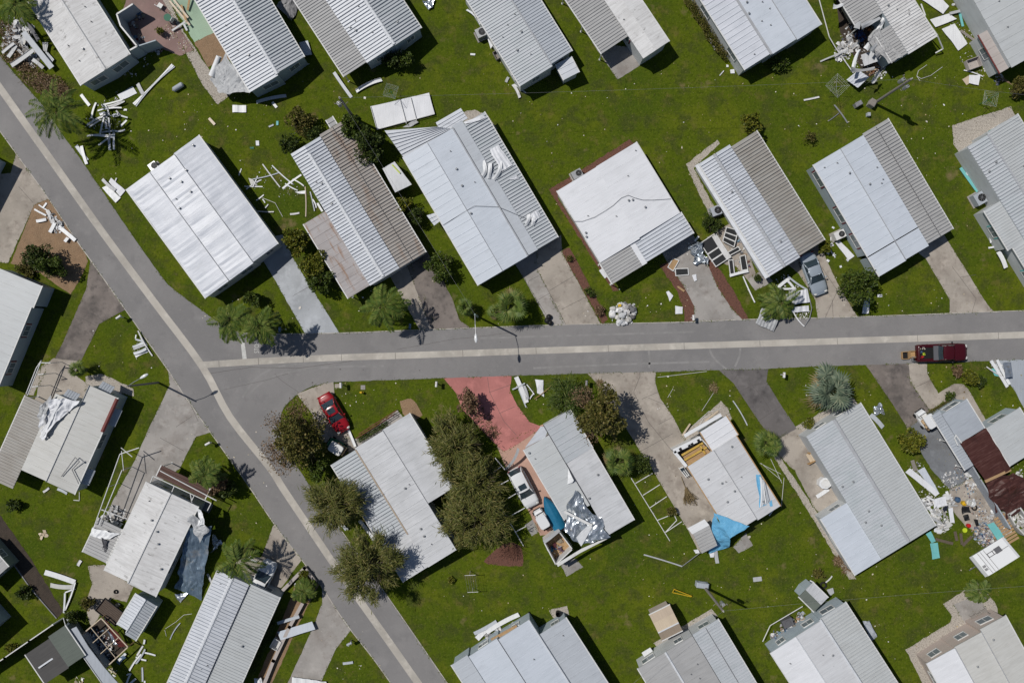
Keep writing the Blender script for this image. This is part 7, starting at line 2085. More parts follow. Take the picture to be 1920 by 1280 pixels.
# ---- neat ribbed home's patio
c = P(1546, 905, .6)
th = thing('air_conditioner', "white round cornered air conditioner on the neat ribbed home's patio", 'air conditioner', Vector((c.x, c.y, 0)), .3, "outdoor air conditioners")
mb = MB(); mb.disc((c.x, c.y), .75, .65, .02, .85, 8, .3); link('casing', mb, 'carwhite', th)
mb = MB(); mb.disc((c.x, c.y), .5, .45, .85, .93, 14); link('fan', mb, 'trim', th)
plank((1531, 931), (1553, 916), .42, "white slab of cladding on the neat ribbed home's patio", 'panelw')
mb = MB()
th = thing('garden_steps', "pale timber steps at the neat ribbed home's side door", 'steps', P(1522, 856))
for k_ in range(3):
    s_ = MB(); p = P(1517 + k_ * 4, 858 - k_ * 3); s_.box((p.x, p.y, .15 + .18 * k_), (.34, 1.1, .06), .55); link('tread', s_, 'tan1', th)
s_ = MB(); p = P(1521, 855); s_.box((p.x, p.y + .6, .3), (1.1, .06, .6), .5); s_.box((p.x, p.y - .6, .3), (1.1, .06, .6), .5); link('stringer', s_, 'wood', th)
# ---- wreckage between the neat ribbed home and the brown tarps
f = T(1640, 780, 4.129)
sheet("long white panel slanting off the grey painted slab", [f(238, 430), f(272, 398), f(505, 598), f(470, 622)], 'pure', amp=.08, fr=.5, nx=16, ny=6, z=.35)
sheet("bluish white panel beside the long slanting one", [f(330, 425), f(385, 395), f(498, 590), f(440, 560)], 'blue', amp=.10, fr=.5, nx=14, ny=8, z=.25)
sheet("square white board on the wreckage beside the neat ribbed home", [f(455, 640), f(545, 615), f(560, 690), f(460, 715)], 'pure', amp=.08, nx=8, ny=8, z=.5)
sheet("upright looking white board at the east side of the wreckage", [f(570, 710), f(600, 705), f(620, 820), f(585, 825)], 'pure', amp=.05, nx=8, ny=5, z=.4)
sheet("cream board at the lawn end of the wreckage", [f(530, 870), f(560, 800), f(605, 840), f(550, 885)], 'cream', amp=.05, nx=6, ny=6, z=.2)
plank(f(290, 340), f(315, 420), .42, "weathered board on the gravel by the yellowish bush", 'pole', nm='board', cat='board')
strips(f, [(370, 640, 470, 780, .3), (410, 650, 440, 690, .25), (380, 700, 520, 760, .2), (440, 780, 520, 830, .25, 'panelg'), (460, 760, 500, 860, .2), (555, 580, 580, 660, .3), (400, 620, 460, 650, .2), (500, 700, 640, 690, .12, 'panelg'), (460, 880, 520, 890, .35), (480, 830, 545, 860, .3, 'panelg'), (350, 640, 400, 720, .25)],
       "strip of white cladding in the wreckage between the neat ribbed home and the slab", "cladding wreckage by the neat ribbed home", zmax=.6)
scrap("white and grey crushed cladding between the two homes", [f(450, 700) + (16,), f(500, 780) + (18,), f(560, 650) + (12,), f(520, 850) + (12,), f(410, 660) + (10,)], 240, 'junkw', .36, .7, 11)
sheet("dark blue bundle on the wreckage beside the neat ribbed home", [f(515, 715), f(575, 690), f(570, 730), f(530, 745)], nmat("navy_cloth", (.015, .018, .03), rough=.8), nm='cloth_bundle', cat='cloth', amp=.2, nx=7, ny=6, z=.7)
for q, lb in (([f(395, 910), f(432, 888), f(472, 965), f(442, 982)], "upper turquoise plate on the lawn by the neat ribbed home"), ([f(430, 985), f(487, 975), f(506, 1095), f(446, 1106)], "lower turquoise plate on the lawn by the neat ribbed home"), ([f(870, 838), f(920, 820), f(1022, 950), f(960, 976)], "long turquoise door on the coloured junk")):
    sheet(lb, q, 'teal', nm='turquoise_board', cat='board', amp=.04, nx=10, ny=5, z=.12 if 'door' not in lb else .5)
for a, b, lb in (((470, 950), (605, 985), "reddish board on the grass right of the turquoise plates"), ((620, 890), (635, 962), "first upright reddish board on the grass by the junk"), ((665, 905), (675, 992), "second upright reddish board on the grass by the junk"), ((680, 1000), (752, 928), "reddish board angled off the second upright one")):
    plank(f(*a), f(*b), .32, lb, 'bark', nm='board', cat='board')
scrap("coloured cans, cloths and toys heaped beside the camper trailer", [f(830, 880) + (15,), f(860, 920) + (14,), f(800, 900) + (13,), f(900, 960) + (10,), f(850, 960) + (12,)], 420, 'cloth', .20, .5, 12, 'household_junk')
scrap("fine household litter over the paved gap under the brown tarps", [f(740, 560) + (14,), f(760, 640) + (16,), f(800, 720) + (16,), f(860, 780) + (14,), f(640, 420) + (10,), f(700, 480) + (9,), f(1000, 900) + (16,), f(880, 1010) + (10,), f(620, 560) + (8,)], 300, 'cloth', .13, .2, 13, 'household_junk')
scrap("pale splinters and insulation along the foot of the brown tarps", [f(740, 530) + (10,), f(720, 460) + (6,), f(1000, 880) + (12,), f(900, 770) + (10,), f(1110, 440) + (9,)], 130, 'junkw', .25, .3, 14)
def bucket(label, x, y, r, h, mt, nm='bucket', cat='bucket'):
    p = P(x, y); mb = MB(); n = 16
    for zz, rr in ((0, r * .85), (h, r), (h, r * .92), (.06, r * .78)):
        for i in range(n): mb.v.append(p + Vector((rr * math.cos(6.283 * i / n), rr * math.sin(6.283 * i / n), zz)))
    for j in range(3):
        for i in range(n): mb.f.append((j * n + i, j * n + (i + 1) % n, (j + 1) * n + (i + 1) % n, (j + 1) * n + i))
    mb.f.append(tuple(3 * n + i for i in range(n)))
    o = link(nm, mb, mt); tag(o, label, cat)
bucket("cream tub on the paved gap under the brown tarps", 1813, 940, .36, .45, 'cream')
bucket("white tub right beside the cream tub on the paved gap", 1819, 942, .38, .5, 'carwhite')
bucket("dark tub near the wreckage on the paved gap", 1792.5, 935, .32, .4, 'bluep')
bucket("mustard tub between the dark tub and the cream tub", 1804.5, 942, .28, .4, 'yellow')
bucket("red tub on the gravel beside the coloured junk", 1814, 984, .24, .3, 'redp')
bucket("flat lime green disc on the grass beside the red tub", 1808, 993, .28, .12, 'lime', 'plastic_disc', 'disc')
sheet("large black plastic bag spread on the paved gap", [(1803, 950), (1818, 949), (1821, 962), (1806, 965)], 'black', nm='plastic_sheet', cat='plastic sheet', amp=.25, nx=8, ny=8, z=.3)
sheet("smaller black plastic bag below the large one on the paved gap", [(1807, 966), (1816, 965), (1819, 974), (1811, 975)], 'black', nm='plastic_sheet', cat='plastic sheet', amp=.2, nx=6, ny=6, z=.2)
sheet("black cover by the coloured junk", [(1825, 974), (1834, 974), (1838, 984), (1830, 985)], 'black', nm='plastic_sheet', cat='plastic sheet', amp=.2, nx=6, ny=6, z=.3)
def tyre(label, x, y, r=.34, z=0):
    p = P(x, y); mb = MB(); n, m_ = 18, 8
    for i in range(n):
        a = 6.283 * i / n
        for j in range(m_):
            b = 6.283 * j / m_; rr = r * .76 + r * .24 * math.cos(b); mb.v.append(p + Vector((rr * math.cos(a), rr * math.sin(a), .11 + z + .11 * math.sin(b))))
    for i in range(n):
        for j in range(m_): mb.f.append((i * m_ + j, ((i + 1) % n) * m_ + j, ((i + 1) % n) * m_ + (j + 1) % m_, i * m_ + (j + 1) % m_))
    o = link('loose_tyre', mb, 'rubber', smooth=True); tag(o, label, 'tyre')
tyre("loose tyre on the paved gap under the brown tarps", 1826, 951)
tyre("loose tyre behind the teal topped shed", 1543, 1096, .42)
tyre("small tyre on the patio by the utility trailer", 218, 1108, .25)
tyre("tyre on the lawn at the end of the white plank pile's shade", 992, 1147, .1)
# brown tarps on the wrecked home
sheet("", [(1799, 831, 2.75), (1849, 903, 2.6), (1895, 879, 2.75), (1848, 802, 2.85)], 'brown', nm='brown_tarp', parent=h24, amp=.10, fr=.5, nx=28, ny=20, seed=1)
sheet("", [(1846, 900, 2.3), (1868, 962, 1.3), (1934, 912, 2.2), (1903, 884, 2.6)], 'brown', nm='brown_tarp', parent=h24, amp=.35, fr=.5, nx=26, ny=22, seed=2)
sheet("", [(1868, 945, 1.6), (1890, 969, .7), (1930, 950, 1.2), (1915, 900, 2.2)], 'brown', nm='brown_tarp', parent=h24, amp=.3, fr=.6, nx=20, ny=16, seed=3)
mb = MB(); p, q = P(1846, 902, 2.6), P(1896, 880, 2.8); d = q - p; mb.box((p + q) / 2, (d.length, .3, .12), math.atan2(d.y, d.x)); link('loose_beam', mb, 'deck', h24)
walls_part('broken_wall', [(1802, 838), (1838, 897), (1895, 990)], 1.7, .14, 'bluegrey', h24, closed=False)
mb = MB()
for k_ in range(9):
    p, q = P(1868 + k_ * 3.2, 972 + k_ * 5.5, .5), P(1880 + k_ * 3.2, 965 + k_ * 5.5, .5); d = q - p; mb.box((p + q) / 2, (d.length + .6, .26, .05), math.atan2(d.y, d.x))
link('porch_deck', mb, 'deck', h24)
walls_part('broken_wall', [(1893, 965), (1912, 950), (1940, 990), (1922, 1003), (1905, 985)], 1.3, .16, 'cream', h24)
scrap("white bathroom rubble in the wrecked home's open room", [(1910, 970, 12), (1916, 980, 10)], 90, 'junkw', .3, .8, 15)
pipes('pipe_lattice', "white downpipe bent over the blue grey roof of the tarped wreck", 'pipe', [[(1796, 835, 2.8), (1790, 822, 2.7), (1792, 815, 2.8), (1803, 830, 2.9)]], .06)
sheet("crumpled silver foil on the lawn beside the neat ribbed home", [(1638, 762), (1655, 755), (1660, 777), (1637, 778)], 'foil', nm='foil_heap', cat='foil', amp=.4, fr=1.7, nx=16, ny=14, z=.25)
plank((1632, 777), (1655, 801), .5, "white channel under the silver foil beside the neat ribbed home", 'panelw')
f = T(1520, 560, 4.267)
for a, b, w_, lb in (((1440, 495), (1572, 705), .35, "widest white strip of the heap by the bluish driveway at the east edge"), ((1490, 488), (1590, 685), .3, "inner white strip of the heap by the bluish driveway at the east edge"), ((1405, 543), (1570, 640), .12, "thin white rail across the heap by the bluish driveway at the east edge")):
    plank(f(*a), f(*b), w_, lb, 'panelw', .3, .2)
sheet("turquoise sheet under the strips by the bluish driveway", [f(1445, 560), f(1490, 560), f(1525, 625), f(1470, 615)], 'teal', amp=.06, nx=6, ny=5, z=.15)
sheet("bright silver sheet standing by the bluish driveway", [f(1540, 510, ) + (.5,), f(1602, 508) + (.5,), f(1622, 622) + (.9,), f(1560, 632) + (.9,)], 'foil', amp=.04, nx=8, ny=8)
scrap("small scrap in the heap by the bluish driveway", [(1868, 685, 9), (1875, 695, 9)], 60, 'junkw', .25, .3, 16)
# ---- west side wreckage
sheet("", [(94, 745, 3.2), (145, 747, 3.5), (82, 824, 3.1), (69, 797, 2.9)], 'pure', nm='torn_sheeting', parent=h17, amp=.45, fr=.6, nx=26, ny=20, seed=7)
sheet("", [(76, 760, 2.9), (96, 744, 3.3), (84, 800, 3.2), (70, 796, 2.8)], 'panelg', nm='torn_sheeting', parent=h17, amp=.4, fr=.9, nx=16, ny=12, seed=8)
sheet("", [(110, 752, 3.6), (114, 752, 3.6), (78, 822, 3.2), (73, 818, 3.2)], 'panelw', nm='torn_sheeting', parent=h17, amp=.1, nx=14, ny=3)
for k_, pts in enumerate(([(78, 675), (52, 741)], [(68, 690), (49, 738)], [(78, 680), (95, 680)], [(68, 690), (78, 675)], [(71, 702), (82, 701)], [(60, 725), (72, 724)])):
    mb = MB(); mb.path([P(x, y, 2.3) for x, y in pts], .06, 6); link('carport_beam', mb, 'trim', h17)
for x, y in ((95, 680), (82, 701), (72, 724)):
    mb = MB(); p = P(x, y, 2.3); mb.tube((p.x, p.y, 0), p, .04, n=6); link('post', mb, 'trim', h17)
pipes('bent_pipe', "bent dark antenna mast on the cream roof, its shadow modelled as pipe too", 'pipe', [[(115, 893, 3.05), (141, 857, 3.25), (149, 865, 3.25), (135, 880, 3.05), (148, 907, 2.95)]], .05, 'vent')  # the antenna mast's cast shadow is shaped into this dark tube
mb = MB(); mb.path([P(*q, 2.4) for q in ((178, 983), (225, 851), (261, 839))], .06, 6); link('carport_beam', mb, 'trim', h18)
mb = MB(); mb.path([P(*q, 2.4) for q in ((186, 985), (229, 881))], .06, 6); link('carport_beam', mb, 'trim', h18)
for a, b in (((190, 955), (238, 972)), ((227, 839), (248, 856)), ((228, 845), (232, 882))):
    mb = MB(); mb.path([P(*a, 2.4), P(*b, 2.4)], .05, 6); link('carport_beam', mb, 'trim', h18)
for x, y in ((225, 851), (229, 881), (204, 912), (192, 955)):
    mb = MB(); p = P(x, y, 2.4); mb.tube((p.x, p.y, 0), p, .04, n=6); link('post', mb, 'trim', h18)
for a, b in (((287, 892), (396, 943)), ((327, 911), (321, 925)), ((364, 929), (358, 942)), ((396, 943), (389, 957)), ((287, 892), (282, 905)), ((300, 882), (406, 938)), ((357, 926), (361, 945), ), ((361, 945), (376, 962))):
    mb = MB(); mb.path([P(*a, 2.4), P(*b, 2.4)], .06, 6); link('porch_frame', mb, 'trim', h18)
fl = MB(); fl.add([P(*q, .06) for q in ((290, 897), (400, 946), (392, 962), (282, 910))], [(0, 3, 2, 1)]); link('floor', fl, 'vent', h18)
sheet("", [(351, 988, 2.65), (329, 1103, .2), (377, 1121, .1), (397, 986, 2.3)], nmat("blue_silver_film", (.24, .31, .38), [((.12, .17, .22), .7, .42, .6, .8, I1), ((.42, .40, .36), .6, .56, .68, .7, I1)], rough=.25, metal=.5, bump=.3, bscale=1.0), nm='silver_film', parent=h18, amp=.30, fr=.6, nx=28, ny=22, seed=4)
sheet("", [(349, 968, 2.9), (366, 962, 3.3), (394, 990, 2.6), (374, 1016, 2.3)], 'panelg', nm='torn_sheeting', parent=h18, amp=.3, fr=.8, nx=16, ny=14, seed=5)
sheet("", [(369, 950, 3.1), (378, 955, 3.2), (386, 985, 3.0), (372, 985, 2.8)], 'panelw', nm='torn_sheeting', parent=h18, amp=.25, fr=.9, nx=12, ny=10, seed=6)
sheet("star shaped foil scrap on the lawn beside the blue silver film", [(399, 1000), (408, 1008), (417, 1017), (396, 1035)], 'foil', nm='foil_scrap', cat='foil', amp=.35, fr=1.5, nx=10, ny=8, z=.2)
sheet("foil triangle on the lawn under the foot of the blue silver film", [(326, 1112), (352, 1110), (345, 1122), (338, 1130)], 'foil', nm='foil_scrap', cat='foil', amp=.2, nx=8, ny=6, z=.15)
for k_, q in enumerate(([(172, 986, 2.3), (226, 1000, 2.6), (205, 1010, 2.6), (168, 1002, 2.2)], [(190, 1008, 2.5), (203, 1010, 2.6), (200, 1036, 2.3), (192, 1036, 2.2)])):
    sheet("", q, 'panelw' if k_ == 0 else 'trimd', nm='torn_sheeting', parent=h18, rib=True, amp=.2, nx=16, ny=8, seed=k_)
scrap("grey and white scrap under the torn lean-to of the smudged home", [(200, 972, 14), (215, 960, 12), (222, 975, 10)], 130, 'junkw', .32, 1.2, 17)
plank((146, 1060), (152, 1050), .35, "white block end of the torn lean-to's debris", 'panelw')
for a, b, w_, lb, mt in (((84, 1072), (141, 1091), .6, "long broad white plank on the shaded lawn by the soil strip", 'panelw'), ((95, 1096), (140, 1099), .5, "second broad plank below the long one by the soil strip", 'cream'), ((141, 1091), (122, 1143), .2, "white rail leaning down to the fence corner", 'panelw'), ((122, 1110), (141, 1103), .16, "short white rail tying the leaning ones by the fence corner", 'panelw'), ((122, 1111), (120, 1148), .2, "upright white rail at the fence corner", 'panelw'), ((126, 1168), (142, 1178), .4, "crushed white strip where the fence meets the grey awning", 'panelw'), ((126, 1162), (137, 1154), .3, "grey strip above the crushed one at the fence", 'panelg'), ((103, 966), (117, 978), .0, "", '')):
    if lb: plank(a, b, w_, lb, mt, .25, .15)
scrap("dry sticks on the shaded lawn by the soil strip", [(82, 1001, 7)], 16, 'tan1', .3, .06, 18)
plank((106, 997), (116, 985), .28, "white wall end lying on the lawn under the cream home", 'panelw') if False else None
plank((81, 922), (92, 914), .26, "white bar on the lawn beneath the cream home's end", 'panelw')
plank((108, 916), (126, 925), .3, "white strip at the foot of the cream home's end wall", 'panelw')
pipes('bent_rod', "white angle rod on the lawn below the cream home's corner", 'rod', [[(149, 922), (149, 938), (138, 937)]], .05)
f = T(130, 1080, 6.4)
strips(f, [(890, 910, 1035, 945), (800, 965, 925, 1005), (910, 870, 800, 1045), (885, 830, 815, 945, .2), (860, 930, 720, 1130, .2), (875, 1090, 880, 1260, .22), (740, 1160, 690, 1280, .2), (730, 1285, 800, 1225, .22), (905, 755, 895, 810, .2), (905, 1250, 905, 1290, .2), (690, 1180, 735, 1162, .15)],
       "white plank of the trail leading down the lawn from the white ribbed shed", "trail of planks below the white ribbed shed", w=.18, zmax=.15)
# timber frame of the collapsed shed
fr_pts = [(151, 1191), (190, 1158), (240, 1212), (196, 1253)]
b = P(195, 1205)
th = thing('collapsed_shed', "roofless timber framed shed full of tumbled goods beside the grey awning", 'shed', b)
mb = MB(); w_ = [P(x, y, 1.5) for x, y in fr_pts]
for a, c in zip(w_, w_[1:] + w_[:1]):
    d = c - a; mb.box((a + c) / 2, (d.length, .12, .1), math.atan2(d.y, d.x))
for (i, t0, j, t1) in ((0, .33, 2, .67), (0, .66, 2, .34)):
    a = w_[0].lerp(w_[3], t0); c = w_[1].lerp(w_[2], t0); d = c - a; mb.box((a + c) / 2 + Vector((0, 0, .03)), (d.length, .07, .08), math.atan2(d.y, d.x))
a, c = w_[0].lerp(w_[1], .5), w_[3].lerp(w_[2], .5); d = c - a; mb.box((a + c) / 2 + Vector((0, 0, .06)), (d.length, .06, .08), math.atan2(d.y, d.x))
link('timber_frame', mb, 'tan1', th)
mb = MB()
for p in w_:
    mb.box((p.x, p.y, .74), (.1, .1, 1.46))
link('post', mb, 'wood', th)
wl = MB()
for a, c in ((w_[0], w_[3]),):
    d = c - a; wl.box((a.x / 2 + c.x / 2, a.y / 2 + c.y / 2, .6), (d.length, .05, 1.2), math.atan2(d.y, d.x))
link('wall', wl, 'bluegrey', th)
sheet("", [(196, 1160, 1.5), (206, 1168, 1.4), (241, 1210, .6), (222, 1212, 1.2)], 'trimr', nm='fallen_roof', parent=th, amp=.12, nx=12, ny=8)
sheet("", [(198, 1176, 1.3), (206, 1185, 1.2), (222, 1208, 1.3), (213, 1206, 1.3)], 'foil', nm='fallen_roof', parent=th, amp=.2, nx=12, ny=8, seed=3)
fl = MB(); fl.add([P(x, y, .05) for x, y in fr_pts], [(3, 2, 1, 0)]); link('floor', fl, 'dirt', th)
scrap("tumbled household goods inside the roofless timber shed", [(182, 1188, 13), (197, 1205, 15), (205, 1220, 13), (190, 1215, 12)], 210, 'cloth', .24, .8, 19, 'household_junk')
sheet("blue and red cloth on the grass below the roofless timber shed", [(218, 1240), (232, 1226), (236, 1230), (224, 1246)], 'bluep', nm='cloth_bundle', cat='cloth', amp=.15, nx=8, ny=5, z=.2)
plank((222, 1238), (236, 1224), .3, "white board beside the blue cloth below the timber shed", 'panelw', .3, .2)
scrap("grey stones on the grass below the timber shed", [(213, 1258, 8), (150, 1278, 12)], 40, 'litter', .25, .12, 20)
# narrow strip east of the crisp white ribbed home
sheet("long bluish white panel laid from the shaded home towards the grey driveway", [(520, 1184), (585, 1164), (591, 1179), (526, 1199)], 'blue', amp=.04, fr=.4, nx=14, ny=6, z=.5)
plank((520, 1168), (561, 1155), .35, "white board above the long bluish panel by the shaded home", 'panelw', .5, .5)
crate("white storage box below the long bluish panel", 518, 1206, .9, 1.1, .6, -30, 'trim', inner='trim', nm='storage_box', cat='box')
sheet("grey white sheet at the bottom edge across the grey driveway", [(548, 1268), (612, 1277), (615, 1290), (546, 1290)], 'panelw', rib=True, amp=.06, nx=16, ny=5, z=.25)
sheet("white tarp lump at the bottom edge by the shaded home", [(476, 1275), (488, 1268), (495, 1282), (480, 1290)], 'panelw', amp=.3, nx=8, ny=8, z=.4)
plank((643, 1243), (662, 1240.5), .28, "short white strip on the lower lawn corner by the long street", 'panelw')
plank((319, 1198), (338, 1167), .12, "thin white rail on the lawn beside the crisp ribbed home", 'panelw')
pipes('bent_rod', "curved wire on the lawn beside the crisp ribbed home", 'wire', [[(310, 1178), (330, 1165), (345, 1152), (360, 1150)], [(309, 1180), (312, 1192)]], .022)
plank((552, 1096), (566, 1094), .35, "white board inside the croton bed", 'panelw')
plank((466, 1044), (482, 1053), .2, "white stake on the gravel under the bowing palm", 'panelw')
plank((389, 1075), (397, 1092), .25, "grey strip on the lawn beside the crisp ribbed home's top corner", 'panelg')
# under the street trees
strips(T(600, 900, 4.267), [(165, 340, 205, 400, .2), (185, 360, 225, 392, .2), (150, 330, 175, 370, .2), (60, 200, 75, 230, .3)], "white slat of the bench lying under the feathery street trees", "bench slats under the street trees", zmax=.4)
plank((674, 975), (704, 1016), .4, "bluish white gutter along the ribbed porch under the street trees", 'panelw', .3, .2)
plank((652, 803), (666, 837), .3, "white ramp board between the red sedan and the mottled roof", 'panelw', .15, .3)
pipes('bent_rod', "thin white pole on the lawn near the curved driveway", 'rod', [[(1233, 707), (1325, 696)]], .025)
pipes('bent_rod', "two thin rods crossing on the lawn by the blackened driveway", 'rod', [[(1316, 770), (1340, 733)], [(1252, 745), (1262, 728)]], .02)
pipes('bent_rod', "slim tangle of rods beside the stained pale home's far edge", 'rod', [[(1427, 868), (1465, 900)], [(1445, 860), (1466, 905)], [(1465, 950), (1470, 895)], [(1425, 868), (1464, 888)]], .025)
# ---- patio behind the pinkish walled home
def chair(label, px, py, rz, mt='pole'):
    p = P(px, py); th = thing('garden_chair', label, 'chair', p, rz, "garden chairs")
    m = Matrix.Translation(p) @ Matrix.Rotation(rz, 4, 'Z')
    s = Local(m); s.box((0, 0, .42), (.55, .55, .05)); link('seat', s.done(), mt, th)
    s = Local(m); s.box((-.29, 0, .72), (.05, .55, .6)); link('backrest', s.done(), mt, th)
    for x in (-.25, .25):
        for y in (-.25, .25):
            l_ = Local(m); l_.tube((x, y, 0), (x, y, .42), .025, n=6); link('leg', l_.done(), mt, th)
chair("leftmost of three brown garden chairs on the gravelled patio", 1822, 1155, 2.0)
chair("middle one of three brown garden chairs on the gravelled patio", 1833, 1150, 2.1)
chair("rightmost of three brown garden chairs on the gravelled patio", 1842, 1143, 2.2)
p = P(314, 33, .7); th = thing('garden_table', "round green table on the dull red pavers", 'table', Vector((p.x, p.y, 0)))
mb = MB(); mb.disc((p.x, p.y), .42, .42, .68, .73, 18); link('tabletop', mb, 'hgreen', th); mb = MB(); mb.tube((p.x, p.y, 0), p, .05, n=7); mb.disc((p.x, p.y), .25, .25, 0, .03, 12); link('leg', mb, 'hgreen', th)
chair("white metal chair on the dull red pavers near the green table", 303, 14, 1.0, 'trim')
chair("second white metal chair on the dull red pavers near the green table", 324, 40, 2.6, 'trim')
for a, b, lb, mt in (((318, 2), (356, 48), "cream timber leaning over the green slab", 'tan1'), ((326, 0), (353, 34), "second cream timber over the green slab", 'tan1'), ((340, 10), (350, 42), "yellow timber at the edge of the green slab", 'wood'), ((352, 20), (356, -4), "upright yellow timber on the green slab", 'wood'), ((323, 58), (350, 40), "grey rail lying from pavers to green slab", 'panelg'), ((351, 58), (345, 46), "short white board at the green slab's corner", 'panelw')):
    plank(a, b, .22, lb, mt, .2, .4, nm='board', cat='board')
scrap("dry leaves and grit over the pavers by the green slab", [(320, 60, 16), (345, 85, 14), (330, 20, 14)], 200, 'litter', .09, .05, 22)
# roofless blue porch of the corner home
walls_part('porch_wall', [(241, 96), (257, 87), (226, 49), (219, 27), (249, 8)], 2.35, .12, 'wallb', h1, closed=False)
walls_part('porch_wall', [(257, 87), (291, 76)], 2.1, .12, 'wallb', h1, closed=False)
mb = MB(); w_ = [P(x, y, 2.42) for x, y in ((241, 96), (257, 87), (226, 49), (219, 27), (249, 8))]
for a, c in zip(w_[:-1], w_[1:]):
    d = c - a; mb.box((a + c) / 2, (d.length, .16, .07), math.atan2(d.y, d.x))
link('wall_cap', mb, 'trim', h1)
scrap("boxes and chairs left in the roofless blue porch", [(262, 30, 9), (252, 50, 8), (262, 72, 8), (285, 90, 9), (298, 95, 7)], 110, 'cloth', .24, .6, 23, 'household_junk')
sheet("blue crate top in the roofless blue porch", [(255, 20), (264, 20), (264, 28), (255, 28)], 'bluep', nm='plastic_crate', cat='crate', amp=.03, nx=3, ny=3, z=.5)
sheet("dark sheet crumpled between the bold ribbed home and the wide white home", [(528, -4, .6), (560, 2, .4), (549, 44, .2), (518, 12, .5)], 'vent', amp=.4, fr=.8, nx=16, ny=12)
sheet("bluish board leaning in the gap beside the bold ribbed home", [(561, 80, .3), (577, 76, .3), (585, 103, .3), (569, 105, .3)], 'blue', amp=.03, nx=6, ny=6)
# ---- bottom row back yards
for a, b, w_, lb in (((889, 1187), (931, 1164), .4, "pointed white shard behind the clean bluish home"), ((894, 1197), (911, 1179), .6, "short broad white plate behind the clean bluish home"), ((912, 1185), (973, 1151), .5, "long white board parallel to the clean bluish home's back wall")):
    plank(a, b, w_, lb, 'panelw', .3, .2)
scrap("rusty and white scrap against the clean bluish home's back wall", [(935, 1183, 8), (915, 1192, 9), (960, 1172, 7)], 70, 'junkw', .3, .8, 24)
plank((922, 1200), (970, 1174), .5, "rust brown board on the clean bluish home's back edge", 'deck', 2.2, 2.3, nm='board', cat='board')
scrap("clutter heaped along the back porch of the small teal topped shed", [(1452, 1190, 9), (1468, 1180, 10), (1484, 1168, 10), (1500, 1155, 8)], 170, 'cloth', .26, .9, 25, 'household_junk')
pipes('porch_rail', "white rail round the cluttered back porch", 'rail', [[(1430, 1202, 1), (1444, 1172, 1), (1505, 1136, 1)]], .05)
c = P(1477, 1167, .8); bq = MB(); bq.box((c.x, c.y, .45), (1.2, .9, .9), .4); bq.disc((c.x, c.y), .32, .32, .9, .98, 14); t = link('grill', bq, 'trimd'); tag(t, "dark grill among the back porch clutter", 'grill')
sheet("white panel on the lawn at the teal topped shed's back corner", [(1511, 1099), (1519, 1087), (1527, 1091), (1516, 1105)], 'panelw', amp=.04, nx=5, ny=5, z=.3)
plank((1548, 1091), (1560, 1079), .14, "white pole by the loose tyre behind the teal topped shed")
sheet("wire grille on the grass by the teal topped shed", [(1550, 1105), (1562, 1101), (1564, 1111), (1556, 1117)], 'panelg', amp=.03, nx=5, ny=5, z=.2)
sheet("blue tarp lump beside the half ribbed bottom home", [(1616, 1163), (1632, 1162), (1645, 1195), (1632, 1198)], 'bluegrey', nm='tarp', cat='tarp', amp=.35, nx=12, ny=8, z=.4)
sheet("white crate top behind the dull gabled bottom home", [(1203, 1223), (1219, 1213), (1224, 1220), (1208, 1231)], 'panelw', nm='storage_box', cat='box', amp=.02, nx=4, ny=4, z=.9)
bucket("black drum behind the right wing of the clean bluish home", 1046, 1147, .3, .8, 'black', 'drum', 'drum')
# ---- litter over the lawns: far too many bits to count
def on_lawn_bits(label, n, boxes, size, mt, seed):
    rng = random.Random(seed); mb = MB()
    for i in range(n):
        x0, y0, x1, y1, _ = rng.choices(boxes, [b[4] for b in boxes])[0]
        p = P(rng.uniform(x0, x1), rng.uniform(y0, y1)); p.z = .034
        s = size * rng.uniform(.35, 1.2) * (2.0 if rng.random() < .05 else 1); k = rng.randint(4, 6); a0 = rng.uniform(0, 6.28); el = rng.uniform(.35, 1)
        vs = []
        for t in range(k):
            a = 6.283 * t / k; x, y = s * math.cos(a) * rng.uniform(.6, 1), s * el * math.sin(a) * rng.uniform(.6, 1)
            vs.append(p + Vector((x * math.cos(a0) - y * math.sin(a0), x * math.sin(a0) + y * math.cos(a0), rng.uniform(0, .03))))
        mb.add(vs, [tuple(range(k))])
    o = link('litter', mb, mt); o["kind"] = "stuff"; o["label"] = label
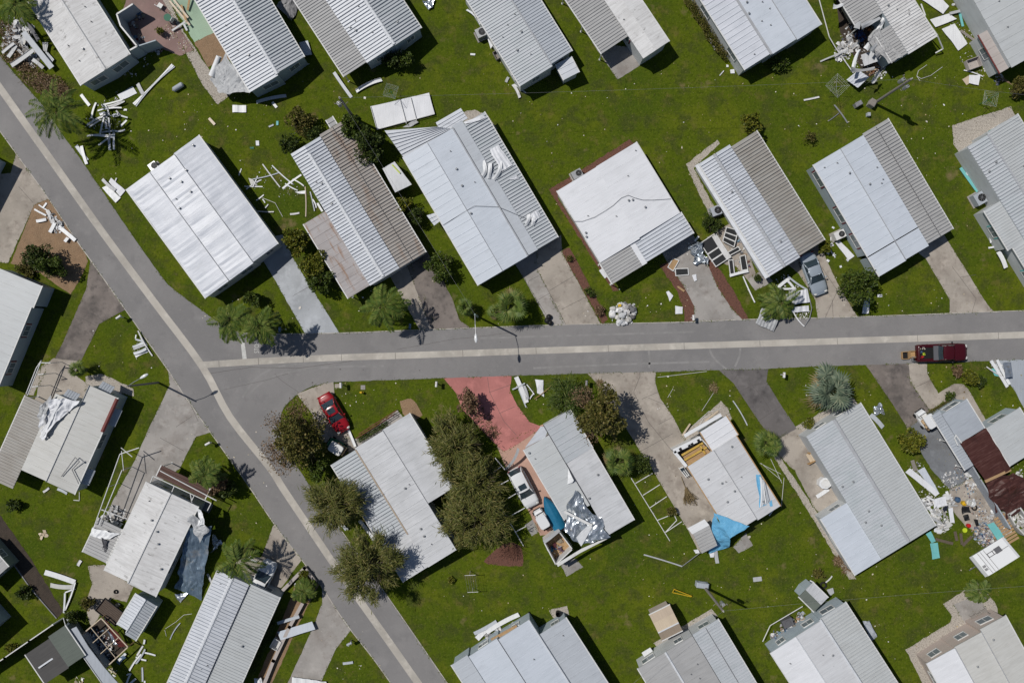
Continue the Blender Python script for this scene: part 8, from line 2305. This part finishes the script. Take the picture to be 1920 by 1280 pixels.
LB = [(160, 150, 560, 330, 3), (560, 100, 1280, 250, 3), (1280, 140, 1900, 250, 3), (1020, 250, 1120, 420, 1), (1230, 250, 1340, 480, 1), (1690, 230, 1830, 480, 1.5), (1080, 540, 1290, 600, 1.5), (1400, 520, 1900, 590, 2), (640, 500, 960, 610, 1.5), (620, 715, 850, 760, .8), (960, 705, 1110, 780, 1), (1230, 700, 1380, 790, 1),
      (1500, 690, 1640, 750, 1.4), (1740, 680, 1920, 900, 3), (760, 1040, 1500, 1150, 2.5), (1400, 960, 1700, 1130, 1.5), (1600, 1050, 1900, 1250, 2), (350, 800, 520, 1000, .8), (600, 1180, 720, 1280, .8), (380, 560, 600, 620, .6), (160, 600, 300, 720, .4), (1190, 880, 1300, 1050, .7)]
on_lawn_bits("pale bits of litter flung over the lawns", 620, LB, .10, 'litter', 31)
on_lawn_bits("fallen leaves flecking the lawns", 1800, LB, .06, nmat("fallen_leaves", (.2, .15, .05), island=[(.22, .17, .06), (.13, .09, .04), (.27, .23, .10), (.10, .10, .03)], rough=.9), 32)

for sp, n, sz in (([(22, 50, 20), (40, 90, 22), (60, 110, 16), (15, 85, 12)], 260, .16), ([(196, 205, 20), (205, 235, 22), (170, 230, 14), (225, 185, 16)], 130, .10), ([(1600, 70, 24), (1620, 110, 20), (1580, 100, 16), (1650, 135, 12)], 260, .16),
                  ([(1745, 930, 26), (1765, 975, 24), (1780, 900, 16), (1720, 880, 14)], 260, .15), ([(205, 985, 20), (190, 1010, 14), (225, 960, 12)], 160, .15), ([(1490, 560, 26), (1470, 530, 16), (1505, 590, 14)], 150, .11),
                  ([(1370, 470, 24), (1390, 500, 16), (1330, 480, 12)], 150, .10), ([(240, 100, 10), (270, 110, 16), (245, 135, 14)], 70, .12), ([(500, 340, 28), (540, 360, 20)], 60, .08), ([(262, 652, 16), (108, 425, 14)], 60, .08), ([(1830, 110, 30), (1800, 60, 24)], 110, .10), ([(1855, 1010, 26), (1840, 985, 20)], 160, .10)):
    scrap("fine splinters and torn scraps of cladding around the wreckage", sp, n, 'junkw', sz, .14, n + int(sp[0][0]))
